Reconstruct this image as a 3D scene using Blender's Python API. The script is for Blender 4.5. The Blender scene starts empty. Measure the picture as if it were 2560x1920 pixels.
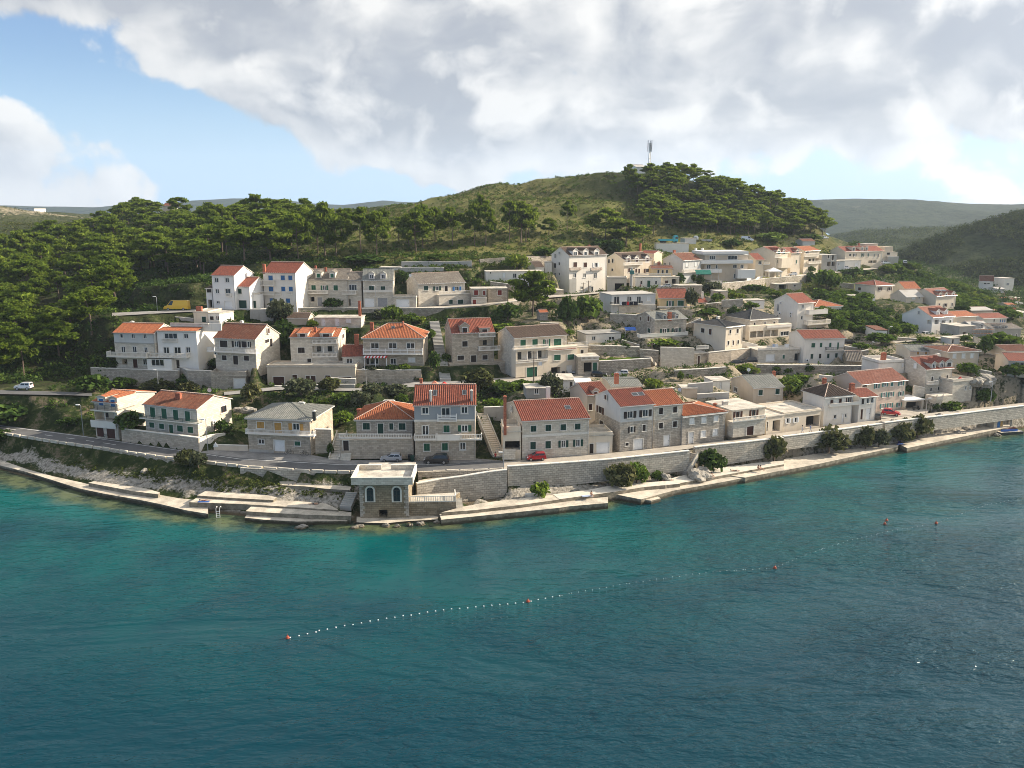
import bpy, math, random
import numpy as np
from mathutils import Vector, noise
R=math.radians
rnd=random.Random(7)
sc=bpy.context.scene
col=sc.collection
# ---------------- camera
CH=50.0; CP=R(11.4); CF=2130.0
cd=bpy.data.cameras.new('camera'); cam=bpy.data.objects.new('camera',cd); col.objects.link(cam)
cam.location=(0,0,CH); cam.rotation_euler=(math.pi/2-CP,0,0)
cd.sensor_width=36; cd.lens=36*CF/2560; cd.clip_start=1; cd.clip_end=30000
sc.camera=cam
# ---------------- light
SUN_EL=R(27); SUN_AZ=R(17)     # azimuth measured from +x towards +y
sd=bpy.data.lights.new('sun','SUN'); sun=bpy.data.objects.new('sun',sd); col.objects.link(sun)
sd.energy=4.8; sd.angle=R(0.5); sd.color=(1.0,0.87,0.70)
sv=Vector((math.cos(SUN_EL)*math.cos(SUN_AZ),math.cos(SUN_EL)*math.sin(SUN_AZ),math.sin(SUN_EL)))
sun.rotation_euler=sv.to_track_quat('Z','Y').to_euler(); sun.location=(300,100,300)
sc.view_settings.view_transform='Standard'; sc.view_settings.look='None'
sc.view_settings.exposure=1.0; sc.view_settings.gamma=1; sc.view_settings.use_curve_mapping=False
sc.cycles.use_denoising=True; sc.cycles.filter_width=.95
sc.cycles.max_bounces=6; sc.cycles.diffuse_bounces=3; sc.cycles.glossy_bounces=2; sc.cycles.transmission_bounces=2
sc.cycles.transparent_max_bounces=8; sc.cycles.volume_bounces=0
sc.cycles.caustics_reflective=False; sc.cycles.caustics_refractive=False
# ---------------- node helper
WT=None
class NT:
    def __init__(s,tree): s.t=tree; s.n=tree.nodes; s.l=tree.links
    def new(s,typ,**kw):
        n=s.n.new(typ)
        for k,v in kw.items(): setattr(n,k,v)
        return n
    def put(s,sock,v):
        if isinstance(v,bpy.types.NodeSocket): s.l.new(v,sock)
        elif isinstance(v,bpy.types.Node): s.l.new(v.outputs[0],sock)
        elif v is not None:
            if hasattr(sock.default_value,'__len__') and not hasattr(v,'__len__'): v=(v,)*len(sock.default_value)
            if hasattr(v,'__len__') and hasattr(sock.default_value,'__len__') and len(v)==3 and len(sock.default_value)==4: v=tuple(v)+(1,)
            sock.default_value=v
    def math(s,op,a,b=None,c=None,clamp=False):
        n=s.new('ShaderNodeMath',operation=op,use_clamp=clamp); s.put(n.inputs[0],a)
        if b is not None: s.put(n.inputs[1],b)
        if c is not None: s.put(n.inputs[2],c)
        return n.outputs[0]
    def vec(s,op,a,b=None):
        n=s.new('ShaderNodeVectorMath',operation=op); s.put(n.inputs[0],a)
        if b is not None:
            if op=='SCALE': s.put(n.inputs[3],b)
            else: s.put(n.inputs[1],b)
        return n.outputs[0]
    def mix(s,f,a,b,mode='MIX'):
        n=s.new('ShaderNodeMix',data_type='RGBA',blend_type=mode); s.put(n.inputs[0],f); s.put(n.inputs[6],a); s.put(n.inputs[7],b); return n.outputs[2]
    def noise(s,vec,scale,detail=4,rough=.5,dist=0,out=0):
        n=s.new('ShaderNodeTexNoise',noise_dimensions='2D' if s is WT else '3D'); s.put(n.inputs['Vector'],vec); s.put(n.inputs['Scale'],scale); n.inputs['Detail'].default_value=detail; n.inputs['Roughness'].default_value=rough; n.inputs['Distortion'].default_value=dist
        return n.outputs[out]
    def ramp(s,f,a,b,clamp=True):
        n=s.new('ShaderNodeMapRange',clamp=clamp,interpolation_type='SMOOTHSTEP'); s.put(n.inputs[0],f); s.put(n.inputs[1],a); s.put(n.inputs[2],b); return n.outputs[0]
    def comb(s,x,y,z):
        n=s.new('ShaderNodeCombineXYZ'); s.put(n.inputs[0],x); s.put(n.inputs[1],y); s.put(n.inputs[2],z); return n.outputs[0]
    def sep(s,v):
        n=s.new('ShaderNodeSeparateXYZ'); s.put(n.inputs[0],v); return n.outputs
    def bump(s,h,strength=.5,dist=.05,nrm=None):
        n=s.new('ShaderNodeBump'); n.inputs['Strength'].default_value=strength; n.inputs['Distance'].default_value=dist; s.put(n.inputs['Height'],h)
        if nrm is not None: s.put(n.inputs['Normal'],nrm)
        return n.outputs[0]
# ---------------- sky
w=bpy.data.worlds.new('World'); sc.world=w; w.use_nodes=True
T=NT(w.node_tree); WT=T; T.n.clear()
out=T.new('ShaderNodeOutputWorld')
sky=T.new('ShaderNodeTexSky',sky_type='NISHITA'); sky.sun_disc=False; sky.sun_elevation=SUN_EL; sky.sun_rotation=math.pi/2-SUN_AZ
sky.air_density=1.0; sky.dust_density=0.6; sky.ozone_density=1.5
b1=T.new('ShaderNodeBackground'); b1.inputs[1].default_value=0.066
tc=T.new('ShaderNodeTexCoord'); dirv=tc.outputs['Generated']
x,y,z=T.sep(dirv)
CLOUD=.535
hd=T.math('MAXIMUM',T.math('SQRT',T.math('ADD',T.math('MULTIPLY',x,x),T.math('MULTIPLY',y,y))),.001)
az=T.math('ARCTAN2',x,y)          # 0 = straight ahead, + = right
el=T.math('DIVIDE',z,hd)
skc=T.vec('MULTIPLY',sky.outputs[0],(.86,1.0,1.22)); skc=T.mix(T.math('MULTIPLY',T.ramp(el,.17,-.02),.85),skc,(4.3,6.3,8.8)); T.put(b1.inputs[0],skc)
flat=T.comb(az,T.math('MULTIPLY',el,1.25),0)
warp=T.noise(flat,4.0,3,.5,out=1)
pv=T.vec('ADD',flat,T.vec('SCALE',T.vec('SUBTRACT',warp,(.5,.5,.5)),.09))
def dens(v):
    vo=T.new('ShaderNodeTexVoronoi',feature='F1',voronoi_dimensions='2D'); T.put(vo.inputs['Vector'],v); vo.inputs['Scale'].default_value=9; vo.inputs['Detail'].default_value=2; vo.inputs['Roughness'].default_value=.55
    return T.math('ADD',T.math('ADD',T.math('MULTIPLY',T.noise(v,7.0,10,.60),.48),T.math('MULTIPLY',T.noise(v,2.6,3,.5),.36)),T.math('MULTIPLY',T.math('SUBTRACT',.95,vo.outputs['Distance']),.22))
n1=dens(pv); n2=dens(T.vec('ADD',pv,(.030,.035,0)))
na=T.math('MULTIPLY_ADD',T.math('SUBTRACT',n1,.5),2.3,.5)
# the cloud bank: its lower-left edge climbs to the left
eb=T.math('ADD',.030,T.math('MULTIPLY',T.math('MAXIMUM',T.math('SUBTRACT',-.15,az),0),.43))
sed=T.math('SUBTRACT',el,eb)
cov=T.math('MINIMUM',T.math('MULTIPLY_ADD',sed,8.0,.08),.62)
# cumulus low at the left
dx=T.math('DIVIDE',T.math('ADD',az,.545),.185); dy=T.math('DIVIDE',T.math('SUBTRACT',el,.030),.070)
blob=T.math('SUBTRACT',.40,T.math('MULTIPLY',T.math('ADD',T.math('MULTIPLY',dx,dx),T.math('MULTIPLY',dy,dy)),.42))
blob=T.math('MAXIMUM',blob,-.6)
# thin wisps in the blue gap
ax_=T.math('DIVIDE',T.math('ADD',az,.47),.085); ay_=T.math('DIVIDE',T.math('ADD',T.math('SUBTRACT',el,.152),T.math('MULTIPLY',T.math('ADD',az,.47),.25)),.018)
wisp=T.math('SUBTRACT',.10,T.math('MULTIPLY',T.math('ADD',T.math('MULTIPLY',ax_,ax_),T.math('MULTIPLY',ay_,ay_)),.16))
cv=T.math('MAXIMUM',T.math('MAXIMUM',cov,blob),wisp)
dn=T.math('ADD',na,cv)
mask=T.ramp(dn,.46,.66)
lit=T.math('MULTIPLY',T.math('SUBTRACT',n1,n2),4.6)
thick=T.ramp(dn,.66,1.05)
big=T.noise(T.vec('ADD',T.vec('MULTIPLY',pv,(1.3,2.6,1)),(3.1,.4,0)),2.0,5,.58,.2)
dark=T.math('MULTIPLY',thick,T.ramp(big,.33,.57))
c=T.mix(dark,(.83,.83,.825),(.45,.48,.535))
c=T.mix(T.math('MINIMUM',T.math('MAXIMUM',lit,0),.75),c,(1.06,1.04,1.0))
c=T.mix(T.math('MINIMUM',T.math('MAXIMUM',T.math('MULTIPLY',lit,-1),0),.8),c,(.42,.455,.52))
hz=T.ramp(el,.10,.0)
c=T.mix(T.math('MULTIPLY',hz,.45),c,(.84,.87,.90))
sdot=T.new('ShaderNodeVectorMath',operation='DOT_PRODUCT'); T.put(sdot.inputs[0],dirv); sdot.inputs[1].default_value=tuple(sv)
c=T.mix(1,c,T.comb(*[T.math('MULTIPLY_ADD',T.math('POWER',T.math('MAXIMUM',sdot.outputs['Value'],0),6),1.6,.95)]*3),'MULTIPLY')
b2=T.new('ShaderNodeBackground'); T.put(b2.inputs[0],c); b2.inputs[1].default_value=CLOUD
ms=T.new('ShaderNodeMixShader'); T.put(ms.inputs[0],T.math('MULTIPLY',mask,.97)); T.l.new(b1.outputs[0],ms.inputs[1]); T.l.new(b2.outputs[0],ms.inputs[2])
T.l.new(ms.outputs[0],out.inputs[0])
# ---------------- pixel helpers (measured in the photograph, turned into points of the place)
CR={'c1':(200,620),'c2':(700,620),'c3':(1200,600),'c4':(1640,560),'c5':(2040,560),'d1':(200,900),'d2':(600,920),'d3':(1000,940),'d4':(1440,900),'d5':(1960,860),'d6':(0,900)}
def S(c,x,y):
    if c in CR: o=CR[c]; return o[0]+x*520/2212,o[1]+y*520/2212
    if c=='w1': return 500+x*800/2212,1100+y*800/2212
    if c=='w2': return 1760+x*800/2212,1150+y*800/2212
    return x,y
def ray(x,y):
    a=(x-1280)/CF; b=(960-y)/CF
    return Vector((a,math.cos(CP)+b*math.sin(CP),-math.sin(CP)+b*math.cos(CP)))
CAM=Vector((0,0,CH))
def atz(c,x,y,z):
    d=ray(*S(c,x,y)); return CAM+d*((z-CH)/d.z)
def aty(c,x,y,Y):
    d=ray(*S(c,x,y)); return CAM+d*(Y/d.y)
# ---------------- object helpers
def tag(o,label=None,cat=None,group=None,kind=None):
    if label: o['label']=label
    if cat: o['category']=cat
    if group: o['group']=group
    if kind: o['kind']=kind
    return o
def empty(name,loc=(0,0,0),rz=0):
    o=bpy.data.objects.new(name,None); col.objects.link(o); o.location=loc; o.rotation_euler=(0,0,rz); o.empty_display_size=.3; return o
class MB:
    def __init__(s): s.v=[]; s.f=[]; s.m=[]; s.uv=[]; s.sm=[]
    def face(s,pts,mi=0,uv=None,smooth=False):
        i=len(s.v); s.v.extend([tuple(p) for p in pts]); s.f.append(tuple(range(i,i+len(pts)))); s.m.append(mi); s.sm.append(smooth)
        s.uv.extend(uv if uv else [(p[0]+p[1]*.7,p[2]) for p in pts])
    def hexa(s,p,mi=0,skip=()):
        # p: 8 points, 0-3 bottom ring, 4-7 top ring
        q=[(0,3,2,1),(4,5,6,7),(0,1,5,4),(1,2,6,5),(2,3,7,6),(3,0,4,7)]
        for k,a in enumerate(q):
            if k in skip: continue
            pts=[p[j] for j in a]
            if k<2: uv=[(t[0],t[1]) for t in pts]
            else:
                e=Vector(pts[1])-Vector(pts[0]); L=math.hypot(e.x,e.y); uv=None
                ax=(e.x/L,e.y/L) if L>1e-6 else (1,0)
                uv=[(t[0]*ax[0]+t[1]*ax[1],t[2]) for t in pts]
            s.face(pts,mi,uv)
    def box(s,x0,x1,y0,y1,z0,z1,mi=0,fn=None,skip=()):
        p=[(x0,y0,z0),(x1,y0,z0),(x1,y1,z0),(x0,y1,z0),(x0,y0,z1),(x1,y0,z1),(x1,y1,z1),(x0,y1,z1)]
        if fn: p=[fn(*t) for t in p]
        s.hexa(p,mi,skip)
    def tube(s,pts,rad,n=6,mi=0,cap=True,smooth=True):
        pts=[Vector(p) for p in pts]; rings=[]
        for i,p in enumerate(pts):
            d=(pts[min(i+1,len(pts)-1)]-pts[max(i-1,0)]).normalized()
            a=d.cross(Vector((0,0,1)) if abs(d.z)<.9 else Vector((1,0,0))).normalized(); b=d.cross(a)
            r=rad[i] if hasattr(rad,'__len__') else rad
            rings.append([p+a*(r*math.cos(2*math.pi*k/n))+b*(r*math.sin(2*math.pi*k/n)) for k in range(n)])
        for i in range(len(rings)-1):
            for k in range(n):
                s.face([rings[i][k],rings[i][(k+1)%n],rings[i+1][(k+1)%n],rings[i+1][k]],mi,None,smooth)
        if cap:
            s.face(rings[0][::-1],mi); s.face(rings[-1],mi)
    def lathe(s,prof,n=10,mi=0,c=(0,0,0),smooth=True):
        for i in range(len(prof)-1):
            for k in range(n):
                a=2*math.pi*k/n; b=2*math.pi*(k+1)/n
                (r0,z0),(r1,z1)=prof[i],prof[i+1]
                P=lambda r,t,zz:(c[0]+r*math.cos(t),c[1]+r*math.sin(t),c[2]+zz)
                q=[P(r0,a,z0),P(r0,b,z0),P(r1,b,z1),P(r1,a,z1)]
                if r1<1e-5: q=q[:3]
                elif r0<1e-5: q=[q[0],q[2],q[3]]
                s.face(q,mi,None,smooth)
    def prism(s,poly,z0,z1,mi=0,mt=None):
        # poly: list of (x,y); vertical prism
        n=len(poly)
        A=sum(poly[i][0]*poly[(i+1)%n][1]-poly[(i+1)%n][0]*poly[i][1] for i in range(n))
        if A<0: poly=poly[::-1]
        s.face([(p[0],p[1],z1) for p in poly],mi if mt is None else mt,[(p[0],p[1]) for p in poly])
        u=0
        for i in range(n):
            a,b=poly[i],poly[(i+1)%n]; L=math.hypot(b[0]-a[0],b[1]-a[1])
            s.face([(a[0],a[1],z0),(b[0],b[1],z0),(b[0],b[1],z1),(a[0],a[1],z1)],mi,[(u,z0),(u+L,z0),(u+L,z1),(u,z1)]); u+=L
    def mesh(s,name,mats):
        me=bpy.data.meshes.new(name); me.from_pydata(s.v,[],s.f)
        for m_ in (mats if isinstance(mats,(list,tuple)) else [mats]): me.materials.append(m_)
        if s.f:
            me.polygons.foreach_set('material_index',s.m); me.polygons.foreach_set('use_smooth',s.sm)
            ul=me.uv_layers.new(name='UVMap'); ul.data.foreach_set('uv',np.array(s.uv,dtype=np.float32).ravel())
        me.update(); return me
    def build(s,name,mats,parent=None,loc=None):
        o=bpy.data.objects.new(name,s.mesh(name,mats)); col.objects.link(o)
        if parent is not None: o.parent=parent
        if loc is not None: o.location=loc
        return o
def kids(o): return [c for c in o.children]
def copy_tree(o,parent=None):
    c=o.copy(); col.objects.link(c)
    if parent is not None: c.parent=parent
    for ch in o.children: copy_tree(ch,c)
    return c
# ---------------- materials
MATS={}
def principled(name):
    m=bpy.data.materials.new(name); m.use_nodes=True; t=NT(m.node_tree); t.n.clear()
    o=t.new('ShaderNodeOutputMaterial'); p=t.new('ShaderNodeBsdfPrincipled'); t.l.new(p.outputs[0],o.inputs[0]); MATS[name]=m
    return m,t,p
def plain(name,c,rough=.7,var=.12,scale=.6,metal=0,bump=0,spec=.3):
    m,t,p=principled(name); tc=t.new('ShaderNodeTexCoord')
    if var>0:
        n=t.noise(tc.outputs['Object'],scale,5,.6); n2=t.noise(tc.outputs['Object'],scale*9,3,.6)
        f=t.math('ADD',t.math('MULTIPLY',n,.7),t.math('MULTIPLY',n2,.3))
        lo=[v*(1-var*1.6) for v in c]; hi=[min(1,v*(1+var*1.3)) for v in c]
        t.put(p.inputs['Base Color'],t.mix(t.ramp(f,.3,.7),lo,hi))
        if bump: t.put(p.inputs['Normal'],t.bump(n2,bump,.05))
    else: t.put(p.inputs['Base Color'],c)
    p.inputs['Roughness'].default_value=rough; p.inputs['Metallic'].default_value=metal; p.inputs['Specular IOR Level'].default_value=spec
    return m
def wallmat(name,c,stain=.35,rough=.85,streak=.25):
    # rendered wall: patchy paint, streaks of dirt running down
    m,t,p=principled(name); tc=t.new('ShaderNodeTexCoord'); ob=tc.outputs['Object']
    f=t.noise(ob,.35,6,.62); g=t.noise(t.vec('MULTIPLY',ob,(2.2,2.2,.18)),1.0,4,.6); h=t.noise(ob,7,3,.6)
    cc=t.mix(t.math('MULTIPLY',t.ramp(f,.42,.75),stain),c,[v*k for v,k in zip(c,(.70,.66,.58))])
    cc=t.mix(t.math('MULTIPLY',t.ramp(g,.52,.78),streak),cc,[v*k for v,k in zip(c,(.55,.54,.50))])
    cc=t.mix(t.math('MULTIPLY',h,.10),cc,[v*.7 for v in c])
    t.put(p.inputs['Base Color'],cc); p.inputs['Roughness'].default_value=rough; p.inputs['Specular IOR Level'].default_value=.2
    t.put(p.inputs['Normal'],t.bump(h,.15,.02)); return m
def stonemat(name,c1,c2,mortar,bw=.55,bh=.28,rough=.85,stain=.4,dirt=(.10,.095,.075),bstr=.6,jit=.0,ms=.018):
    m,t,p=principled(name); tc=t.new('ShaderNodeTexCoord'); uv=tc.outputs['UV']; ob=tc.outputs['Object']
    uvw=uv
    if jit: uvw=t.vec('ADD',uv,t.vec('SCALE',t.vec('SUBTRACT',t.noise(uv,1.6,2,.5,out=1),(.5,.5,.5)),jit))
    b=t.new('ShaderNodeTexBrick'); t.put(b.inputs['Vector'],uvw); b.inputs['Scale'].default_value=1; b.inputs['Brick Width'].default_value=bw; b.inputs['Row Height'].default_value=bh
    b.inputs['Mortar Size'].default_value=ms; b.inputs['Mortar Smooth'].default_value=.3; b.inputs['Bias'].default_value=0
    t.put(b.inputs['Color1'],c1); t.put(b.inputs['Color2'],c2); t.put(b.inputs['Mortar'],mortar)
    f=t.noise(ob,.30,6,.65); g=t.noise(t.vec('MULTIPLY',ob,(1.5,1.5,.25)),1.1,5,.6); h=t.noise(uv,3.2,4,.65)
    cc=t.mix(t.math('MULTIPLY',h,.45),b.outputs[0],[v*.62 for v in c1])
    cc=t.mix(t.math('MULTIPLY',t.ramp(f,.45,.72),stain),cc,[v*.55 for v in c2])
    cc=t.mix(t.math('MULTIPLY',t.ramp(g,.56,.80),stain*.8),cc,dirt)
    t.put(p.inputs['Base Color'],cc); p.inputs['Roughness'].default_value=rough; p.inputs['Specular IOR Level'].default_value=.2
    hh=t.math('ADD',t.math('MULTIPLY',b.outputs[1],-1),t.math('MULTIPLY',h,.6))
    t.put(p.inputs['Normal'],t.bump(hh,bstr,.05)); return m
def roofmat(name,c1,c2,old=(.22,.19,.16),age=.35):
    m,t,p=principled(name); tc=t.new('ShaderNodeTexCoord'); uv=tc.outputs['UV']; ob=tc.outputs['Object']
    b=t.new('ShaderNodeTexBrick'); t.put(b.inputs['Vector'],uv); b.inputs['Scale'].default_value=1; b.inputs['Brick Width'].default_value=.30; b.inputs['Row Height'].default_value=.38; b.offset=0
    b.inputs['Mortar Size'].default_value=.025; b.inputs['Mortar Smooth'].default_value=.6; b.inputs['Bias'].default_value=-.1
    t.put(b.inputs['Color1'],c1); t.put(b.inputs['Color2'],c2); t.put(b.inputs['Mortar'],[v*.45 for v in c2])
    f=t.noise(ob,.5,6,.65); g=t.noise(uv,3.5,3,.6)
    cc=t.mix(t.math('MULTIPLY',t.ramp(f,.45,.75),age),b.outputs[0],old)
    cc=t.mix(t.math('MULTIPLY',t.ramp(g,.45,.7),.30),cc,[v*.55 for v in c2])
    t.put(p.inputs['Base Color'],cc); p.inputs['Roughness'].default_value=.8; p.inputs['Specular IOR Level'].default_value=.2
    t.put(p.inputs['Normal'],t.bump(t.math('MULTIPLY',b.outputs[1],-1),.5,.04)); return m
WH=(.80,.755,.675)
wallmat('white',WH); wallmat('white_clean',(.82,.80,.76),.12,.8,.1); wallmat('cream',(.72,.63,.50),.35); wallmat('beige',(.60,.51,.40),.4); wallmat('pink',(.62,.52,.43),.3)
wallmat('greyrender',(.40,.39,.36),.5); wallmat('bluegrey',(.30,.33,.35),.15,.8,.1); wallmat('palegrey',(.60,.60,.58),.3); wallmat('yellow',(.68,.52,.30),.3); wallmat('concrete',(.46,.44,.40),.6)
stonemat('stone_white',(.76,.70,.59),(.56,.50,.41),(.44,.39,.32),.75,.36,stain=.25)
stonemat('stone_warm',(.66,.57,.45),(.42,.35,.27),(.33,.285,.225),.72,.35,stain=.4,ms=.025)
stonemat('stone_grey',(.60,.54,.455),(.37,.33,.275),(.24,.215,.18),.68,.34,stain=.45,ms=.028)
stonemat('stone_rough',(.56,.50,.41),(.32,.28,.225),(.15,.135,.11),.70,.38,stain=.5,jit=.35,bstr=1,ms=.03)
stonemat('stone_sea',(.66,.60,.50),(.42,.38,.315),(.25,.225,.19),.78,.40,stain=.4,jit=.25,bstr=1,ms=.03)
stonemat('stone_old',(.40,.33,.23),(.23,.185,.12),(.12,.10,.07),.62,.36,stain=.6,jit=.15,bstr=1,dirt=(.13,.09,.05))
roofmat('tile_orange',(.42,.145,.065),(.27,.085,.042),(.34,.16,.07),age=.3); roofmat('tile_red',(.29,.088,.055),(.17,.053,.036),(.24,.12,.075),.35)
roofmat('tile_brown',(.21,.080,.046),(.115,.045,.030),(.20,.14,.10),.45); roofmat('tile_dark',(.105,.070,.050),(.065,.045,.035),(.13,.11,.09),.4)
roofmat('tile_grey',(.20,.175,.145),(.115,.10,.085),(.26,.24,.20),.5); roofmat('tile_slate',(.060,.060,.062),(.040,.040,.043),(.09,.09,.085),.3); roofmat('sheet_grey',(.24,.245,.22),(.16,.165,.15),(.30,.29,.25),.5)
roofmat('tile_pink',(.29,.115,.075),(.19,.07,.05),(.35,.20,.15),.3)
plain('trim_stone',(.70,.67,.60),.8,.08); plain('white_paint',(.80,.80,.78),.5,.05); plain('ridge_mortar',(.55,.42,.34),.9,.15,3)
for k,v in dict(green=(.018,.105,.060),dkgreen=(.012,.055,.042),teal=(.06,.20,.185),blue=(.02,.13,.33),brown=(.070,.026,.018),dark=(.030,.022,.020),ochre=(.48,.27,.075),red=(.22,.03,.02),grey=(.32,.32,.33),wood=(.25,.12,.05)).items(): plain('paint_'+k,v,.55,.10,2.0)
MATS['paint_white']=MATS['white_paint']
plain('brick_chimney',(.38,.13,.075),.85,.25,3,bump=.3); plain('iron',(.03,.035,.035),.5,0); plain('iron_green',(.02,.07,.06),.5,0); plain('metal_grey',(.42,.43,.44),.4,.05,1,.6)
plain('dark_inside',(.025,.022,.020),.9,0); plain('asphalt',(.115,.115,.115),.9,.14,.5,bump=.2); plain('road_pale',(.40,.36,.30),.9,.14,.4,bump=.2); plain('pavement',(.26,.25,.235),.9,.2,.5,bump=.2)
plain('quay',(.52,.465,.375),.9,.22,.45,bump=.3); plain('quay_side',(.30,.27,.21),.9,.35,.6,bump=.5); plain('gravel_white',(.62,.57,.48),.95,.12,1.5,bump=.5); plain('line_white',(.75,.75,.72),.7,.1,2); plain('line_yellow',(.65,.50,.12),.7,.1,2)
plain('roof_deck',(.50,.46,.39),.9,.25,.5,bump=.2); plain('roof_felt',(.30,.29,.265),.9,.25,.5,bump=.2)
def glassmat():
    m,t,p=principled('glass'); p.inputs['Base Color'].default_value=(.025,.03,.035,1); p.inputs['Roughness'].default_value=.06; p.inputs['Specular IOR Level'].default_value=.6
glassmat()
def tidemat():
    m,t,p=principled('quay_side'); tc=t.new('ShaderNodeTexCoord'); n=t.noise(tc.outputs['Object'],.9,6,.65); z=t.sep(t.new('ShaderNodeNewGeometry').outputs['Position'])[2]
    c=t.mix(t.ramp(n,.3,.7),(.13,.11,.075),(.31,.27,.205)); t.put(p.inputs['Base Color'],t.mix(t.ramp(t.math('ADD',z,t.math('MULTIPLY',t.math('SUBTRACT',n,.5),.8)),.75,.25),c,(.05,.042,.022))); p.inputs['Roughness'].default_value=.8; t.put(p.inputs['Normal'],t.bump(n,.8,.1))
tidemat()
M=lambda n: MATS[n]
PAINTED=[]
# ---------------- terrain control points, collected while things are placed
CPTS=[]; FOOT=[]; STRIPS=[]
def cp(x,y,z): CPTS.append((x,y,z))
# ---------------- houses
class House:
    def __init__(s,o,O,ang,W,D,He):
        s.o=o; s.O=O; s.ang=ang; s.W=W; s.D=D; s.He=He; s.ca=math.cos(ang); s.sa=math.sin(ang)
        s.cam=s.loc(CAM)
    def loc(s,p):
        d=p-s.O; return Vector((d.x*s.ca+d.y*s.sa,-d.x*s.sa+d.y*s.ca,d.z))
    def lray(s,c,x,y):
        d=ray(*S(c,x,y)); return Vector((d.x*s.ca+d.y*s.sa,-d.x*s.sa+d.y*s.ca,d.z))
    def front(s,c,x,y,v=0):
        d=s.lray(c,x,y); t=(v-s.cam.y)/d.y; return s.cam+d*t
    def side(s,c,x,y,u):
        d=s.lray(c,x,y); t=(u-s.cam.x)/d.x; return s.cam+d*t
    def hit(s,face,c,x,y):
        # returns (s,w) on the face
        if face[0]=='F':
            p=s.front(c,x,y,-float(face[1:] or 0)); return p.x,p.z
        p=s.side(c,x,y,s.W if face[0]=='R' else 0); return p.y,p.z
    def fn(s,face):
        k=face[0]
        if k=='F':
            off=float(face[1:] or 0); return lambda a,o,w:(a,-o-off,w)
        if k=='R': return lambda a,o,w:(s.W+o,a,w)
        return lambda a,o,w:(-o,a,w)
def wall_face(mb,fn,L,z0,z1,rects,mi,band=None,bmi=1,depth=.22,x0=0.0):
    xs={x0,L}; zs={z0,z1}
    if band is not None and z0<band<z1: zs.add(band)
    rects=[(max(x0+.02,a),min(L-.02,b),max(z0,c),min(z1-.02,d),e) for a,b,c,d,e in rects]
    rects=[r for r in rects if r[1]-r[0]>.1 and r[3]-r[2]>.1]
    for a,b,c,d,e in rects: xs|={a,b}; zs|={c,d}
    xs=sorted(xs); zs=sorted(zs)
    for i in range(len(xs)-1):
        for j in range(len(zs)-1):
            mx=(xs[i]+xs[i+1])/2; mz=(zs[j]+zs[j+1])/2
            if any(a<mx<b and c<mz<d for a,b,c,d,e in rects): continue
            q=[(xs[i],zs[j]),(xs[i+1],zs[j]),(xs[i+1],zs[j+1]),(xs[i],zs[j+1])]
            mb.face([fn(a,0,b) for a,b in q],bmi if band is not None and mz>band else mi,q)
    for a,b,c,d,e in rects:
        q=[(a,c),(b,c),(b,d),(a,d)]
        for k in range(4):
            (a1,c1),(b1,d1)=q[k],q[(k+1)%4]
            mb.face([fn(a1,0,c1),fn(b1,0,d1),fn(b1,-depth,d1),fn(a1,-depth,c1)],mi,[(a1,c1),(b1,d1),(b1,d1),(a1,c1)])
        if not e: mb.face([fn(x_,-depth,z_) for x_,z_ in q],mi,q)
    return rects
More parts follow.
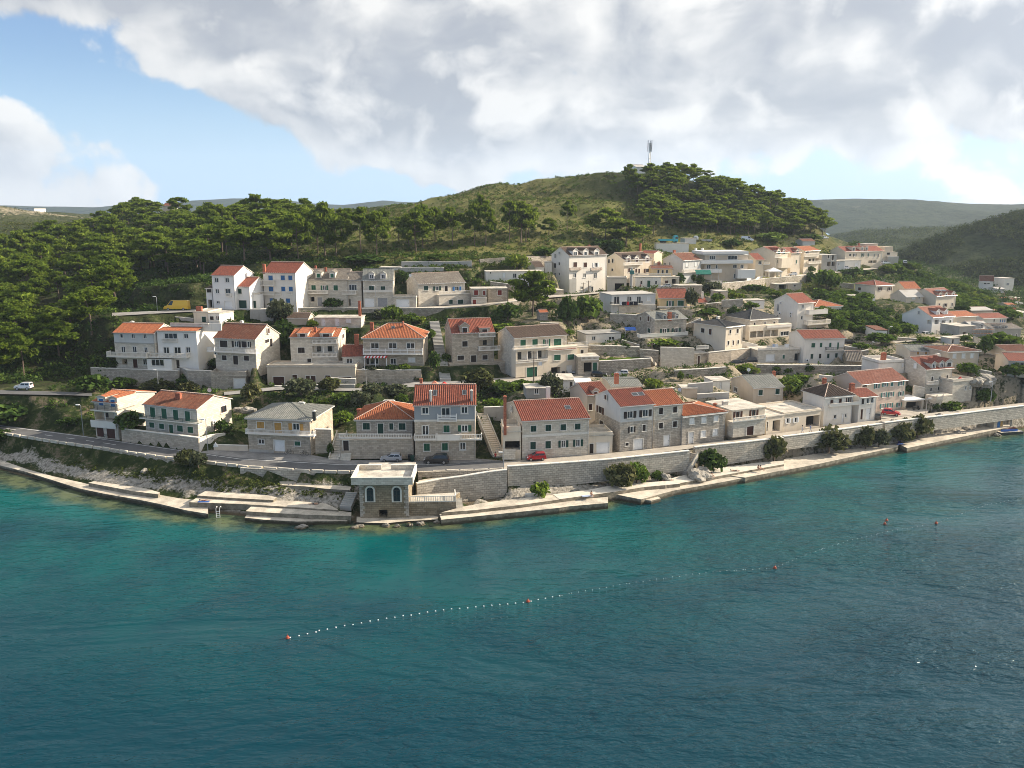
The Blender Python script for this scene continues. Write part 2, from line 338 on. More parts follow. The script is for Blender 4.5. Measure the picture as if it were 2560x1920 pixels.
def opening(h,face,kind,colr,a,b,c,d,proud,parent,trim=True):
    fn0=h.fn(face); fn=(lambda x,o,z:fn0(x,o+.24,z)) if proud else fn0
    t=.13; tm=M('trim_stone')
    def ring(mb,a,b,c,d,t,o0,o1,mi=0):
        mb.box(a,a+t,o0,o1,c,d,mi,fn); mb.box(b-t,b,o0,o1,c,d,mi,fn); mb.box(a+t,b-t,o0,o1,d-t,d,mi,fn); mb.box(a+t,b-t,o0,o1,c,c+t,mi,fn)
    w_=b-a
    if kind in 'wso':
        mb=MB(); ring(mb,a-t,b+t,c-t,d+t,t,-.02,.05)
        mb.box(a-.2,b+.2,.05,.14,c-t-.02,c-.03,0,fn)
        win=mb.build('window',tm,parent)
        mb=MB(); f=.07
        if kind!='s':
            wm=M('paint_brown') if colr=='brown' else M('white_paint')
            ring(mb,a,b,c,d,f,-.14,-.07)
            n=2 if w_>.75 else 1
            if w_>2.2: n=3
            for k in range(1,n): x=a+w_*k/n; mb.box(x-.05,x+.05,-.14,-.07,c+f,d-f,0,fn)
            mb.build('frame',wm,win)
            mb=MB(); mb.box(a+.03,b-.03,-.18,-.12,c+.03,d-.03,0,fn); mb.build('pane',M('glass'),win)
        else:
            hm=M('paint_'+colr); n=2 if w_>.7 else 1
            for k in range(n):
                x0=a+w_*k/n+.015; x1=a+w_*(k+1)/n-.015; mb=MB(); mb.box(x0,x1,-.08,-.03,c+.01,d-.01,0,fn)
                for r in range(5):
                    z0=c+.08+(d-c-.16)*r/5; mb.box(x0+.06,x1-.06,-.03,-.005,z0,z0+(d-c-.16)/5*.6,0,fn)
                mb.build('shutter',hm,win)
        if kind=='o':
            hm=M('paint_'+colr); lw=min(w_*.55,.75)
            for x0,x1 in ((a-t-lw,a-t),(b+t,b+t+lw)):
                mb=MB(); mb.box(x0,x1,.03,.08,c,d,0,fn)
                for r in range(5):
                    z0=c+.08+(d-c-.16)*r/5; mb.box(x0+.06,x1-.06,.08,.10,z0,z0+(d-c-.16)/5*.6,0,fn)
                mb.build('shutter',hm,win)
    elif kind in 'dg':
        hm=M('paint_'+colr) if colr!='glass' else M('glass')
        mb=MB(); mb.box(a,b,-.20,-.12,c,d,0,fn)
        if kind=='g':
            n=max(4,int((d-c)/.35))
            for r in range(n):
                z0=c+.05+(d-c-.08)*r/n; mb.box(a+.04,b-.04,-.12,-.10,z0,z0+(d-c)/n*.8,0,fn)
        else:
            for r in range(3):
                z0=c+.12+(d-c-.2)*r/3; mb.box(a+.12,b-.12,-.12,-.10,z0,z0+(d-c-.2)/3*.8,0,fn)
        dr=mb.build('garage_door' if kind=='g' else 'door',hm,parent)
        mb=MB(); mb.box(a-t,a,-.02,.05,c,d+t,0,fn); mb.box(b,b+t,-.02,.05,c,d+t,0,fn); mb.box(a,b,-.02,.05,d,d+t,0,fn); mb.build('surround',tm,dr)
        mb=MB(); mb.tube([fn(b-.15,-.06,c+(d-c)*.45),fn(b-.15,-.06,c+(d-c)*.52)],.03,5); mb.build('handle',M('iron'),dr)
    elif kind in 'kv':
        # deep recess: loggia or open garage
        dp=1.8; mb=MB(); q=[(a,c),(b,c),(b,d),(a,d)]
        for k in range(4):
            (a1,c1),(b1,d1)=q[k],q[(k+1)%4]
            mb.face([fn(a1,-.2,c1),fn(b1,-.2,d1),fn(b1,-dp,d1),fn(a1,-dp,c1)],0,[(0,c1),(1,d1),(1.5,d1),(0,c1)])
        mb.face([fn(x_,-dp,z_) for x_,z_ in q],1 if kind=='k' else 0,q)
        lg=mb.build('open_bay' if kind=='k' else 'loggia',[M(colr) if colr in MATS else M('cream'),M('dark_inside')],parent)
        if kind=='v':
            n=max(1,int(w_/2.2))
            for k in range(n):
                x=a+w_*(k+.5)/n; mb=MB(); mb.box(x-.5,x+.5,-dp+.01,-dp+.06,c+.1,c+(d-c)*.85,0,fn); mb.build('glass_door',M('glass'),lg)
            for k in range(1,n): 
                x=a+w_*k/n; mb=MB(); mb.box(x-.1,x+.1,-.3,-.1,c,d,0,fn); mb.build('column',M('white'),lg)
def rail(mb,pts,z0,h,style,closed=False):
    # balustrade along a local polyline
    for (x0,y0),(x1,y1) in zip(pts[:-1],pts[1:]):
        L=math.hypot(x1-x0,y1-y0)
        if L<.05: continue
        ex,ey=(x1-x0)/L,(y1-y0)/L
        def fn(a,o,z,x0=x0,y0=y0,ex=ex,ey=ey): return (x0+ex*a-ey*o,y0+ey*a+ex*o,z0+z)
        if style=='solid': mb.box(0,L,-.08,.08,0,h,0,fn); mb.box(-.03,L+.03,-.11,.11,h,h+.06,0,fn)
        elif style=='bal':
            mb.box(0,L,-.09,.09,h-.12,h,0,fn); mb.box(0,L,-.09,.09,0,.12,0,fn); n=max(2,int(L/.30))
            for k in range(n+1):
                a=.07+(L-.14)*k/n; e=.13 if k%9==0 or k==n else .065; mb.box(a-e*.5-.01,a+e*.5+.01,-.06,.06,.12,h-.12,0,fn,skip=(0,1))
        elif style=='slat':
            for k in range(4): mb.box(0,L,-.03,.03,h*(.1+.26*k),h*(.1+.26*k)+.12,0,fn)
            n=max(1,int(L/1.8))
            for k in range(n+1): a=.06+(L-.12)*k/n; mb.box(a-.07,a+.07,-.06,.06,0,h+.04,0,fn)
        else:
            mb.box(0,L,-.025,.025,h-.05,h,0,fn); mb.box(0,L,-.02,.02,.1,.14,0,fn); n=max(2,int(L/.22))
            for k in range(n+1): a=L*k/n; e=.02 if k%8 else .035; mb.box(a-e,a+e,-e,e,0,h-.05,0,fn,skip=(0,1))
RAILM={'bal':'white','solid':'white','slat':'white_paint','iron':'iron','igreen':'iron_green','iwhite':'white_paint','iwood':'paint_wood'}
RIB=[.10]
def slope(mb,e0,e1,up,top,L,ov0,ov1,mi=0,rib=.38,amp=None,lo=0.0,nrm=None):
    """roof slope: eave from e0 to e1, 'up' = vector eave to ridge, top(s) = share of up reached at s"""
    ex=(e1-e0).normalized(); n=max(4,int((L+ov0+ov1)/rib)); nv=nrm
    ul=up.length
    cols=[]; amp=RIB[0] if amp is None else amp
    for k in range(2*n+1):
        s_=-ov0+(L+ov0+ov1)*k/(2*n); t=max(lo,min(1,top(s_))); z=amp if k%2 else 0
        cols.append((e0+ex*s_+up*lo+nv*z, e0+ex*s_+up*t+nv*z, s_, t))
    for a,b in zip(cols[:-1],cols[1:]):
        if a[3]<=lo+1e-4 and b[3]<=lo+1e-4: continue
        mb.face([a[0],b[0],b[1],a[1]],mi,[(a[2],lo*ul),(b[2],lo*ul),(b[2],b[3]*ul),(a[2],a[3]*ul)])
def gable_roof(mb,u0,u1,v0,v1,ze,zr,ovE=.35,ovG=.2,vr=None,mi=0):
    vr=(v0+v1)/2 if vr is None else vr
    for ve,sg in ((v0,1),(v1,-1)):
        run=abs(vr-ve); k=(run+ovE)/run
        up=Vector((0,sg*run*k,(zr-ze)*k)); e0=Vector((u0,ve-sg*ovE,zr-(zr-ze)*k+.06)); e1=Vector((u1,ve-sg*ovE,zr-(zr-ze)*k+.06))
        nv=Vector((0,-sg*(zr-ze),run)).normalized()
        slope(mb,e0,e1,up,lambda s:1,u1-u0,ovG,ovG,mi,nrm=nv)
        # underside and edges give the slab its thickness
        a=e0+Vector((-ovG,0,-.02)); b=e1+Vector((ovG,0,-.02)); dn=Vector((0,0,-.14))
        mb.face([a+dn,a+up+dn,b+up+dn,b+dn],1); mb.face([a,a+dn,b+dn,b],1)
        mb.face([a,a+up,a+up+dn,a+dn],1); mb.face([b,b+dn,b+up+dn,b+up],1)
def hip_roof(mb,u0,u1,v0,v1,ze,zr,hl=True,hr=True,ov=.4,mi=0):
    u0-=ov if hl else .15; u1+=ov if hr else .15; v0-=ov; v1+=ov
    run=(v1-v0)/2; L=u1-u0; rr=min(run,L/2)
    for ve,sg in ((v0,1),(v1,-1)):
        up=Vector((0,sg*run,zr-ze)); nv=Vector((0,-sg*(zr-ze),run)).normalized()
        def top(s):
            t=1.0
            if hl: t=min(t,s/rr)
            if hr: t=min(t,(L-s)/rr)
            return t
        slope(mb,Vector((u0,ve,ze)),Vector((u1,ve,ze)),up,top,L,0,0,mi,nrm=nv)
    for ue,sg,on in ((u0,1,hl),(u1,-1,hr)):
        if not on: continue
        up=Vector((sg*rr,0,zr-ze)); nv=Vector((-sg*(zr-ze),0,rr)).normalized(); Lv=v1-v0
        slope(mb,Vector((ue,v0,ze)),Vector((ue,v1,ze)),up,lambda s:min(s/run,(Lv-s)/run),Lv,0,0,mi,nrm=nv)
    mb.box(u0,u1,v0,v1,ze-.16,ze-.01,1)
    return rr
HOUSES={}
def H(name,label,c,e0,e1,yb,Y=None,dep=9,rg=None,pk=None,dx=None,roof='gable',wall='stone_white',tile='tile_red',win=(),bal=(),chim=(),dorm=(),ex=(),band=None,sky=(),zb=None,hip=(1,1),cat='house',parapet=0,side=None,trim=True,ang=None,ledge=None,ac=()):
    if Y is None: Y=atz(c,e0[0],yb,zb or 5.0).y
    RIB[0]=.10 if Y<180 else (.06 if Y<225 else .02)
    P0=aty(c,e0[0],e0[1],Y); zb_=aty(c,e0[0],yb,Y).z
    gx=(pk or dx) if (pk or dx) and Y>=200 else None
    if gx and c!='z':
        # the visible share of the side wall tells how far the house is turned
        off=abs(S(c,e0[0] if gx[0]=='L' else e1[0],0)[0]-S(c,gx[1],0)[0])/(CF/Y); sn=min(.80,off/(4.9 if pk else 10.)); acm=math.degrees(math.atan2(P0.x,Y)); an=math.degrees(math.asin(sn))
        ang=(an-acm) if gx[0]=='L' else -(an+acm); ang=max(-25,min(36,ang))
    if ang is None:
        P1=atz(c,e1[0],e1[1],P0.z); ang=math.atan2(P1.y-P0.y,P1.x-P0.x)
        ang=max(R(-32),min(R(40),ang))
    else: ang=R(ang)
    O=Vector((P0.x,P0.y,zb_)); He=P0.z-zb_
    o=empty(name,O,ang); tag(o,label,cat)
    h=House(o,O,ang,0,dep,He)
    h.W=max(1.5,h.front(c,*e1).x)
    W=h.W; zr=He
    if pk:
        p=h.side(c,pk[1],pk[2],W if pk[0]=='R' else 0); h.D=dep=max(5,min(15,2*p.y)); zr=p.z
        if not (5<=2*p.y<=15): p=h.front(c,pk[1],pk[2],dep/2); zr=p.z
    if dx:
        p=h.side(c,dx[1],e0[1],W if dx[0]=='R' else 0); h.D=dep=max(4,min(16,p.y))
    if rg: zr=h.front(c,rg[0],rg[1],dep/2).z
    if roof!='flat': zr=max(He+.5,min(He+dep*.55,zr))
    D=dep; h.zr=zr
    wm=[M(wall)]; bw=None
    if band: bw=h.front(c,e0[0],band[0]).z; wm.append(M(band[1]))
    # openings
    rects={'F':[],'R':[],'L':[]}; ops=[]
    for item in win:
        face,kc,pts,ww,hh=item
        kind,_,colr=kc.partition(':')
        for (px,py) in pts:
            a,c0=h.hit(face,c,px-ww/2,py+hh/2); b,d0=h.hit(face,c,px+ww/2,py-hh/2); a2,c2=h.hit(face,c,px,py+hh/2); a3,d2=h.hit(face,c,px,py-hh/2)
            if a>b: a,b=b,a
            c0,d0=c2,d2
            if kind in 'dg' : c0=max(c0,0.02) if c0<.6 else c0
            lim=W if face[0]=='F' else D
            if len(face)>1: pass
            else:
                a=max(.12,a); b=min(lim-.12,b); c0=max(.02,c0)
                if face[0]=='F' : d0=min(d0,He-.12)
            if b-a<.25 or d0-c0<.25: continue
            pr=d0>He-.05 if len(face)==1 else True
            exm=len(face)>1 and any(abs(-float(face[1:])-it[6])<.01 for it in ex)
            if exm: pr=False
            if not pr: rects.setdefault(face,[]).append((a,b,c0,d0,kind in 'kv'))
            ops.append((face,kind,colr,a,b,c0,d0,pr))
    zf=-2.5; mb=MB()
    wall_face(mb,h.fn('F'),W,zf,He,rects['F'],0,bw)
    wall_face(mb,h.fn('R'),D,zf,He,rects['R'],0,bw); wall_face(mb,h.fn('L'),D,zf,He,rects['L'],0,bw)
    wall_face(mb,lambda a,o_,z_:(a,D+o_,z_),W,zf,He,[],0,bw)
    if roof=='gable':
        mi=1 if bw is not None else 0
        for u in (0,W): mb.face([(u,0,He),(u,D,He),(u,D/2,zr)],mi,[(0,He),(D,He),(D/2,zr)])
    mb.build('wall',wm,o)
    # openings in deep bays need the wall's inner back removed: bays sit proud of nothing, they are lined boxes
    for a_ in ops: opening(h,*a_[:7],a_[7],o)
    rm=[M(tile),M('trim_stone')]
    if roof=='gable':
        mb=MB(); gable_roof(mb,0,W,0,D,He,zr); ro=mb.build('roof',rm,o)
        mb=MB(); n=max(4,int(W/.45))
        for k in range(n): x0=-.2+(W+.4)*k/n; mb.box(x0,x0+(W+.4)/n*.86,D/2-.14,D/2+.14,zr+.02,zr+.20)
        mb.build('ridge',M('ridge_mortar' if tile not in('tile_slate','sheet_grey') else tile),ro)
    elif roof=='hip':
        mb=MB(); rr=hip_roof(mb,0,W,0,D,He+.1,zr,hip[0],hip[1]); ro=mb.build('roof',rm,o)
        mb=MB(); ua=(rr-.4 if hip[0] else -.15); ub=(W+.4-rr if hip[1] else W+.15)
        if ub-ua>.3: mb.tube([(ua,D/2,zr+.05),(ub,D/2,zr+.05)],.12,5)
        for on,ue,us in ((hip[0],-.4,ua),(hip[1],W+.4,ub)):
            if on:
                for ve in (-.4,D+.4): mb.tube([(ue,ve,He+.12),(us,D/2,zr+.05)],.10,5)
        mb.build('ridge',M('ridge_mortar' if tile not in('tile_slate','sheet_grey') else 'sheet_grey'),ro)
    elif roof=='shed':
        mb=MB(); up=Vector((0,D+.3,zr-He)); nv=Vector((0,-(zr-He),D)).normalized()
        slope(mb,Vector((-.2,-.3,He+.05)),Vector((W+.2,-.3,He+.05)),up,lambda s:1,W+.4,0,0,0,nrm=nv)
        mb.face([(-.2,-.3,He-.1),(W+.2,-.3,He-.1),(W+.2,D,zr-.1),(-.2,D,zr-.1)],1); mb.face([(-.2,-.3,He-.1),(W+.2,-.3,He-.1),(W+.2,-.3,He+.05),(-.2,-.3,He+.05)],1)
        for u in (-.2,W+.2): mb.face([(u,-.3,He-.1),(u,D,zr-.1),(u,D,zr+.05),(u,-.3,He+.05)],1)
        mb.face([(0,D,He),(W,D,He),(W,D,zr),(0,D,zr)],1)
        for u in (0,W): mb.face([(u,0,He),(u,D,He),(u,D,zr)],1)
        mb.build('roof',rm,o)
    elif roof=='flat':
        mb=MB(); mb.box(-.15,W+.15,-.15,D+.15,He-.18,He+.04); ro=mb.build('roof',M(tile if tile!='tile_red' else 'roof_deck'),o)
        if parapet:
            mb=MB()
            for x0,x1,y0,y1 in ((0,W,-.02,.2),(0,W,D-.2,D),(0,.2,.2,D-.2),(W-.2,W,.2,D-.2)): mb.box(x0,x1,y0,y1,He+.04,He+parapet)
            mb.build('parapet',M(wall),o)
    if roof in('gable','hip') and trim:
        mb=MB(); n=max(6,int(W/.6))
        mb.box(-.04,W+.04,-.16,-.003,He-.18,He-.02)
        for k in range(n): x0=W*(k+.25)/n; mb.box(x0,x0+W/n*.5,-.26,-.16,He-.12,He-.02)
        mb.build('cornice',M('trim_stone'),o)
        mb=MB(); mb.tube([(-.3,-.42,He-.16),(W+.3,-.42,He-.16)],.06,5); mb.tube([(W-.12,-.42,He-.16),(W-.12,-.09,He-.5),(W-.12,-.09,.1)],.045,5); mb.build('gutter',M('metal_grey'),o)
    def roofz(u,v):
        if roof=='flat': return He
        if roof=='shed': return He+(zr-He)*v/D
        return zr-(zr-He)*abs(v-D/2)/(D/2)
    def onroof(px,py):
        d=h.lray(c,px,py); k=(zr-He)/(D/2) if roof!='flat' else 0
        if roof=='flat': t=(He-h.cam.z)/d.z
        else: t=(He-h.cam.z+k*h.cam.y)/(d.z-k*d.y)
        p=h.cam+d*t
        if p.y>D/2 or p.y<-1 or t<0: p=h.front(c,px,py,D/2)
        return p
    for it in chim:
        px,yt,yb_,wpx,cm=it[:5]; back=len(it)>5
        p=h.front(c,px,yb_,D*.62) if back else onroof(px,yb_)
        v=p.y; top=h.front(c,px,yt,v).z; a=h.front(c,px-wpx/2,yb_,v).x; b=h.front(c,px+wpx/2,yb_,v).x
        z0=min(p.z,roofz(p.x,min(max(v,0),D)))-.6
        mb=MB(); mb.box(a,b,v-.3,v+.35,z0,top-.1); ch=mb.build('chimney',M(cm),o)
        mb=MB(); mb.box(a-.07,b+.07,v-.37,v+.42,top-.1,top); mb.box(a+.1,b-.1,v-.15,v+.2,top,top+.12); mb.build('chimney_cap',M('brick_chimney' if cm=='brick_chimney' else 'trim_stone'),ch)
    for it in dorm:
        px,py,wpx,hpx,kc=it[:5]; dt=it[5] if len(it)>5 else 'gable'
        p=onroof(px,py); 
        q0=h.front(c,px,py,0)
        if q0.z<He-.25: p=q0
        elif p.y>D*.4: p=h.front(c,px,py,.6)
        v=max(-.03,p.y-.03); a=h.front(c,px-wpx/2,py,v).x; b=h.front(c,px+wpx/2,py,v).x; zt=h.front(c,px,py-hpx,v).z; z0=p.z-.4
        k=(zr-He)/(D/2); 
        wd=b-a; zg=zt+(wd*.38 if dt=='gable' else .12)
        zt=min(zt,zr-.15); zg=min(zg,zr+.1)
        zq=max(p.z,He); vb=min(D/2,v+(zt-zq)/k+.3); vg=min(D/2,v+(zg-zq)/k+.2)
        dm=MB()
        dm.face([(a,v,z0),(b,v,z0),(b,v,zt),(a,v,zt)],0); 
        for u in (a,b): dm.face([(u,v,z0),(u,vb,z0),(u,vb,zt),(u,v,zt)],0)
        if dt=='gable': dm.face([(a,v,zt),(b,v,zt),((a+b)/2,v,zg)],0)
        do=dm.build('dormer',M(wall if not it[6:] else it[6]),o)
        rf=MB(); m_=(a+b)/2
        if dt=='gable':
            for u,sg in ((a,1),(b,-1)):
                e=Vector((u-sg*.15,v-.15,zt-.05+.05)); up=Vector((m_-u+sg*.15,0,zg-zt+.05)); 
                rf.face([e,e+up,Vector((m_,vg,zg+.05)),Vector((u-sg*.15,vb,zt))],0,[(0,0),(0,1),(2,1),(2,0)])
                rf.face([e-Vector((0,0,.12)),e+up-Vector((0,0,.12)),e+up,e],1)
        else:
            rf.face([(a-.15,v-.25,zt),(b+.15,v-.25,zt),(b+.15,min(D/2,v+(zg+.25-p.z)/k+.4),zg+.25),(a-.15,min(D/2,v+(zg+.25-p.z)/k+.4),zg+.25)],0,[(0,0),(wd,0),(wd,2),(0,2)])
            rf.face([(a-.15,v-.25,zt-.12),(b+.15,v-.25,zt-.12),(b+.15,v-.25,zt),(a-.15,v-.25,zt)],1)
        rf.build('dormer_roof',rm,do)
        kind,_,colr=kc.partition(':'); fw=wd*.5; fh=(zt-p.z)*.68
        f2=lambda s_,o_,z_:(s_,v-o_-.02,z_)
        q=MB(); q.box(m_-fw/2-.1,m_+fw/2+.1,0,.05,p.z+.12,p.z+.25+fh+.1,0,f2); q.box(m_-fw/2,m_+fw/2,.05,.07,p.z+.2,p.z+.2+fh,1,f2)
        if kind=='w': q.box(m_-.05,m_+.05,.07,.10,p.z+.2,p.z+.2+fh,0,f2)
        q.build('dormer_window',[M('white_paint'),M('glass') if kind=='w' else M('paint_'+colr)],do)
    for px,py,wpx,hpx in sky:
        p=onroof(px,py); q=MB(); k=(zr-He)/(D/2); nl=math.sqrt(1+k*k)
        p2=onroof(px-wpx/2,py+hpx/2); p3=onroof(px+wpx/2,py-hpx/2); a,b=p2.x,p3.x; v0,v1=sorted((p2.y,p3.y))
        if v1-v0<.5: v1=v0+.8
        F=lambda x_,o_,v_:(x_,v_-k*o_/nl,He+k*v_+o_/nl)
        q.box(a,b,.05,.18,v0,v1,0,F); q.box(a+.08,b-.08,.18,.19,v0+.08,v1-.08,1,F); q.build('skylight',[M('metal_grey'),M('glass')],o)
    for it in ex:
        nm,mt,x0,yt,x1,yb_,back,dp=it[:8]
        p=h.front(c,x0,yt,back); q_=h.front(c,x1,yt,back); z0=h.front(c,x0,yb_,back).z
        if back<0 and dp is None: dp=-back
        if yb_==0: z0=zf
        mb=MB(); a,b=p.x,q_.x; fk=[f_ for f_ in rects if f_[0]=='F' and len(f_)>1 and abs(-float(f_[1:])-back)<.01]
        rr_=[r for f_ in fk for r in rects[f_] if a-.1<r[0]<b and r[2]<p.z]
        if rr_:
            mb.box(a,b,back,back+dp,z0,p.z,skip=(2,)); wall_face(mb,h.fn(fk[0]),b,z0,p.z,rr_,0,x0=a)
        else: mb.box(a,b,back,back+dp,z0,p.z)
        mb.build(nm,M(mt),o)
        if back<0 and z0<.5:
            for (uu,vv) in ((a-.8,back-.8),(b+.8,back-.8),(a,back),(b,back)):
                FOOT_pt(h,uu,vv,min(0,z0) if z0>zf else 0)
            FOOT.append((O.x,O.y,ang,a-.5,b+.5,back-.6,0,zb_))
    for it in bal:
        x0,yt,yb_,x1,outd,style=it[:6]; off=it[6] if len(it)>6 else 0
        v=-off-outd
        p=h.front(c,x0,yt,v); q_=h.front(c,x0,yb_,v); a=p.x; b=h.front(c,x1,yt,v).x; hh=max(.5,min(1.4,p.z-q_.z-.15)); zs=q_.z
        if a>b: a,b=b,a
        mb=MB(); 
        if outd>.15: mb.box(a,b,v,-off,zs,zs+.16)
        else: mb.box(a,b,v-.05,v+.1,zs,zs+.16)
        bo=mb.build('balcony',M('white' if style!='iwood' else 'concrete'),o)
        mb=MB(); e=.08
        rail(mb,[(a+e,-off-.05),(a+e,v+e),(b-e,v+e),(b-e,-off-.05)] if outd>.3 else [(a,v),(b,v)],zs+.16,hh,'iron' if style[0]=='i' else style); mb.build('railing',M(RAILM[style]),bo)
    for face,px,py in ac:
        a,z_=h.hit(face,c,px,py); f=h.fn(face); mb=MB(); mb.box(a-.42,a+.42,.05,.35,z_-.3,z_+.3,0,f); q=mb.build('air_conditioner',M('white_paint'),o); mb=MB(); mb.face([f(a-.08+.22*math.cos(k*.628),.36,z_+.22*math.sin(k*.628)) for k in range(10)]); mb.build('fan',M('iron'),q)
    # terrain support
    for uu in np.linspace(0,W,3):
        FOOT_pt(h,uu,-1.2,0); FOOT_pt(h,uu,D*.5,0); FOOT_pt(h,uu,D,0)
    FOOT_pt(h,-1,D/2,0); FOOT_pt(h,W+1,D/2,0)
    FOOT.append((O.x,O.y,ang,-.8,W+.8,-1.6,D+.3,zb_))
    HOUSES[label]=h
    return h
def FOOT_pt(h,u,v,w):
    cp(h.O.x+u*h.ca-v*h.sa,h.O.y+u*h.sa+v*h.ca,h.O.z+w)
# ---------------- retaining walls
def WALL(name,label,c,top,bot,zt=None,zbot=None,Y=None,mat='stone_grey',th=.6,cap=True,cat='wall',rise=0.0,ground=True):
    """top, bot: lists of pixel points of the top and foot edge (same length). Give zt (height of the top), zbot (foot) or Y."""
    P=[];B=[]
    for k,(t_,b_) in enumerate(zip(top,bot)):
        if zt is not None: p=atz(c,*t_,zt[k] if hasattr(zt,'__len__') else zt)
        elif zbot is not None: q=atz(c,*b_,zbot[k] if hasattr(zbot,'__len__') else zbot); p=aty(c,*t_,q.y)
        else: p=aty(c,*t_,Y[k] if hasattr(Y,'__len__') else Y)
        P.append(p); B.append(aty(c,t_[0],b_[1],p.y).z)
    root=empty(name,P[0]); tag(root,label,cat); O=P[0]
    mb=MB(); u=0
    for k in range(len(P)-1):
        a,b=P[k],P[k+1]; d=Vector((b.x-a.x,b.y-a.y,0)); L=d.length; ex=d/L; nv=Vector((-ex.y,ex.x,0))*th; tap=Vector((ex.y,-ex.x,0))*.0
        za,zb_=B[k]-1.5,B[k+1]-1.5
        A0,B0,A1,B1=a-O,b-O,a-O,b-O
        lo=lambda p,z:Vector((p.x,p.y,z-O.z))
        mb.face([lo(A0,za)-nv*.25,lo(B0,zb_)-nv*.25,B1,A1],0,[(u,za),(u+L,zb_),(u+L,b.z),(u,a.z)])
        mb.face([A1,B1,B1+nv,A1+nv],0,[(u,0),(u+L,0),(u+L,th),(u,th)]); mb.face([lo(B0,zb_)+nv,lo(A0,za)+nv,A1+nv,B1+nv],0,[(u,zb_),(u+L,za),(u+L,a.z),(u,b.z)])
        if k==0: mb.face([lo(A0,za)-nv*.25,A1,A1+nv,lo(A0,za)+nv],0)
        if k==len(P)-2: mb.face([lo(B0,zb_)-nv*.25,lo(B0,zb_)+nv,B1+nv,B1],0)
        u+=L
        n=max(1,int(L/3))
        if ground:
            for j in range(n+1):
                t=j/n; p=a.lerp(b,t); zb2=B[k]+(B[k+1]-B[k])*t
                q=p+nv*(1.6/th); cp(q.x,q.y,p.z-rise-.1); q=p+nv*(3.5/th); cp(q.x,q.y,p.z-rise); q=p-nv*(1.4/th); cp(q.x,q.y,zb2); q=p-nv*(3/th); cp(q.x,q.y,zb2-.2)
            STRIPS.append((a.x,a.y,b.x,b.y,B[k],B[k+1],a.z-rise,b.z-rise))
    mb.build('masonry',M(mat),root)
    if cap:
        mb=MB()
        for k in range(len(P)-1):
            a,b=P[k]-O,P[k+1]-O; d=(b-a); L=math.hypot(d.x,d.y); ex=d/L; nv=Vector((-ex.y,ex.x,0)).normalized(); n=max(1,int(L/1.6))
            for j in range(n):
                p=a.lerp(b,j/n+.004); q=a.lerp(b,(j+1)/n-.004); w0=nv*(-.07); w1=nv*(th+.07); z0=Vector((0,0,.003)); z1=Vector((0,0,.13))
                mb.hexa([p+w0+z0,q+w0+z0,q+w1+z0,p+w1+z0,p+w0+z1,q+w0+z1,q+w1+z1,p+w1+z1])
        mb.build('coping',M('trim_stone'),root)
    return root
# ---------------- houses along the shore road
H('house','narrow stone house with two blue dormers over two brown garage doors','d1',(140,435),(385,455),820,pk=('R',590,335),tile='tile_orange',wall='stone_white',
  win=[('F','g:brown',[(205,762)],88,108),('F','g:brown',[(330,780)],78,118),('F','v:cream',[(245,597)],225,82)],
  bal=[(112,640,712,375,.25,'solid'),(100,472,535,372,1.1,'iron')],dorm=[(232,492,88,108,'s:blue'),(356,508,88,112,'s:blue')],chim=[(600,338,372,24,'brick_chimney','b')])
H('house','long white house with tall green shutters and green balcony above a stone wall','d1',(680,465),(1240,520),748,Y=166,pk=('R',1420,375),tile='tile_brown',wall='stone_white',
  win=[('F','s:green',[(773,556)],46,105),('F','s:green',[(895,570)],46,108),('F','s:green',[(1018,585)],46,108),('F','s:green',[(1144,600)],46,110),('F','s:green',[(764,692),(868,705)],48,54),('F','s:green',[(1063,729),(1174,743)],56,64),('F','d:green',[(970,741)],36,105),('R','w:brown',[(1528,522)],55,70),('R','d:dark',[(1445,720)],40,92)],
  bal=[(622,575,622,1250,1.2,'igreen')],chim=[(1050,352,415,50,'brick_chimney')],ac=[('R',1415,660)])
H('house','grey hip roofed stone house with ochre shutters and white garage door','d2',(75,530),(740,556),890,dx=('R',985),rg=(540,370),roof='hip',tile='sheet_grey',wall='stone_warm',
  win=[('F','s:ochre',[(218,605)],74,70),('F','s:ochre',[(405,645)],68,126),('F','o:ochre',[(595,625)],64,70),('F','w:green',[(226,783)],56,50),('F','g:white',[(418,828)],105,118),('F','s:green',[(611,803)],58,46)],
  bal=[(50,648,702,782,1.2,'iwhite')],chim=[(790,455,525,26,'iron'),(655,366,392,60,'concrete','b')],ex=[('plinth','concrete',90,862,360,895,-.08,.08)])
H('house','stone house with orange hip roof and long white balustrade above stone ground floor','d2',(1235,550),(1835,550),945,Y=155.5,dep=11,rg=(1585,348),roof='hip',tile='tile_orange',wall='stone_grey',
  win=[('F','s:dkgreen',[(1343,620)],72,70),('F','d:dkgreen',[(1495,645)],56,110),('F','s:dkgreen',[(1609,622)],40,68),('F','s:dkgreen',[(1724,622)],70,70),('F3.2','d:dark',[(1127,825)],54,108)],
  bal=[(1052,700,752,1826,.3,'bal',3.2)],ex=[('ground_floor','stone_warm',1062,765,1842,965,-3.2,3.2)],chim=[(1266,435,505,40,'brick_chimney','b'),(1585,345,362,118,'trim_stone','b'),(1535,470,492,8,'brick_chimney')])
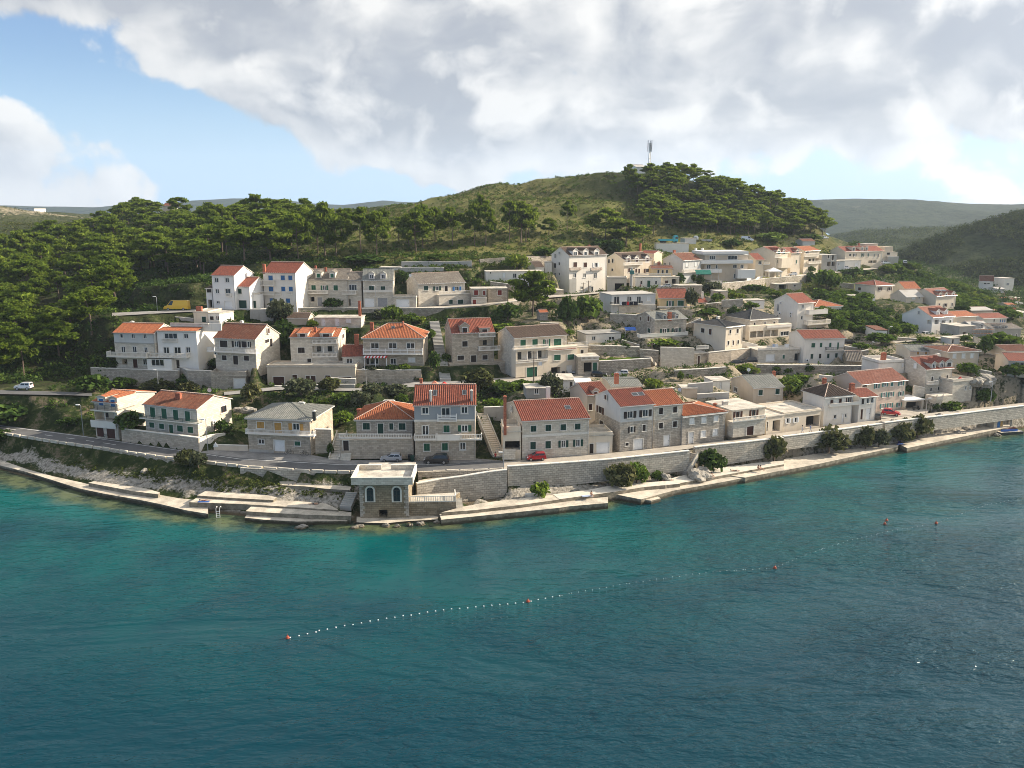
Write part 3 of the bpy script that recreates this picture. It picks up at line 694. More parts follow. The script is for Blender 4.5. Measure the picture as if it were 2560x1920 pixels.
H('house','three storey house with blue grey top floor and red ribbed tile roof','d3',(150,305),(800,300),900,dep=9.5,rg=(470,92),tile='tile_red',wall='stone_warm',band=(470,'bluegrey'),
  win=[('F','w:white',[(268,370),(685,363)],66,68),('F','w:white',[(487,392)],86,104),('F','w:white',[(270,578)],62,98),('F','s:green',[(495,562)],64,74),('F','o:green',[(688,557)],60,66),('F','s:green',[(286,757),(478,753)],60,78),('F','w:white',[(667,747)],56,74)],
  bal=[(395,415,488,605,.9,'slat'),(150,628,688,384,1.2,'bal'),(386,628,688,640,1.2,'solid'),(642,622,685,872,1.2,'bal')],
  chim=[(328,155,265,24,'trim_stone'),(762,150,262,22,'concrete'),(225,30,92,28,'brick_chimney','b')],sky=[(372,185,48,60),(683,180,45,50)],ex=[('string_course','trim_stone',150,466,800,486,-.07,.07)])
H('house','long stone house with dark red roof and two rows of four green windows','d3',(1300,475),(2010,440),880,pk=('L',1195,268),tile='tile_red',wall='stone_white',
  win=[('F','s:dkgreen',[(1420,560),(1577,552),(1736,545),(1890,537)],60,64),('F','s:dkgreen',[(1415,740),(1575,731)],58,78),('F','o:dkgreen',[(1737,722),(1893,712)],44,72),('L','s:cream_',[],1,1),('L','w:white',[(1196,350)],14,50)],
  chim=[(1575,115,265,38,'white','b')],sky=[(1783,340,40,42)],ex=[('string_course','trim_stone',1300,632,2010,655,-.06,.06)])
H('terrace','pale terrace block with open undercroft left of the long stone house','d3',(1095,590),(1285,590),890,dep=6,roof='flat',wall='cream',cat='outbuilding',parapet=.9,ang=4,win=[('F','k:cream',[(1200,740)],165,95)],ex=[('garden_wall','stone_white',1090,785,1228,890,-1.0,.4)],chim=[(1117,215,592,30,'brick_chimney')])
H('house','tall stone house with bright red roof, pale upper band and white garage door','d4',(475,490),(825,460),975,pk=('L',340,320),tile='tile_red',wall='stone_grey',band=(665,'palegrey'),
  win=[('F','o:dark',[(575,582),(738,566)],58,72),('F','o:dark',[(592,740)],32,62),('F','s:dark',[(723,722)],36,66),('F','s:dark',[(542,897)],34,30),('F','g:white',[(660,898)],104,114),('L','o:brown',[(258,530)],36,70),('L','s:brown',[(325,395)],25,50),('L','d:dark',[(270,697)],40,105)],sky=[(625,370,34,40),(688,365,34,40)])
H('house','rear wing with red roof and dormer behind the tall stone house','d4',(120,370),(345,350),700,Y=171,dep=8,rg=(300,225),tile='tile_red',wall='beige',win=[('F','s:brown',[(153,502)],38,66)],dorm=[(208,395,70,70,'s:brown')],chim=[(430,145,225,36,'brick_chimney','b')])
H('garage','low cream garage with white door between two stone houses','d4',(130,800),(390,790),1000,dep=6,roof='flat',wall='cream',cat='garage',parapet=.5,win=[('F','g:white',[(285,935)],136,110),('F','d:dark',[(165,942)],44,105)])
H('house','narrow stone house with rusty orange roof and white ground floor door','d4',(830,482),(1135,455),930,dep=9,rg=(850,318),tile='tile_orange',wall='stone_grey',band=(640,'stone_white'),
  win=[('F','s:dark',[(903,543),(1053,527)],44,66),('F','s:dark',[(903,698),(1051,682)],44,62),('F','d:white',[(963,860)],68,116)])
H('house','orange roofed stone house with white shutters beside the shore road','d4',(1135,600),(1590,550),903,dep=9.5,rg=(1260,462),roof='hip',hip=(0,1),tile='tile_orange',wall='stone_grey',
  win=[('F','s:white',[(1233,650),(1360,638)],50,62),('F','s:white',[(1488,625)],46,58),('F','s:white',[(1353,788),(1480,770)],52,68),('F','d:white',[(1222,828)],58,118)])
H('house','flat roofed house with balcony terrace over a stone garage','d4',(1660,535),(2010,498),828,dep=9,roof='flat',wall='cream',tile='roof_deck',
  win=[('F','o:brown',[(1720,587)],44,76),('F','o:brown',[(1890,568)],44,74),('F2','g:brown',[(1852,752)],76,95)],
  ex=[('ground_floor','stone_white',1675,668,2015,825,-2.0,2.0)],bal=[(1676,618,668,2015,.2,'bal',2.0)],chim=[(1585,436,470,50,'concrete'),(1480,462,485,24,'brick_chimney','b')])
H('garage_terrace','cream garage block with open bay and roof terrace','d4',(2028,605),(2212,580),790,dep=9,roof='flat',wall='cream',cat='garage',win=[('F','k:cream',[(2130,700)],86,118),('F','d:dark',[(2032,705)],22,95)])
H('garage_terrace','long low cream building with wide arched boat store','d5',(2,748),(392,700),930,dep=9,roof='flat',wall='cream',cat='outbuilding',parapet=.35,
  win=[('F','o:white',[(40,815)],28,50),('F','o:white',[(125,808)],28,50),('F','k:cream',[(305,822)],150,118)])
H('house','grey roofed house with small green shutters above the garage terrace','d4',(1890,292),(2205,276),548,Y=186,pk=('L',1772,165),tile='sheet_grey',wall='beige',
  win=[('F','s:dkgreen',[(1963,347),(2143,335)],48,56),('F','s:dkgreen',[(2133,470)],48,50),('F','d:white',[(2042,490)],40,92),('L','w:white',[(1697,315)],42,52)],chim=[(2105,120,150,24,'brick_chimney','b')])
H('house','white house with brown hip roof and brown shutters by the road','d5',(435,567),(735,542),856,dx=('L',200),rg=(432,422),roof='hip',tile='tile_dark',wall='white',
  win=[('F','s:brown',[(507,625)],38,66),('F','s:brown',[(598,615)],36,70),('F','o:brown',[(686,605)],28,72),('F','w:white',[(543,775)],30,40),('F','d:white',[(625,790)],30,95),('F','w:white',[(657,760)],20,40),('F','d:white',[(728,785)],34,95)],
  bal=[(490,642,672,812,.5,'solid')],chim=[(427,365,425,30,'brick_chimney','b')])
H('house','narrow white house with three arched windows over flower boxes','d5',(805,562),(985,545),826,dep=7,rg=(800,472),tile='tile_red',wall='white',
  win=[('F','s:dark',[(838,612)],32,58),('F','w:white',[(893,604)],30,56),('F','w:white',[(938,598)],30,56),('F','d:brown',[(826,748)],34,108),('F','g:white',[(893,742)],58,116)],chim=[(718,420,500,42,'brick_chimney'),(752,505,630,32,'greyrender')])
H('house','three storey beige house with rows of teal shutters','d5',(825,425),(1298,376),743,pk=('L',675,302),tile='tile_pink',wall='pink',
  win=[('F','o:teal',[(985,447)],28,50),('F','o:teal',[(1075,428)],30,48),('F','s:teal',[(1148,422)],32,48),('F','o:teal',[(1245,418)],30,48),('F','o:teal',[(1062,540),(1138,535)],30,48),('F','o:teal',[(1243,528)],26,46),('F','o:teal',[(1050,660),(1127,652),(1225,645)],30,46),('F','d:dark',[(856,460)],56,62)])
H('house','white gabled house with dark red roof above a stone stair terrace','d5',(1512,268),(1790,248),528,Y=199,pk=('L',1345,140),tile='tile_red',wall='stone_white',
  win=[('F','s:dark',[(1575,370),(1735,355)],22,46),('F','s:dark',[(1657,357)],15,30),('F','d:red',[(1720,487)],48,68),('F','s:dark',[(1563,485),(1643,472)],20,34),('L','s:white',[(1403,230)],34,50)],
  dorm=[(1590,262,50,55,'w:w'),(1672,252,50,55,'w:w'),(1752,248,80,62,'k:dark')],bal=[(1540,398,438,1650,.8,'bal'),(1690,386,428,1862,.8,'bal')],chim=[(1635,105,165,34,'white','b')])
H('outbuilding','white walled annexe with orange chimney behind the gabled white house','d5',(1010,200),(1280,190),300,Y=204,dep=7,roof='flat',wall='white',parapet=.6,chim=[(1055,95,178,46,'brick_chimney')],win=[('F','s:white',[(1265,222)],26,44)])
H('terrace','stone terrace block with two small windows and sloping stair wall','d5',(1800,400),(2012,378),618,Y=197,dep=8,roof='flat',wall='stone_white',cat='outbuilding',parapet=.5,win=[('F','w:white',[(1932,468),(1980,462)],18,40)],ex=[('stair_wall','stone_white',1620,560,1800,640,-1.5,3.0)])
H('carport','white canopy carport between the teal shuttered house and the stair','d5',(1285,600),(1490,585),705,Y=193,dep=5,roof='flat',wall='cream',tile='white_paint',cat='carport',win=[('F','k:cream',[(1380,655)],170,85)])
# ---------------- second row
H('house','cream house with orange roof and wide balcony by the pine slope','c1',(355,895),(785,905),1268,Y=207,dep=9,rg=(650,800),tile='tile_orange',wall='stone_white',band=(1003,'palegrey'),
  win=[('F','w:white',[(440,935)],26,42),('F','w:blue',[(565,938)],28,46),('F','w:white',[(690,940)],30,46),('F','w:white',[(460,1080),(580,1080)],36,64),('F','w:white',[(700,1085)],30,56),('F','d:brown',[(588,1228)],40,92),('F','k:cream',[(475,1210)],50,56),('F','w:white',[(690,1212)],35,62)],
  bal=[(275,1103,1160,704,1.8,'bal')],chim=[(555,780,800,26,'white','b')],ex=[('shadow_strip','greyrender',360,1000,785,1010,-.12,.12)])  # grey strip drawn in for the shadow line between the floors
H('house','white house with rooftop terrace and narrow strip of orange tiles','c1',(815,885),(1235,890),1300,Y=206,dep=13,roof='flat',tile='roof_deck',wall='white_clean',band=None,
  win=[('F','w:white',[(965,937)],130,56),('F','w:white',[(1127,937)],42,46),('F','w:white',[(918,1090)],50,70),('F','w:white',[(1037,1090)],62,70),('F','w:white',[(1150,1085)],40,60),('F1.6','w:white',[(825,1220)],125,68),('F','d:dark',[(1042,1235)],26,85)],
  bal=[(708,1116,1168,1132,1.8,'bal'),(870,964,1005,1030,.3,'bal'),(960,796,832,1366,.15,'bal',-3.4)],ex=[('kitchen_extension','white_clean',710,1180,972,1300,-1.6,1.6),('roof_parapet','white',960,796,1500,885,3.4,.25)])
def tile_strip(h,c,x0,y0,x1,y1,v0,v1,tile):
    p=h.front(c,x0,y0,v0); q=h.front(c,x1,y0,v0); r=h.front(c,(x0+x1)/2,y1,v1); mb=MB()
    slope(mb,Vector((p.x,v0,p.z+.05)),Vector((q.x,v0,p.z+.05)),Vector((0,v1-v0,r.z-p.z)),lambda s:1,q.x-p.x,0,0,0,nrm=Vector((0,0,1)))
    mb.box(p.x,q.x,v0,v0+.1,p.z-.15,p.z+.03,1); mb.build('tile_strip',[M(tile),M('trim_stone')],h.o)
tile_strip(HOUSES['white house with rooftop terrace and narrow strip of orange tiles'],'c1',812,880,1238,840,-.35,3.3,'tile_orange')
H('house','cream house with long brown tile roof, dark shutters and white balcony','c1',(1425,950),(1860,960),1240,Y=206,pk=('R',1985,815),tile='tile_brown',wall='stone_white',
  win=[('F','s:dark',[(1528,1020)],76,72),('F','o:dark',[(1662,1022)],36,62),('F','s:dark',[(1740,1025)],40,66),('F','o:dark',[(1790,1025)],20,60),('F','w:white',[(1410,1160)],30,70),('F','s:dark',[(1534,1167)],46,50),('F','d:dark',[(1655,1192)],46,95),('F','s:dark',[(1770,1172)],50,52),('R','s:dark',[(1988,990)],40,36),('R','d:dark',[(2032,1005)],24,84),('R','s:brown',[(1998,880)],16,54)],
  bal=[(1345,1055,1104,1868,1.4,'iwhite')],chim=[(1722,775,815,26,'white','b')],ac=[('F',1452,1118)])
H('house','white house with two big boxy dormers and balustraded loggias','c2',(105,948),(612,918),1250,Y=208,pk=('R',655,855),tile='tile_orange',wall='stone_white',
  win=[('F','s:dark',[(226,1087)],70,58),('F','d:dark',[(312,1213)],38,74),('F','v:white',[(460,1080)],230,72),('R','s:brown',[(670,938)],14,45)],
  bal=[(342,978,1020,604,.5,'bal'),(342,1118,1165,604,.5,'bal')],dorm=[(240,955,110,90,'s:dark','shed'),(490,965,130,82,'s:dark','shed')],chim=[(376,845,895,26,'brick_chimney')])
H('house','stone house with broad orange hip roof and white slatted balcony','c2',(880,960),(1525,960),1235,Y=208,dep=11,rg=(1230,800),roof='hip',tile='tile_orange',wall='stone_warm',
  win=[('F','w:white',[(1008,1040),(1198,1040),(1388,1040)],82,58),('F','w:white',[(1205,1205)],54,60),('F','s:white',[(1400,1190)],70,44),('F','d:dark',[(938,1210)],36,80),('F','w:white',[(1000,1205)],90,72)],
  bal=[(878,1070,1138,1516,1.2,'slat')],chim=[(978,795,890,36,'brick_chimney','b'),(1310,780,840,12,'brick_chimney'),(1520,905,935,26,'brick_chimney','b')],sky=[(1205,848,40,24)])
H('outbuilding','low red roofed annexe with tall brick chimney stack','c2',(665,1150),(885,1146),1245,Y=207,dep=8,rg=(800,1030),tile='tile_red',wall='stone_white',trim=False,win=[('F','w:white',[(737,1200)],60,50)],chim=[(818,920,1040,48,'brick_chimney')])
H('house','beige stone house with red roof, arched dormer and corner loggias','c2',(1830,905),(2276,905),1235,Y=211,pk=('L',1790,757),tile='tile_red',wall='stone_warm',
  win=[('F','s:dark',[(1967,1020)],56,58),('F','s:dark',[(1922,1167)],68,46),('F','d:dark',[(2060,1185)],58,88),('F','s:dark',[(2180,1163)],55,48),('F','v:cream',[(2195,1012)],150,66)],
  bal=[(2115,908,952,2292,.6,'bal'),(2115,1048,1098,2345,.9,'bal')],dorm=[(1965,918,98,92,'s:dark'),(2178,925,110,78,'s:dark','shed')],
  ex=[('ground_floor','stone_warm',1805,1236,2440,1425,-1.6,4.0)])
H('house','green shuttered house with brown roof over two garages and yellow stone gable','c3',(365,1040),(925,1028),1462,Y=208,pk=('L',275,930),tile='tile_dark',wall='stone_white',
  win=[('F','s:green',[(458,1095),(585,1090)],58,70),('F','o:green',[(708,1092)],32,72),('F','s:green',[(825,1090)],80,80),('F2.5','s:green',[(822,1250)],70,58),('F2.5','s:green',[(965,1245)],70,58),('F2.5','g:green',[(552,1405)],110,105),('F2.5','k:cream',[(805,1395)],98,86),('F2.5','d:white',[(950,1375)],58,84),('F2.5','v:white',[(560,1228)],325,95)],
  bal=[(356,1132,1176,730,.15,'bal',2.5),(380,1288,1318,720,.15,'bal',2.5)],ex=[('front_block','cream',380,1172,1035,1465,-2.5,2.5)])
tile_strip(HOUSES['green shuttered house with brown roof over two garages and yellow stone gable'],'c3',738,1178,1030,1135,-2.8,-1.2,'tile_red')
H('garage','stone garage with half open green door and balustraded roof terrace','c3',(1045,1245),(1268,1240),1415,Y=209,dep=6,roof='flat',wall='stone_warm',cat='garage',win=[('F','k:cream',[(1150,1358)],95,112),('F','g:green',[(1222,1358)],46,112)],bal=[(1078,1240,1282,1266,.1,'bal')])
H('outbuilding','small pale block with balustrade above the stone garage','c3',(1030,1140),(1150,1135),1245,Y=214,dep=5,roof='flat',wall='cream',win=[('F','s:dark',[(1085,1190)],32,42)],bal=[(935,1090,1135,1145,.2,'bal')])
H('garage','stone garage block with white door and parapet terrace','c1',(1390,1360),(1765,1355),1500,Y=201,dep=8,roof='flat',wall='stone_grey',cat='garage',parapet=1.0,win=[('F','g:white',[(1697,1445)],114,110)])
H('garage','long cream garage terrace with four dark brown doors','c2',(-142,1258),(800,1262),1457,Y=203,dep=6,roof='flat',wall='beige',cat='garage',parapet=.4,
  win=[('F','g:brown',[(-13,1413)],112,88),('F','s:brown',[(158,1378)],48,56),('F','d:brown',[(300,1408)],46,96),('F','d:brown',[(352,1408)],50,96),('F','s:brown',[(508,1378)],50,46),('F','g:brown',[(692,1410)],130,76)])
H('outbuilding','small cream house on a lane with square brick chimney','c1',(1205,680),(1360,682),790,Y=222,dep=8,roof='flat',wall='cream',parapet=.2,win=[('F','d:dkgreen',[(1318,760)],40,60)],chim=[(1270,625,678,60,'brick_chimney')])
H('outbuilding','curved white annexe with two dark windows beside the cream lane house','c1',(1362,690),(1480,695),785,Y=221,dep=6,roof='flat',wall='white',win=[('F','s:dark',[(1402,746)],36,38),('F','w:white',[(1462,746)],30,46)])
H('outbuilding','low flat roofed stone store with two white doors','c2',(360,740),(862,740),835,Y=226,dep=6,roof='flat',wall='stone_white',win=[('F','d:white',[(460,790)],36,76),('F','d:white',[(607,790)],36,80),('F','s:white',[(728,773)],46,42)],chim=[(850,565,722,26,'brick_chimney')])
H('shed','brown shed with low tiled roof below the upper road','c2',(80,742),(300,742),812,Y=226,dep=6,rg=(210,690),tile='tile_dark',wall='beige',cat='shed',trim=False)
# ---------------- third row
H('house','tall narrow white house with red gable roof at the end of its row','c1',(1400,286),(1635,290),645,Y=234,pk=('R',1735,190),tile='tile_red',wall='white_clean',
  win=[('F','w:white',[(1452,342),(1564,342)],36,46),('F','w:white',[(1460,460)],32,46),('F','w:white',[(1572,460)],50,52),('F','w:white',[(1468,578)],32,28),('F','g:white',[(1582,605)],80,78)],bal=[(1545,482,520,1603,.5,'bal')])
H('outbuilding','little side wing with open porch left of the narrow white house','c1',(1337,428),(1400,428),640,Y=235,dep=6,roof='shed',rg=(1370,405),tile='tile_dark',wall='white_clean',win=[('F','s:dark',[(1373,455)],46,36),('F','k:white',[(1385,595)],34,90)])
H('house','low white house with small red roof and dark green garage','c1',(1640,405),(1800,410),640,Y=234.5,pk=('R',1898,312),tile='tile_red',wall='white_clean',win=[('F','s:dkgreen',[(1698,460)],38,52),('F','g:dkgreen',[(1727,600)],84,86)])
H('outbuilding','white terrace wall block with green door beside the blue shuttered house','c1',(1802,485),(1905,485),640,Y=235,dep=4,roof='flat',wall='white_clean',win=[('F','d:dkgreen',[(1856,600)],28,74)])
H('house','cream house with bright blue shutters and red roof','c2',(-182,258),(160,260),635,Y=240,pk=('R',250,152),tile='tile_red',wall='white',
  win=[('F','s:blue',[(30,317),(110,317)],40,48),('F','s:blue',[(35,436),(115,436)],40,48),('F','s:blue',[(85,560)],42,46),('F','s:blue',[(-100,318),(-95,436)],44,50),('F','s:blue',[(-87,558)],42,46),('F','s:blue',[(-192,544)],20,22)],
  bal=[(-230,345,402,-70,.9,'bal'),(-215,462,502,-68,.9,'bal'),(-60,462,502,0,.5,'bal'),(62,468,500,122,.4,'bal')],chim=[(-165,175,252,24,'brick_chimney')])
H('house','white house with grey brown roof, green dormers and vine covered porch','c2',(275,335),(715,342),628,Y=245,pk=('R',750,225),tile='tile_grey',wall='stone_white',
  win=[('F','s:green',[(357,420)],44,50),('F','o:green',[(472,423)],30,50),('F','s:green',[(592,424)],44,56),('F','d:grey',[(425,570)],46,90),('F','d:grey',[(208,585)],44,90),('F','k:cream',[(345,545)],40,50)],
  bal=[(290,450,490,510,.9,'bal')],dorm=[(410,322,66,62,'s:green'),(555,322,66,62,'s:green')],chim=[(380,190,228,20,'brick_chimney','b'),(487,208,250,22,'brick_chimney')])
H('house','slim house with arched white window between two taller gables','c2',(718,337),(862,337),628,Y=246,dep=8,rg=(800,255),tile='tile_grey',wall='stone_white',win=[('F','w:white',[(775,420)],80,58),('F','k:cream',[(725,580)],50,70)],bal=[(655,452,496,806,1.0,'bal')])
H('house','white house with plain grey roof and two curved dormers over garages','c2',(880,340),(1200,338),630,Y=246,dep=8.5,rg=(1080,222),tile='sheet_grey',wall='stone_white',
  win=[('F','s:dkgreen',[(973,430)],50,52),('F','s:dkgreen',[(1095,432)],48,50),('F','g:white',[(950,582)],98,90),('F','g:grey',[(1092,578)],100,90)],bal=[(885,456,474,1200,.3,'solid')],dorm=[(975,330,62,54,'w:w','gable','white'),(1098,330,62,54,'w:w','gable','white')])
H('garage','low cream garage with wide white door in the third row','c2',(1202,524),(1448,524),630,Y=246,dep=6,roof='flat',wall='stone_white',cat='garage',parapet=.3,win=[('F','g:white',[(1305,588)],134,84)])
H('house','long low stone house with grey brown roof and outside staircase','c2',(1470,380),(1965,380),628,Y=248,pk=('L',1405,272),tile='tile_grey',wall='stone_white',
  win=[('F','s:dkgreen',[(1553,428)],46,48),('F','o:dkgreen',[(1670,430)],34,44),('F','d:dark',[(1768,432)],30,54),('F','o:blue',[(1882,432)],40,44),('F2','s:dkgreen',[(1818,572)],38,46),('F2','s:dkgreen',[(1920,572)],58,46)],
  bal=[(1692,464,502,2030,.1,'bal',2)],ex=[('front_terrace','stone_white',1690,500,2030,612,-2.0,2.0)])
H('cottage','low stone cottage with red door and red shutters','c2',(2037,432),(2200,430),612,Y=251,dep=6,roof='flat',wall='stone_warm',win=[('F','s:red',[(2085,475)],42,52),('F','s:red',[(2172,478)],26,48),('F1','d:red',[(2068,578)],38,58)],bal=[(2040,502,530,2200,.8,'iron')],ex=[('lower_wall','stone_white',2035,535,2200,615,-1.0,1.0)])
H('cottage','flat stone cottage with single red shutter by the upper road','c3',(80,515),(292,513),668,Y=253,dep=6,roof='flat',wall='stone_warm',win=[('F','s:red',[(210,560)],42,52)])
H('outbuilding','long low white building behind the round pine','c3',(65,335),(660,330),478,Y=268,dep=6,roof='flat',wall='white',win=[('F','s:white',[(255,375)],26,48),('F','w:white',[(370,380)],38,48),('F','s:dark',[(112,348)],10,20)])
H('house','tall white house with three dormers and wooden balconies','c3',(950,165),(1350,168),580,Y=287,pk=('L',855,78),tile='tile_dark',wall='white',
  win=[('F','s:brown',[(1012,262)],40,50),('F','s:brown',[(1120,265)],36,50),('F','o:white',[(1233,265)],30,46),('F','w:white',[(1008,378)],30,46),('F','w:white',[(1113,378)],28,44),('F','w:white',[(1228,380)],30,54),('F','w:white',[(1083,510)],24,30),('F','w:white',[(1190,522)],28,54),('F','w:white',[(993,535)],26,80),('L','w:white',[(803,170)],18,45),('L','w:white',[(847,140)],16,30),('L','s:dark',[(798,272)],22,48),('L','s:dark',[(843,252)],14,30),('L','w:white',[(797,372)],18,45),('L','w:white',[(842,362)],14,30)],
  bal=[(965,297,328,1080,.7,'iwood'),(1190,298,328,1302,.7,'iwood')],dorm=[(1015,175,56,62,'w:w','gable','white'),(1125,175,56,62,'w:w','gable','white'),(1240,175,56,62,'w:w','gable','white')],ex=[('stone_corner','greyrender',952,418,1026,578,-.1,.1)],chim=[(1160,55,85,20,'brick_chimney','b')])
H('house','cream house with brown roof and three pointed dormers over a balcony','c3',(1535,210),(1828,212),385,Y=302,pk=('L',1435,138),tile='tile_dark',wall='cream',
  win=[('F','s:brown',[(1585,322)],22,42),('F','s:brown',[(1660,326),(1692,328)],20,44),('F','o:brown',[(1780,325)],34,42),('L','s:dark',[(1372,225)],18,40),('L','s:dark',[(1415,222)],18,40),('L','s:dark',[(1408,316)],20,24)],
  dorm=[(1580,238,44,56,'s:brown','gable','white'),(1668,238,44,56,'s:brown','gable','white'),(1780,232,44,56,'s:brown','gable','white')],bal=[(1535,242,272,1732,.7,'bal')],chim=[(1635,130,155,22,'brick_chimney','b')])
H('house','small house with tall brick chimney behind the pointed dormers','c3',(1705,140),(1850,145),260,Y=318,dep=8,rg=(1770,112),tile='tile_red',wall='beige',trim=False,chim=[(1702,38,125,18,'brick_chimney')])
H('outbuilding','white flat roofed house with green door below a balustraded terrace','c3',(1652,395),(1925,392),515,Y=293,dep=7,roof='flat',wall='white',win=[('F','d:green',[(1795,468)],34,72),('F','w:white',[(1716,452)],22,38),('F','w:white',[(1873,452)],22,36),('F','s:brown',[(1985,448)],36,34)],bal=[(1632,358,388,2030,.2,'bal')])
H('house','small yellow cream house with brown roof above the parked white car','c3',(1830,302),(2052,302),395,Y=300,dep=7,rg=(1950,272),tile='tile_brown',wall='yellow',win=[('F','w:brown',[(1897,338)],22,36),('F','s:dark',[(1943,338)],20,36),('F','w:brown',[(1988,336)],22,36)],chim=[(1900,240,275,24,'brick_chimney','b')])
H('garage','cream block with open dark garage beside the white car','c3',(1925,392),(2120,390),492,Y=296,dep=6,roof='flat',wall='cream',cat='garage',win=[('F','k:cream',[(2065,452)],50,76),('F','s:brown',[(1985,448)],36,34)])
H('terrace','cream retaining terrace with dark garage right of the tall white house','c3',(1352,402),(1560,404),545,Y=288,dep=6,roof='flat',wall='cream',cat='outbuilding',parapet=.3,win=[('F','k:cream',[(1482,500)],100,78)])
H('outbuilding','tiny white gabled store left of the tall white house','c3',(590,290),(680,290),340,Y=282,pk=('L',545,232),tile='tile_dark',wall='white',trim=False)
H('outbuilding','white wall block left of the tall white house','c3',(690,235),(765,235),380,Y=292,dep=5,roof='flat',wall='white')
# ---------------- middle right
H('house','grey concrete house with flat roof and laundry on the balcony','c3',(1400,582),(1868,568),782,Y=246,dep=9,roof='flat',wall='palegrey',tile='concrete',
  win=[('F','w:white',[(1455,640)],60,80),('F','w:white',[(1575,630)],20,60),('F','w:white',[(1600,625)],24,48),('F','w:white',[(1690,640)],46,80),('F','s:white',[(1790,625)],34,48),('F','s:white',[(1348,620)],20,50),('F','s:dark',[(1675,755)],20,40)],bal=[(1400,660,694,1735,1.2,'iron')],ex=[('ground_floor','stone_white',1480,700,1868,785,-.3,.3)])
H('house','yellowish house with plain red roof and green shutters above a terrace','c3',(1905,615),(2205,615),705,Y=252,dep=9,rg=(2000,515),tile='tile_red',wall='yellow',
  win=[('F','o:green',[(2022,675)],34,54),('F','s:green',[(2135,672)],66,55)],bal=[(1882,706,742,2290,.2,'bal',2)],ex=[('terrace_base','stone_warm',1882,742,2290,900,-2,2)])
H('house','grey stone house with slab roof, red chimney and vine terrace','c3',(1860,845),(2195,832),1030,Y=228,pk=('L',1762,762),tile='sheet_grey',wall='stone_grey',
  win=[('F','o:dkgreen',[(1962,985)],46,82),('F','o:dkgreen',[(2085,966)],44,56),('L','s:brown',[(1800,836)],24,52),('L','s:brown',[(1710,838)],16,40),('L','s:dkgreen',[(1797,962)],30,46)],
  dorm=[(1965,852,44,52,'w:w'),(2090,848,44,52,'w:w')],chim=[(2015,770,836,36,'brick_chimney')],bal=[(1700,1005,1040,2215,1.6,'solid')],ex=[('terrace_base','stone_white',1750,1042,2215,1150,-1.6,1.6)])
H('house','white house with dark hip roof and brown slatted terrace fence','c4',(745,1095),(925,1088),1300,Y=222,dx=('L',400),rg=(690,1010),roof='hip',tile='tile_slate',wall='cream',
  win=[('F','w:brown',[(790,1145)],22,42),('F','w:brown',[(868,1138)],22,42),('F','w:brown',[(770,1265)],20,40),('F','s:brown',[(822,1264)],16,50),('F','w:brown',[(873,1255)],18,40),('L','s:dark',[(497,1132)],40,46),('L','s:brown',[(577,1147)],32,60)],chim=[(660,985,1015,24,'stone_white','b')],ang=24)
H('house','white house with dark slate hip roof and deep ground floor loggia','c4',(1000,1018),(1305,1020),1215,Y=236,dx=('L',745),rg=(1015,908),roof='hip',tile='tile_slate',wall='stone_white',
  win=[('F','w:white',[(1048,1067)],22,42),('F','w:white',[(1158,1062)],26,42),('F','w:brown',[(1258,1062)],26,44),('F1.5','v:cream',[(1150,1168)],300,70),('F1.5','w:white',[(1370,1165)],90,46)],ex=[('loggia_block','cream',995,1088,1440,1250,-1.5,1.5)],bal=[(1180,1085,1112,1440,.1,'solid',1.5)],ang=15)
H('house','tall white gabled house with air conditioners on its side wall','c4',(1510,838),(1680,830),1115,Y=248,pk=('L',1388,742),tile='tile_red',wall='white',ang=18,
  win=[('F','w:white',[(1562,880)],24,42),('F','w:white',[(1552,997)],20,38),('L','s:white',[(1225,880)],20,70),('L','w:white',[(1297,890)],24,74),('L','w:white',[(1220,985)],18,44),('L','w:white',[(1292,990)],20,44),('L','s:grey',[(1455,1115)],16,60)],ac=[('L',1328,838),('L',1320,950),('L',1440,950),('L',1440,978)],
  ex=[('balcony_block','cream',1630,1075,1830,1110,-1.0,2.0)],bal=[(1630,918,965,1832,1.6,'solid'),(1615,1030,1080,1862,1.8,'bal')])
H('house','pale house with orange hip roof behind the tall gabled one','c4',(1690,882),(1972,882),985,Y=264,dep=10,rg=(1712,803),roof='hip',tile='tile_orange',wall='white',win=[('F','s:dkgreen',[(1847,925)],28,42),('F','o:dkgreen',[(1920,922)],40,42)],bal=[(1832,952,982,2002,1.0,'slat')],ang=15)
H('house','white two storey house with red roof and green shutters above the lower lane','c4',(1580,1216),(2010,1210),1495,Y=222,pk=('L',1500,1130),tile='tile_red',wall='white',
  win=[('F','s:green',[(1672,1290)],42,46),('F','s:green',[(1755,1288)],28,46),('F','s:green',[(1853,1286)],26,46),('F','s:green',[(1935,1300)],24,80),('F','s:dkgreen',[(1657,1408)],30,50),('F','s:dark',[(1745,1405)],28,48),('F','s:dkgreen',[(1832,1402)],28,46),('F','s:dkgreen',[(1918,1398)],30,46)],bal=[(1815,1312,1348,2030,.9,'iron')],ac=[('F',1607,1448)],ang=10)
H('terrace','balustraded terrace over a white garage left of the red roofed house','c4',(1085,1345),(1575,1330),1478,Y=222,dep=7,roof='flat',wall='stone_white',cat='outbuilding',win=[('F','g:white',[(1215,1425)],96,76),('F','s:green',[(1357,1413)],26,40),('F','v:cream',[(1520,1420)],100,90)],bal=[(1088,1318,1345,1578,.1,'bal')],ang=10)
H('outbuilding','white walled yard with pale net fence beside the tall gabled house','c4',(930,812),(1155,805),905,Y=262,dep=4,roof='flat',wall='white_clean')
H('outbuilding','stone gatehouse block with brown door beside the lower lane','c4',(400,1380),(560,1370),1505,Y=219,dep=4,roof='flat',wall='stone_warm',win=[('F','d:brown',[(455,1448)],26,92)],bal=[(432,1295,1335,560,.1,'bal')])
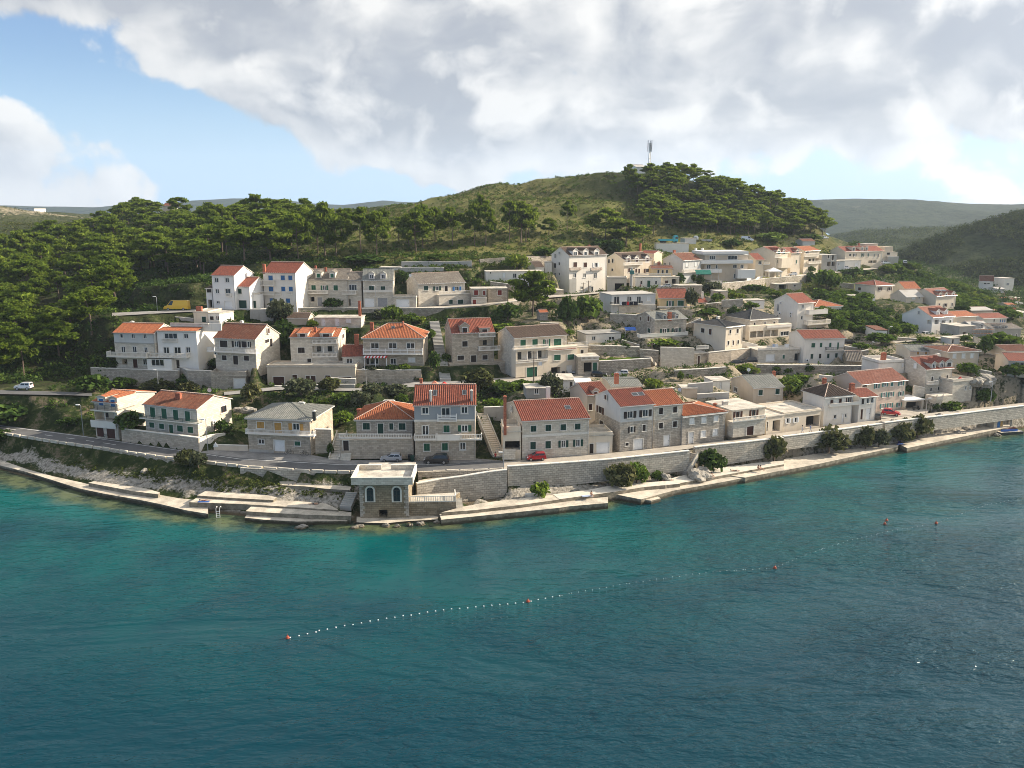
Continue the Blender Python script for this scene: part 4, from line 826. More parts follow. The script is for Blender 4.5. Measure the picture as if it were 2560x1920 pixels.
H('outbuilding','small stone shed in the gardens with dark doorway','c4',(655,715),(765,705),800,Y=268,dep=5,roof='flat',wall='beige',win=[('F','k:beige',[(675,740)],26,50)],ang=12)
H('outbuilding','little garden house with red roof and green shutter','c4',(440,832),(540,830),880,Y=262,dep=5,rg=(480,783),tile='tile_red',wall='white',trim=False,win=[('F','s:green',[(473,860)],34,34)],chim=[(492,722,790,20,'white')])
H('shed','rendered double shed under the bank of the upper lane','c4',(1405,632),(1550,632),712,Y=318,dep=5,roof='flat',wall='beige',cat='shed',win=[('F','s:brown',[(1475,655)],24,20)],ang=10)
H('shed','low stone store with open front under the bank','c4',(1280,640),(1400,634),705,Y=316,dep=5,roof='flat',wall='stone_warm',cat='shed',win=[('F','k:beige',[(1345,670)],80,60)],ang=10)
H('house','flat roofed vine house among the middle gardens','c3',(1130,1000),(1500,985),1105,Y=226,dep=7,roof='flat',wall='white',tile='roof_felt',win=[('F','w:white',[(1210,1045)],36,40),('F','w:white',[(1400,1045)],60,34)])
H('outbuilding','white flat roofed house with one dark window behind the red roofs','c3',(805,1492),(1012,1490),1640,Y=187,dep=8,roof='flat',wall='white_clean',win=[('F','s:dark',[(970,1540)],26,60)])
H('winter_garden','white glazed winter garden under a flat white roof','c3',(1018,1515),(1185,1515),1645,Y=180,dep=5,roof='flat',wall='white_clean',tile='white_paint',cat='sunroom',win=[('F','w:white',[(1050,1570)],58,90),('F','w:white',[(1112,1570)],54,86)])
H('shed','grey garden shed with white window under climbing vines','d3',(1345,130),(1560,125),235,Y=176,dep=5,roof='flat',wall='greyrender',cat='shed',win=[('F','w:white',[(1452,160)],42,62)])
H('house','grey slab roof house sunk below the second road','c3',(1400,1560),(1725,1555),1640,Y=186,dep=11,rg=(1550,1480),tile='sheet_grey',wall='beige',trim=False)
# ---------------- upper right
H('house','large grey gabled house with brown roof and pale shutters','c4',(290,385),(478,385),560,Y=312,pk=('L',185,312),tile='tile_brown',wall='palegrey',ang=12,win=[('F','s:white',[(335,430)],30,46),('F','s:white',[(430,425)],30,46),('L','w:white',[(95,430)],20,40),('L','w:white',[(145,425)],18,40)],chim=[(195,280,312,18,'brick_chimney','b')],bal=[(295,485,520,480,.8,'bal')])
H('house','modern white villa with long horizontal balcony bands','c4',(520,330),(980,330),600,Y=320,dep=11,roof='flat',wall='beige',tile='white_paint',ang=8,
  win=[('F','w:white',[(600,358)],62,38),('F','w:white',[(815,358)],100,42),('F','w:white',[(560,455)],42,42),('F','w:white',[(645,455)],18,40),('F','w:white',[(840,450)],42,36),('F','w:white',[(915,450)],36,40),('F','w:white',[(840,555)],30,50)],
  ex=[('roof_band','white_clean',500,292,985,325,-1.2,12),('balcony_band','white_clean',470,388,1032,424,-2.0,2.0),('balcony_band','white_clean',480,484,700,520,-2.0,2.0),('garden_pavilion','white_clean',872,486,1060,580,-2.2,2.2)])
H('outbuilding','white garden terrace with carport left of the modern villa','c4',(585,600),(700,598),645,Y=316,dep=4,roof='flat',wall='white_clean')
H('house','small cream house with red roof right of the modern villa','c4',(1060,378),(1152,375),490,Y=333,pk=('L',988,312),tile='tile_red',wall='cream',ang=14,win=[('F','w:dark',[(1107,412)],36,36)],bal=[(1150,405,435,1215,.5,'bal')])
H('house','big gabled house with double dormers behind the gazebo','c4',(1275,300),(1410,295),500,Y=345,pk=('L',1142,242),tile='tile_red',wall='cream',ang=18,win=[('F','s:dkgreen',[(1295,400)],18,34),('F','s:dkgreen',[(1350,316)],18,34),('L','w:white',[(1060,315)],24,22)],dorm=[(1305,325,40,48,'s:green'),(1360,325,30,44,'s:green')],ex=[('porch','cream',1340,365,1455,470,-2,2)],bal=[(1270,330,360,1330,.5,'bal')])
H('house','gabled house with red roof next to the double dormer one','c4',(1440,305),(1540,300),480,Y=354,pk=('L',1345,250),tile='tile_red',wall='cream',ang=18,win=[('F','s:green',[(1495,400)],14,40)],dorm=[(1505,320,34,40,'w:w')])
H('house','cream house with three tiers of loggias on the upper lane','c4',(1580,285),(1740,285),520,Y=362,pk=('L',1472,240),tile='tile_orange',wall='cream',ang=18,win=[('F','v:cream',[(1690,385)],150,40),('F','w:white',[(1610,300)],30,30)],bal=[(1585,318,350,1735,.8,'bal'),(1625,395,425,1760,.8,'bal')],chim=[(1670,245,275,16,'brick_chimney','b')])
H('house','unfinished grey house with arched openings','c4',(1765,330),(1925,330),492,Y=370,dep=9,roof='flat',wall='greyrender',tile='concrete',ang=18,win=[('F','k:beige',[(1840,425)],40,46),('F','k:beige',[(1888,425)],40,46),('F','s:dark',[(1833,347)],18,40),('F','s:dark',[(1880,360)],24,54)])
H('outbuilding','grey annexe block right of the unfinished arched house','c4',(1925,395),(2008,395),492,Y=372,dep=6,roof='flat',wall='palegrey',ang=18,win=[('F','w:white',[(1945,430)],12,26)])
H('house','wide cream house with three dormers in a red roof','c5',(312,292),(716,300),425,Y=388,pk=('L',232,240),tile='tile_red',wall='cream',ang=14,win=[('F','s:dark',[(362,330)],20,24),('F','o:dark',[(412,330)],16,30),('F','o:green',[(495,330)],14,34),('F','s:green',[(555,330)],14,34),('F','w:white',[(620,338)],12,34),('F','s:brown',[(660,340)],14,36),('F','v:cream',[(600,405)],90,36)],dorm=[(400,288,36,44,'w:w'),(490,284,32,42,'w:w'),(537,284,32,42,'w:w')],chim=[(455,205,235,14,'brick_chimney','b')])
H('garage','white garage with thin red roof edge below the dormered house','c5',(302,388),(478,390),482,Y=380,dep=6,roof='flat',wall='white',tile='tile_red',cat='garage',ang=14,win=[('F','g:white',[(430,445)],40,56)])
H('house','stepped beige house at the end of the upper lane','c5',(716,300),(868,300),425,Y=398,dep=9,roof='flat',wall='cream',ang=12,win=[('F','s:dark',[(770,310)],36,34)],ex=[('upper_floor','beige',738,240,822,300,1.5,6),('lower_block','concrete',770,345,880,425,-2,2)])
H('outbuilding','cream block behind the dormered red roof','c5',(520,210),(658,212),250,Y=402,dep=6,roof='flat',wall='cream',ang=14)
H('house','house with red hip roof above the green gully','c5',(635,655),(822,655),800,Y=310,dx=('L',415),rg=(635,595),roof='hip',tile='tile_red',wall='cream',ang=20,win=[('F','o:brown',[(680,690)],22,34),('F','o:brown',[(782,690)],22,34),('L','s:brown',[(463,690)],32,32)])
H('outbuilding','white lean to block below the red hip roof','c5',(402,765),(632,750),825,Y=300,dep=5,roof='flat',wall='white_clean',ang=14)
H('house','plain cream gabled house with orange roof','c5',(945,685),(1108,682),810,Y=318,pk=('L',880,612),tile='tile_orange',wall='cream',ang=18,win=[('F','s:brown',[(980,712)],16,30),('F','s:brown',[(1070,705)],14,18)])
H('house','beige house with three pointed dormers in a brown roof','c5',(1280,765),(1490,755),910,Y=302,pk=('L',1152,690),tile='tile_pink',wall='cream',ang=18,win=[('F','s:brown',[(1313,860)],18,30),('F','o:brown',[(1375,862)],18,34),('F','s:brown',[(1448,858)],14,36)],dorm=[(1322,785,36,46,'s:dark'),(1384,780,30,44,'s:dark'),(1458,776,36,44,'s:dark')],sky=[(1292,710,24,18),(1350,710,24,18)])
H('house','lower cream wing with washing left of the pointed dormers','c5',(960,775),(1140,770),840,Y=303,dep=8,rg=(1090,695),tile='concrete',wall='cream',trim=False,ang=16,win=[('F','s:white',[(1040,778)],40,40),('F','w:white',[(1100,775)],20,40)])
H('house','white house with sweeping pale roof and two arched openings','c5',(1240,992),(1465,985),1202,Y=262,pk=('L',1085,885),tile='tile_pink',wall='white_clean',ang=20,win=[('F','k:white',[(1280,1042)],54,46),('F','o:dark',[(1355,1045)],18,40),('F','s:dkgreen',[(1425,1043)],20,38),('F','g:white',[(1340,1168)],80,62),('F','s:grey',[(1285,1145)],10,30),('L','k:white',[(1203,1042)],50,40),('L','s:grey',[(1098,942)],22,30)],dorm=[(1297,965,40,40,'s:grey'),(1382,962,40,40,'s:grey')])
H('house','cream house with orange roof right of the arched white house','c5',(1465,985),(1710,978),1185,Y=268,dep=9,rg=(1540,925),tile='tile_orange',wall='cream',ang=18,win=[('F','s:blue',[(1580,1050)],20,30),('F','s:blue',[(1650,1048)],20,30),('F','s:grey',[(1508,1050)],14,26)])
H('house','white house with long red roof above the scaffolding','c5',(1775,1002),(2030,1000),1110,Y=286,dep=8,rg=(1840,948),tile='tile_red',wall='white',ang=14,win=[('F','s:brown',[(1895,1025)],14,24),('F','s:blue',[(1962,1030),(1985,1030),(2008,1030)],14,30)])
H('house','grey house under repair with scaffolding across its front','c5',(1700,1115),(1880,1110),1215,Y=255,dep=9,rg=(1820,1030),tile='concrete',wall='greyrender',trim=False,ang=12,win=[('F','k:beige',[(1865,1190)],40,30)],dorm=[(1760,1110,40,50,'w:w')])
H('house','grey stone house with rubble roof right of the scaffolding','c5',(1882,1112),(2182,1130),1225,Y=254,dep=9,rg=(2080,1058),tile='tile_grey',wall='greyrender',trim=False,ang=6,win=[('F','s:dark',[(1960,1188)],34,34),('F','s:dark',[(2070,1188)],12,32),('F','s:dark',[(2130,1186)],14,32)],dorm=[(1955,1110,40,42,'w:w'),(2018,1112,40,42,'w:w')])
H('outbuilding','grey open building site block left of the scaffolding','c5',(1530,1090),(1700,1092),1200,Y=253,dep=8,roof='flat',wall='concrete',ang=14,win=[('F','k:beige',[(1580,1165)],40,30)])
H('container','white metal container with rusty roof by the lamp post','c5',(640,1125),(760,1115),1215,Y=240,dx=('L',525),roof='flat',tile='tile_brown',wall='white_clean',cat='container',ang=22)
H('house','grey roofed stone house with two ochre shutters','c5',(1005,1345),(1330,1325),1440,Y=215,pk=('L',930,1285),tile='sheet_grey',wall='cream',ang=14,win=[('F','s:ochre',[(1085,1365)],28,48),('F','s:ochre',[(1172,1362)],28,48),('F','s:grey',[(1258,1360)],28,44)])
H('house','plain house with dark red hip roof and three white shutters','c5',(1400,1360),(1735,1355),1570,Y=208,dep=9,rg=(1500,1290),roof='hip',tile='tile_brown',wall='beige',ang=12,win=[('F','s:white',[(1472,1403)],38,46),('F','s:white',[(1568,1402)],38,46),('F','s:white',[(1660,1400)],38,46),('F','s:grey',[(1495,1503)],22,12)])
H('barn','small ruined stone barn with bare gable','c5',(330,1445),(500,1440),1500,Y=214,dep=7,rg=(400,1355),tile='tile_grey',wall='stone_old',cat='barn',trim=False,ang=-12)
H('house','cream house with orange roof at the right edge of the village','c5',(2050,1450),(2300,1448),1610,Y=205,pk=('L',1985,1368),tile='tile_red',wall='cream',ang=10,win=[('F','s:teal',[(2105,1505)],30,50),('F','s:dark',[(2190,1500)],40,40)])
H('house','dark red roof behind the cream house at the right edge','c5',(2030,1352),(2300,1350),1420,Y=216,dep=8,rg=(2120,1285),tile='tile_brown',wall='cream',trim=False,ang=10)
H('house','far white gabled house across the valley with red roof','c5',(1740,605),(1890,590),690,Y=470,pk=('R',1935,541),tile='tile_brown',wall='white_clean',ang=-14,win=[('F','s:dark',[(1800,598),(1835,598)],26,18),('F','s:dark',[(1800,632),(1835,630)],26,14),('F','w:white',[(1760,600)],20,18),('R','s:grey',[(1965,590),(1995,595)],12,16)],bal=[(1738,612,624,1850,.8,'solid')])
H('outbuilding','white block beside the far gabled house across the valley','c5',(2012,578),(2110,575),680,Y=472,dep=8,roof='flat',wall='white',win=[('F','s:grey',[(2040,640)],30,24)])
H('outbuilding','grey stone store below the far gabled house','c5',(1920,690),(2010,690),740,Y=455,dep=8,rg=(1960,672),tile='concrete',wall='palegrey',trim=False)
H('house','pale gable with terracotta roof low in the right distance','c5',(2080,815),(2180,812),850,Y=400,pk=('R',2150,795),tile='tile_brown',wall='cream',trim=False,ang=-10)
H('house','grey gable half hidden behind the orange roofs','c5',(1650,920),(1880,918),960,Y=300,dep=8,rg=(1830,880),tile='concrete',wall='beige',trim=False,ang=10)
H('house','orange hip roof among dark trees at the right','c5',(1900,945),(2065,950),990,Y=305,dep=9,rg=(1940,905),roof='hip',tile='tile_orange',wall='beige',trim=False,ang=8)
H('house','grey stone house at the far right with brick chimney','c5',(2085,945),(2300,940),1030,Y=308,dep=9,roof='flat',wall='stone_warm',ang=6,chim=[(2105,895,940,20,'brick_chimney')])
H('house','tiny brick roofed house low among the right trees','c5',(2040,862),(2130,862),890,Y=350,dep=7,rg=(2080,842),tile='tile_orange',wall='cream',trim=False)
H('house','flat roofed house low in the valley at the right edge','c5',(2140,790),(2215,790),825,Y=420,dep=8,roof='flat',wall='cream')
H('house','orange roofed house in the valley below the far white gabled one','c5',(1995,800),(2075,798),835,Y=410,dep=8,rg=(2030,780),tile='tile_orange',wall='cream',trim=False)
H('house','grey roofed house in the valley at the right edge','c5',(2150,850),(2230,846),890,Y=370,dep=8,rg=(2190,825),tile='sheet_grey',wall='beige',trim=False)
H('outbuilding','beige terrace block under the white car of the upper cream row','c4',(245,655),(492,680),765,Y=278,dep=6,roof='flat',wall='stone_warm',ang=10)
H('outbuilding','stone hut with flat roof among bushes left of the grey concrete house','c3',(745,535),(890,530),605,Y=268,dep=5,roof='flat',wall='stone_warm')
H('outbuilding','white lean to with garage door behind the big round pine','c3',(640,480),(735,478),610,Y=272,dep=5,roof='flat',wall='white_clean',win=[('F','g:white',[(680,570)],60,60)])
H('shed','terracotta roofed hut below the upper lane','c3',(640,770),(720,768),850,Y=236,dep=4,rg=(680,752),tile='tile_orange',wall='stone_grey',cat='shed',trim=False)
H('outbuilding','white yard block with blue net behind the grey roofed house','d4',(1462,222),(1640,215),345,Y=186,dep=5,roof='flat',wall='white',win=[('F','d:white',[(1540,270)],22,70)])
H('outbuilding','beige shed block under the washing lines','d4',(1130,300),(1290,300),400,Y=180,dep=4,roof='flat',wall='beige')
H('outbuilding','small white pump house below the second lane at the right','c5',(1430,1215),(1530,1212),1275,Y=236,dep=4,roof='flat',wall='palegrey',win=[('F','d:dark',[(1455,1248)],22,44)])
for i_,(x0,y0,x1,y1,yb_,Y_,tl,lb) in enumerate([(2452,748,2480,747,764,430,'tile_orange','small orange roofed house deep in the right valley'),(2500,742,2530,740,760,450,'tile_brown','brown roofed cottage in the right valley'),(2535,728,2575,725,748,500,'tile_red','red roofed house at the very edge of the right valley'),(2470,722,2496,721,736,520,'tile_grey','grey roofed cottage far back in the right valley'),(2520,706,2548,704,720,560,'tile_orange','tiny orange roof far back in the right valley'),(2405,768,2440,766,786,395,'tile_red','red roofed cottage half hidden by the right ridge bushes')]):
    H('house',lb,'s',(x0,y0),(x1,y1),yb_,Y=Y_,dep=8,rg=((x0+x1)/2,y0-9),tile=tl,wall=('white','cream','beige')[i_%3],trim=False,ang=8,win=[('F','s:dark',[(x0+(x1-x0)*.3,y0+6),(x0+(x1-x0)*.7,y0+6)],4,5)])
# ---------------- upper terraces near the truck yard
H('terrace','white wall terrace below the parked trucks','c4',(5,205),(350,205),300,Y=352,dep=5,roof='flat',wall='white_clean',cat='outbuilding')
H('outbuilding','grey metal cabin on the truck terrace','c4',(310,152),(430,150),205,Y=358,dep=6,roof='flat',wall='palegrey',ang=8)
H('outbuilding','cream building with small chimneys behind the modern villa','c4',(380,300),(520,305),380,Y=330,dep=7,roof='flat',wall='yellow',chim=[(422,258,300,20,'white'),(492,258,300,18,'white')])
H('shed','brown roofed shed on the green upper slope','c4',(1560,182),(1690,182),220,Y=400,dep=6,rg=(1600,158),tile='tile_brown',wall='palegrey',cat='shed',trim=False,ang=14)
H('chapel','small white chapel beside the mast on the hilltop','z',(1590,417),(1614,417),436,Y=452,pk=('L',1582,412),tile='concrete',wall='white_clean',cat='chapel',trim=False,ang=10)
H('house','white house ruin far away on the left ridge','z',(50,521),(85,520),529,Y=900,dep=12,roof='flat',wall='white_clean')
H('house','red roofed house among the trees on the left hilltop','z',(406,514),(428,514),530,Y=470,dep=9,rg=(415,508),tile='tile_brown',wall='cream',trim=False)
H('outbuilding','small pale building above the garden walls of the third row','c2',(1060,205),(1280,205),235,Y=272,dep=5,roof='flat',wall='white',win=[('F','s:green',[(1143,213)],34,18)])
# ---------------- boathouse on the shore
BH=H('boathouse','old stone boathouse with arched windows under a white roof terrace','d2',(1268,1235),(1788,1235),1585,Y=None,zb=.5,dep=12,roof='flat',wall='stone_old',cat='boathouse',ang=1,win=[('F','k:stone_old',[(1522,1545)],92,75)])
# ---------------- boathouse details
def boathouse():
    h=BH; o=h.o; W,D=h.W,h.D
    c='d2'
    # projecting roof terrace
    z1=h.front(c,1510,1165,-1.0).z; z0=h.front(c,1510,1235,-1.0).z; a=h.front(c,1182,1165,-1.0).x; b=h.front(c,1838,1165,-1.0).x
    ymax=atz(c,1590,1030,CAM.z*0+z1+h.O.z); yb=max(6,h.loc(ymax).y)
    mb=MB(); mb.box(a+.1,b-.1,-1.0,yb,z0-.02,z0+.35); mb.build('terrace_slab',M('roof_deck'),o)
    mb=MB()
    for x0,x1,y0,y1 in ((a,b,-1.25,-1.0),(a,a+.25,-1.0,yb),(b-.25,b,-1.0,yb),(a+.25,a+(b-a)*.40,yb-.25,yb),(a+(b-a)*.56,b-.25,yb-.25,yb)):
        mb.box(x0,x1,y0,y1,z0-.05,z1)
    mb.build('parapet',M('stone_white'),o)
    mb=MB()
    for x0,x1,y0,y1 in ((a-.06,b+.06,-1.31,-.94),(a-.06,a+.31,-.94,yb+.05),(b-.31,b+.06,-.94,yb+.05),(a+.31,a+(b-a)*.40,yb-.31,yb+.06),(a+(b-a)*.56,b-.31,yb-.31,yb+.06)): mb.box(x0,x1,y0,y1,z1+.003,z1+.10)
    mb.build('coping',M('trim_stone'),o)
    # arched windows
    for px in (1384,1667):
        s0,zb_=h.hit('F',c,px-34,1418); s1,zt=h.hit('F',c,px+34,1268); w=s1-s0; r=w/2; m=(s0+s1)/2; zs=zt-r
        def arch(rr,z0_,n=10): return [(m-rr,z0_),(m+rr,z0_)]+[(m+rr*math.cos(math.pi*k/n),zs+rr*math.sin(math.pi*k/n)) for k in range(n+1)]
        mb=MB(); P1=arch(r+.28,zb_-.12); P0=arch(r,zb_)
        n=len(P0)
        for k in range(n):
            A,B,Cc,Dd=P1[k],P1[(k+1)%n],P0[(k+1)%n],P0[k]
            mb.face([(A[0],-.12,A[1]),(B[0],-.12,B[1]),(Cc[0],-.12,Cc[1]),(Dd[0],-.12,Dd[1])]); mb.face([(A[0],-.12,A[1]),(B[0],-.12,B[1]),(B[0],.02,B[1]),(A[0],.02,A[1])]); mb.face([(Dd[0],-.12,Dd[1]),(Cc[0],-.12,Cc[1]),(Cc[0],-.01,Cc[1]),(Dd[0],-.01,Dd[1])])
        win=mb.build('arched_window',M('trim_stone'),o)
        mb=MB(); mb.face([(x_,-.03,z_) for x_,z_ in P0]); mb.build('pane',M('glass'),win)
        mb=MB(); mb.box(m-.05,m+.05,-.08,-.035,zb_,zt-.05); mb.box(s0,s1,-.081,-.034,zs-.05,zs+.05); mb.box(s0,s1,-.081,-.034,zb_+(zs-zb_)*.5,zb_+(zs-zb_)*.5+.08); mb.build('frame',M('iron'),win)
    # corner quoins: each dressed block is a stone of its own
    qm=None
    for x0,sg in ((0,1),(W,-1)):
        z=0.1;k=0
        while z<h.He-.5:
            L=.75 if k%2 else .5; mb=MB(); xa,xb=(x0-.04,x0+L) if sg>0 else (x0-L,x0+.04); mb.box(xa,xb,-.05,.3,z,z+.42); mb.build('quoin',M('stone_grey'),o); z+=.46;k+=1
    return a,b,yb,z0,z1
BHI=boathouse()
def pts_z(c,pts,z): return [atz(c,x,y,z) for x,y in pts]
# ---------------- roads
def ROAD(name,near,far,z,mat,kind='structure',lift=0.0,cpt=True,lab=None):
    n=len(near); N=[];Fp=[]
    for k in range(n):
        zz=z[k] if hasattr(z,'__len__') else z
        N.append(atz('s',*near[k],zz)); Fp.append(atz('s',*far[k],zz))
    mb=MB(); u=0
    for k in range(n-1):
        L=(N[k+1]-N[k]).length; m=max(1,int(L/4))
        for j in range(m):
            t0,t1=j/m,(j+1)/m; a=N[k].lerp(N[k+1],t0); b=N[k].lerp(N[k+1],t1); d=Fp[k].lerp(Fp[k+1],t0); e=Fp[k].lerp(Fp[k+1],t1)
            up=Vector((0,0,lift)); mb.face([a+up,b+up,e+up,d+up],0,[(a.x,a.y),(b.x,b.y),(e.x,e.y),(d.x,d.y)])
            if cpt:
                for q in (0,.33,.67,1): p=a.lerp(d,q); cp(p.x,p.y,p.z-.12)
                STRIPQ.append((a,b,e,d))
        u+=L
    o=mb.build(name,M(mat)); tag(o,kind=kind)
    return N,Fp
STRIPQ=[]; SLABS=[]
def edge_at(E,x):
    for k in range(len(E)-1):
        if E[k][0]<=x<=E[k+1][0]: t=(x-E[k][0])/(E[k+1][0]-E[k][0]); return (x,E[k][1]+t*(E[k+1][1]-E[k][1]))
    return (x,E[0][1] if x<E[0][0] else E[-1][1])
near=[(-60,1070),(0,1081),(127,1102),(256,1120),(367,1137),(444,1147),(517,1155),(623,1167),(696,1172),(779,1177),(877,1180),(1047,1179),(1150,1177),(1259,1173),(1440,1154),(1581,1140),(1727,1121),(1843,1107),(1960,1092),(2080,1076),(2209,1060),(2300,1048),(2402,1035),(2480,1025),(2620,1007)]
far=[(-60,1053),(0,1062),(209,1089),(303,1103),(496,1131),(600,1146),(849,1160),(1033,1161),(1150,1158),(1258,1153),(1470,1138),(1549,1131),(1632,1121),(1811,1102),(1914,1087),(2054,1069),(2186,1050),(2312,1034),(2480,1016),(2620,1000)]
# match far points at the same X of the place, not of the picture: resample by x
XS=sorted({p[0] for p in near})
NE=[edge_at(near,x) for x in XS]; FA=[edge_at(far,x) for x in XS]
i_=[k for k,x in enumerate(XS)]
kA=[k for k,x in enumerate(XS) if x<=1259]; kB=[k for k,x in enumerate(XS) if x>=1259]
ROAD('road',[NE[k] for k in kA],[FA[k] for k in kA],5.0,'asphalt')
ROAD('road',[NE[k] for k in kB],[FA[k] for k in kB],5.0,'road_pale')
def strip_line(c,pts,z,wd,mat,name='road_marking'):
    mb=MB(); P=[atz(c,x,y,z) for x,y in pts]
    for a,b in zip(P[:-1],P[1:]):
        d=(b-a).normalized(); nv=Vector((-d.y,d.x,0))*wd/2; mb.face([a-nv,b-nv,b+nv,a+nv])
    o=mb.build(name,M(mat)); tag(o,kind='structure'); return o
strip_line('s',[(0,1064),(209,1091),(303,1105),(496,1133),(600,1147.5),(849,1161.5),(1033,1162.5),(1150,1159.5)],5.006,.16,'line_white')
for a,b in (((10,1070),(40,1074.5)),((112,1087),(132,1090)),((166,1094.5),(188,1097.5)),((215,1101),(235,1104)),((258,1107),(290,1112))): strip_line('s',[a,b],5.006,.14,'line_white')
strip_line('s',[(366,1136),(405,1141.5),(432,1145)],5.03,.35,'line_yellow'); strip_line('s',[(612,1165),(655,1168.5),(690,1171)],5.03,.35,'line_yellow')
# forecourt in front of the houses
def SHEET(name,c,pts,z,mat,lift=.0,thick=0,cpz=True):
    P=[atz(c,x,y,z) for x,y in pts]; mb=MB(); mb.prism([(p.x,p.y) for p in P],z-(thick or .3),z+lift)
    o=mb.build(name,M(mat)); tag(o,kind='structure')
    SLABS.append([(p.x,p.y) for p in P]+[z-.05])
    if cpz:
        for p in P: cp(p.x,p.y,z-.12)
    return o
SHEET('pavement','s',[(525,1122),(622,1128),(776,1137),(849,1150),(1033,1150),(1190,1146),(1258,1152),(1150,1157),(1033,1160),(849,1159),(600,1145),(500,1131)],5.0,'pavement',.0)
SHEET('parking_area','d5',[(955,798),(1000,720),(1265,690),(1500,690),(1540,705),(1500,738),(1240,770)],5.0,'road_pale',-.005)
# kerb stones along the seaward edge: single blocks
kb=MB(); E0=[atz('s',*p,5.0) for p in near if p[0]<=1270]
root=empty('kerb_wall',E0[0]); tag(root,'low kerb of pale stone blocks along the seaward edge of the shaded road','kerb')
n_=0
for a,b in zip(E0[:-1],E0[1:]):
    d=(b-a); L=d.length; m=max(1,int(L/2.2)); ex=d.normalized(); nv=Vector((-ex.y,ex.x,0))
    for j in range(m):
        if BHI and -24.6<a.x+d.x*j/m<-15.5: continue
        p=a.lerp(b,j/m+.01)-E0[0]-nv*.25; q=a.lerp(b,(j+.9)/m)-E0[0]-nv*.25; mb=MB(); z0=Vector((0,0,-.3)); z1=Vector((0,0,.22 if j%2 else .27))
        mb.hexa([p+z0,q+z0,q+nv*.35+z0,p+nv*.35+z0,p+z1,q+z1,q+nv*.35+z1,p+nv*.35+z1]); mb.build('kerb_stone',M('stone_white'),root)
# second road
near2=[(-60,988),(0,985),(180,988),(230,990)]; far2=[(-60,972),(0,975),(180,980),(230,983)]
ROAD('road',near2,far2,[11,11,11,11],'asphalt')
near2=[(560,988),(700,974),(860,977),(930,978),(1040,966),(1150,968),(1230,958),(1335,952),(1440,944),(1540,938),(1620,930),(1700,924),(1790,918),(1890,911),(2000,911),(2100,917),(2200,919)]
far2=[(560,980),(700,966),(860,970),(930,970),(1040,955),(1150,952),(1230,946),(1335,940),(1440,934),(1540,926),(1620,920),(1700,914),(1790,910),(1890,902),(2000,909),(2100,914),(2200,916)]
ROAD('road',near2[:6],far2[:6],[9.8]*6,'pavement'); ROAD('road',near2[5:],far2[5:],[9.8,9.9,10,10,10,10,10.2,10.4,10.8,11.2,11.5,11.5],'road_pale')
# third road (upper lane)
near3=[(280,790),(420,782),(520,777),(620,774),(720,771),(860,772),(960,770),(1060,770),(1120,768),(1200,764),(1290,751),(1360,745),(1440,739),(1500,733)]
far3=[(280,782),(420,776),(520,772),(620,770),(720,768),(860,768),(960,767),(1060,767),(1120,764),(1200,757),(1290,745),(1360,739),(1440,735),(1500,729)]
ROAD('road',near3[:4],far3[:4],[24,24,24,23.8],'pavement'); ROAD('road',near3[3:],far3[3:],[23.8,23.5,23,23,23,23.2,23.6,24.2,24.5,24.8,25],'road_pale')
near4=[(1560,728),(1650,716),(1740,716),(1805,711),(1850,705),(1912,696),(1960,692),(2020,688),(2100,681),(2160,675),(2230,668),(2275,660)]
far4=[(1560,722),(1650,712),(1740,711),(1805,706),(1850,700),(1912,692),(1960,688),(2020,684),(2100,676),(2160,671),(2230,664),(2275,656)]
ROAD('road',near4,far4,[23.6,23.4,24,24.2,24.2,24.3,24.4,24.6,24.9,25,25,25],'road_pale')
near5=[(2115,875),(2180,862),(2240,857),(2300,851),(2370,844),(2420,838)]; far5=[(2115,867),(2180,856),(2240,852),(2300,847),(2370,840),(2420,834)]
ROAD('road',near5,far5,[13.2,13.4,13.8,14.2,14.8,15.2],'road_pale')
# ---------------- walls
WALL('sea_wall','grey block sea wall below the road left of the boathouse','d2',[(0,1062),(200,1072),(400,1082),(760,1096),(1200,1104)],[(0,1100),(200,1170),(400,1200),(760,1228),(1200,1245)],zt=5.0,mat='stone_sea',cap=False)
WALL('sea_wall','low mossy wall below the shaded road at the left','d1',[(0,898),(240,945),(480,985),(720,1022),(1000,1062)],[(0,925),(240,985),(480,1025),(720,1085),(1000,1120)],zt=4.95,mat='stone_rough',cap=False)
WALL('ramp_wall','tall sloping rubble ramp wall right of the boathouse','d3',[(180,1150),(420,1105),(650,1075),(950,1025),(1140,1002)],[(180,1255),(420,1275),(650,1330),(950,1310),(1195,1275)],zt=[4.2,4.4,4.65,5.05,5.35],mat='stone_sea',th=.6)
RT=[atz('d3',x,y,z) for (x,y),z in zip([(180,1150),(420,1105),(650,1075),(950,1025),(1140,1002)],[4.2,4.4,4.65,5.05,5.35])]
mb=MB()
for a,b in zip(RT[:-1],RT[1:]): e=Vector((0,2.6,0)); f=Vector((0,.3,-.25)); mb.face([a+f,b+f,b+e+f,a+e+f])
tag(mb.build('ramp',M('quay')),kind='structure')
CARVE=[([(p.x,p.y+.2) for p in RT]+[(p.x,p.y) for p in [atz('d3',x,y,1.6) for x,y in [(1240,1285),(900,1350),(640,1340),(90,1340)]]],1.35),([(p.x,p.y+.2) for p in RT]+[(p.x,p.y+2.8) for p in RT[::-1]],2.2)]
WALL('sea_wall','stone wall under the road behind the ramp','d3',[(190,1022),(560,1012),(850,1004),(1110,996)],[(190,1140),(560,1080),(850,1050),(1110,1010)],zt=5.15,mat='stone_rough',cap=False)
WALL('sea_wall','pale sea wall with parapet from the lamp pole to the steps','d3',[(1145,966),(1400,950),(1700,930),(2212,893),(2700,840),(3080,800)],[(1180,1090),(1400,1105),(1700,1085),(2212,1030),(2700,965),(3080,925)],zt=5.75,mat='stone_sea',rise=.75)
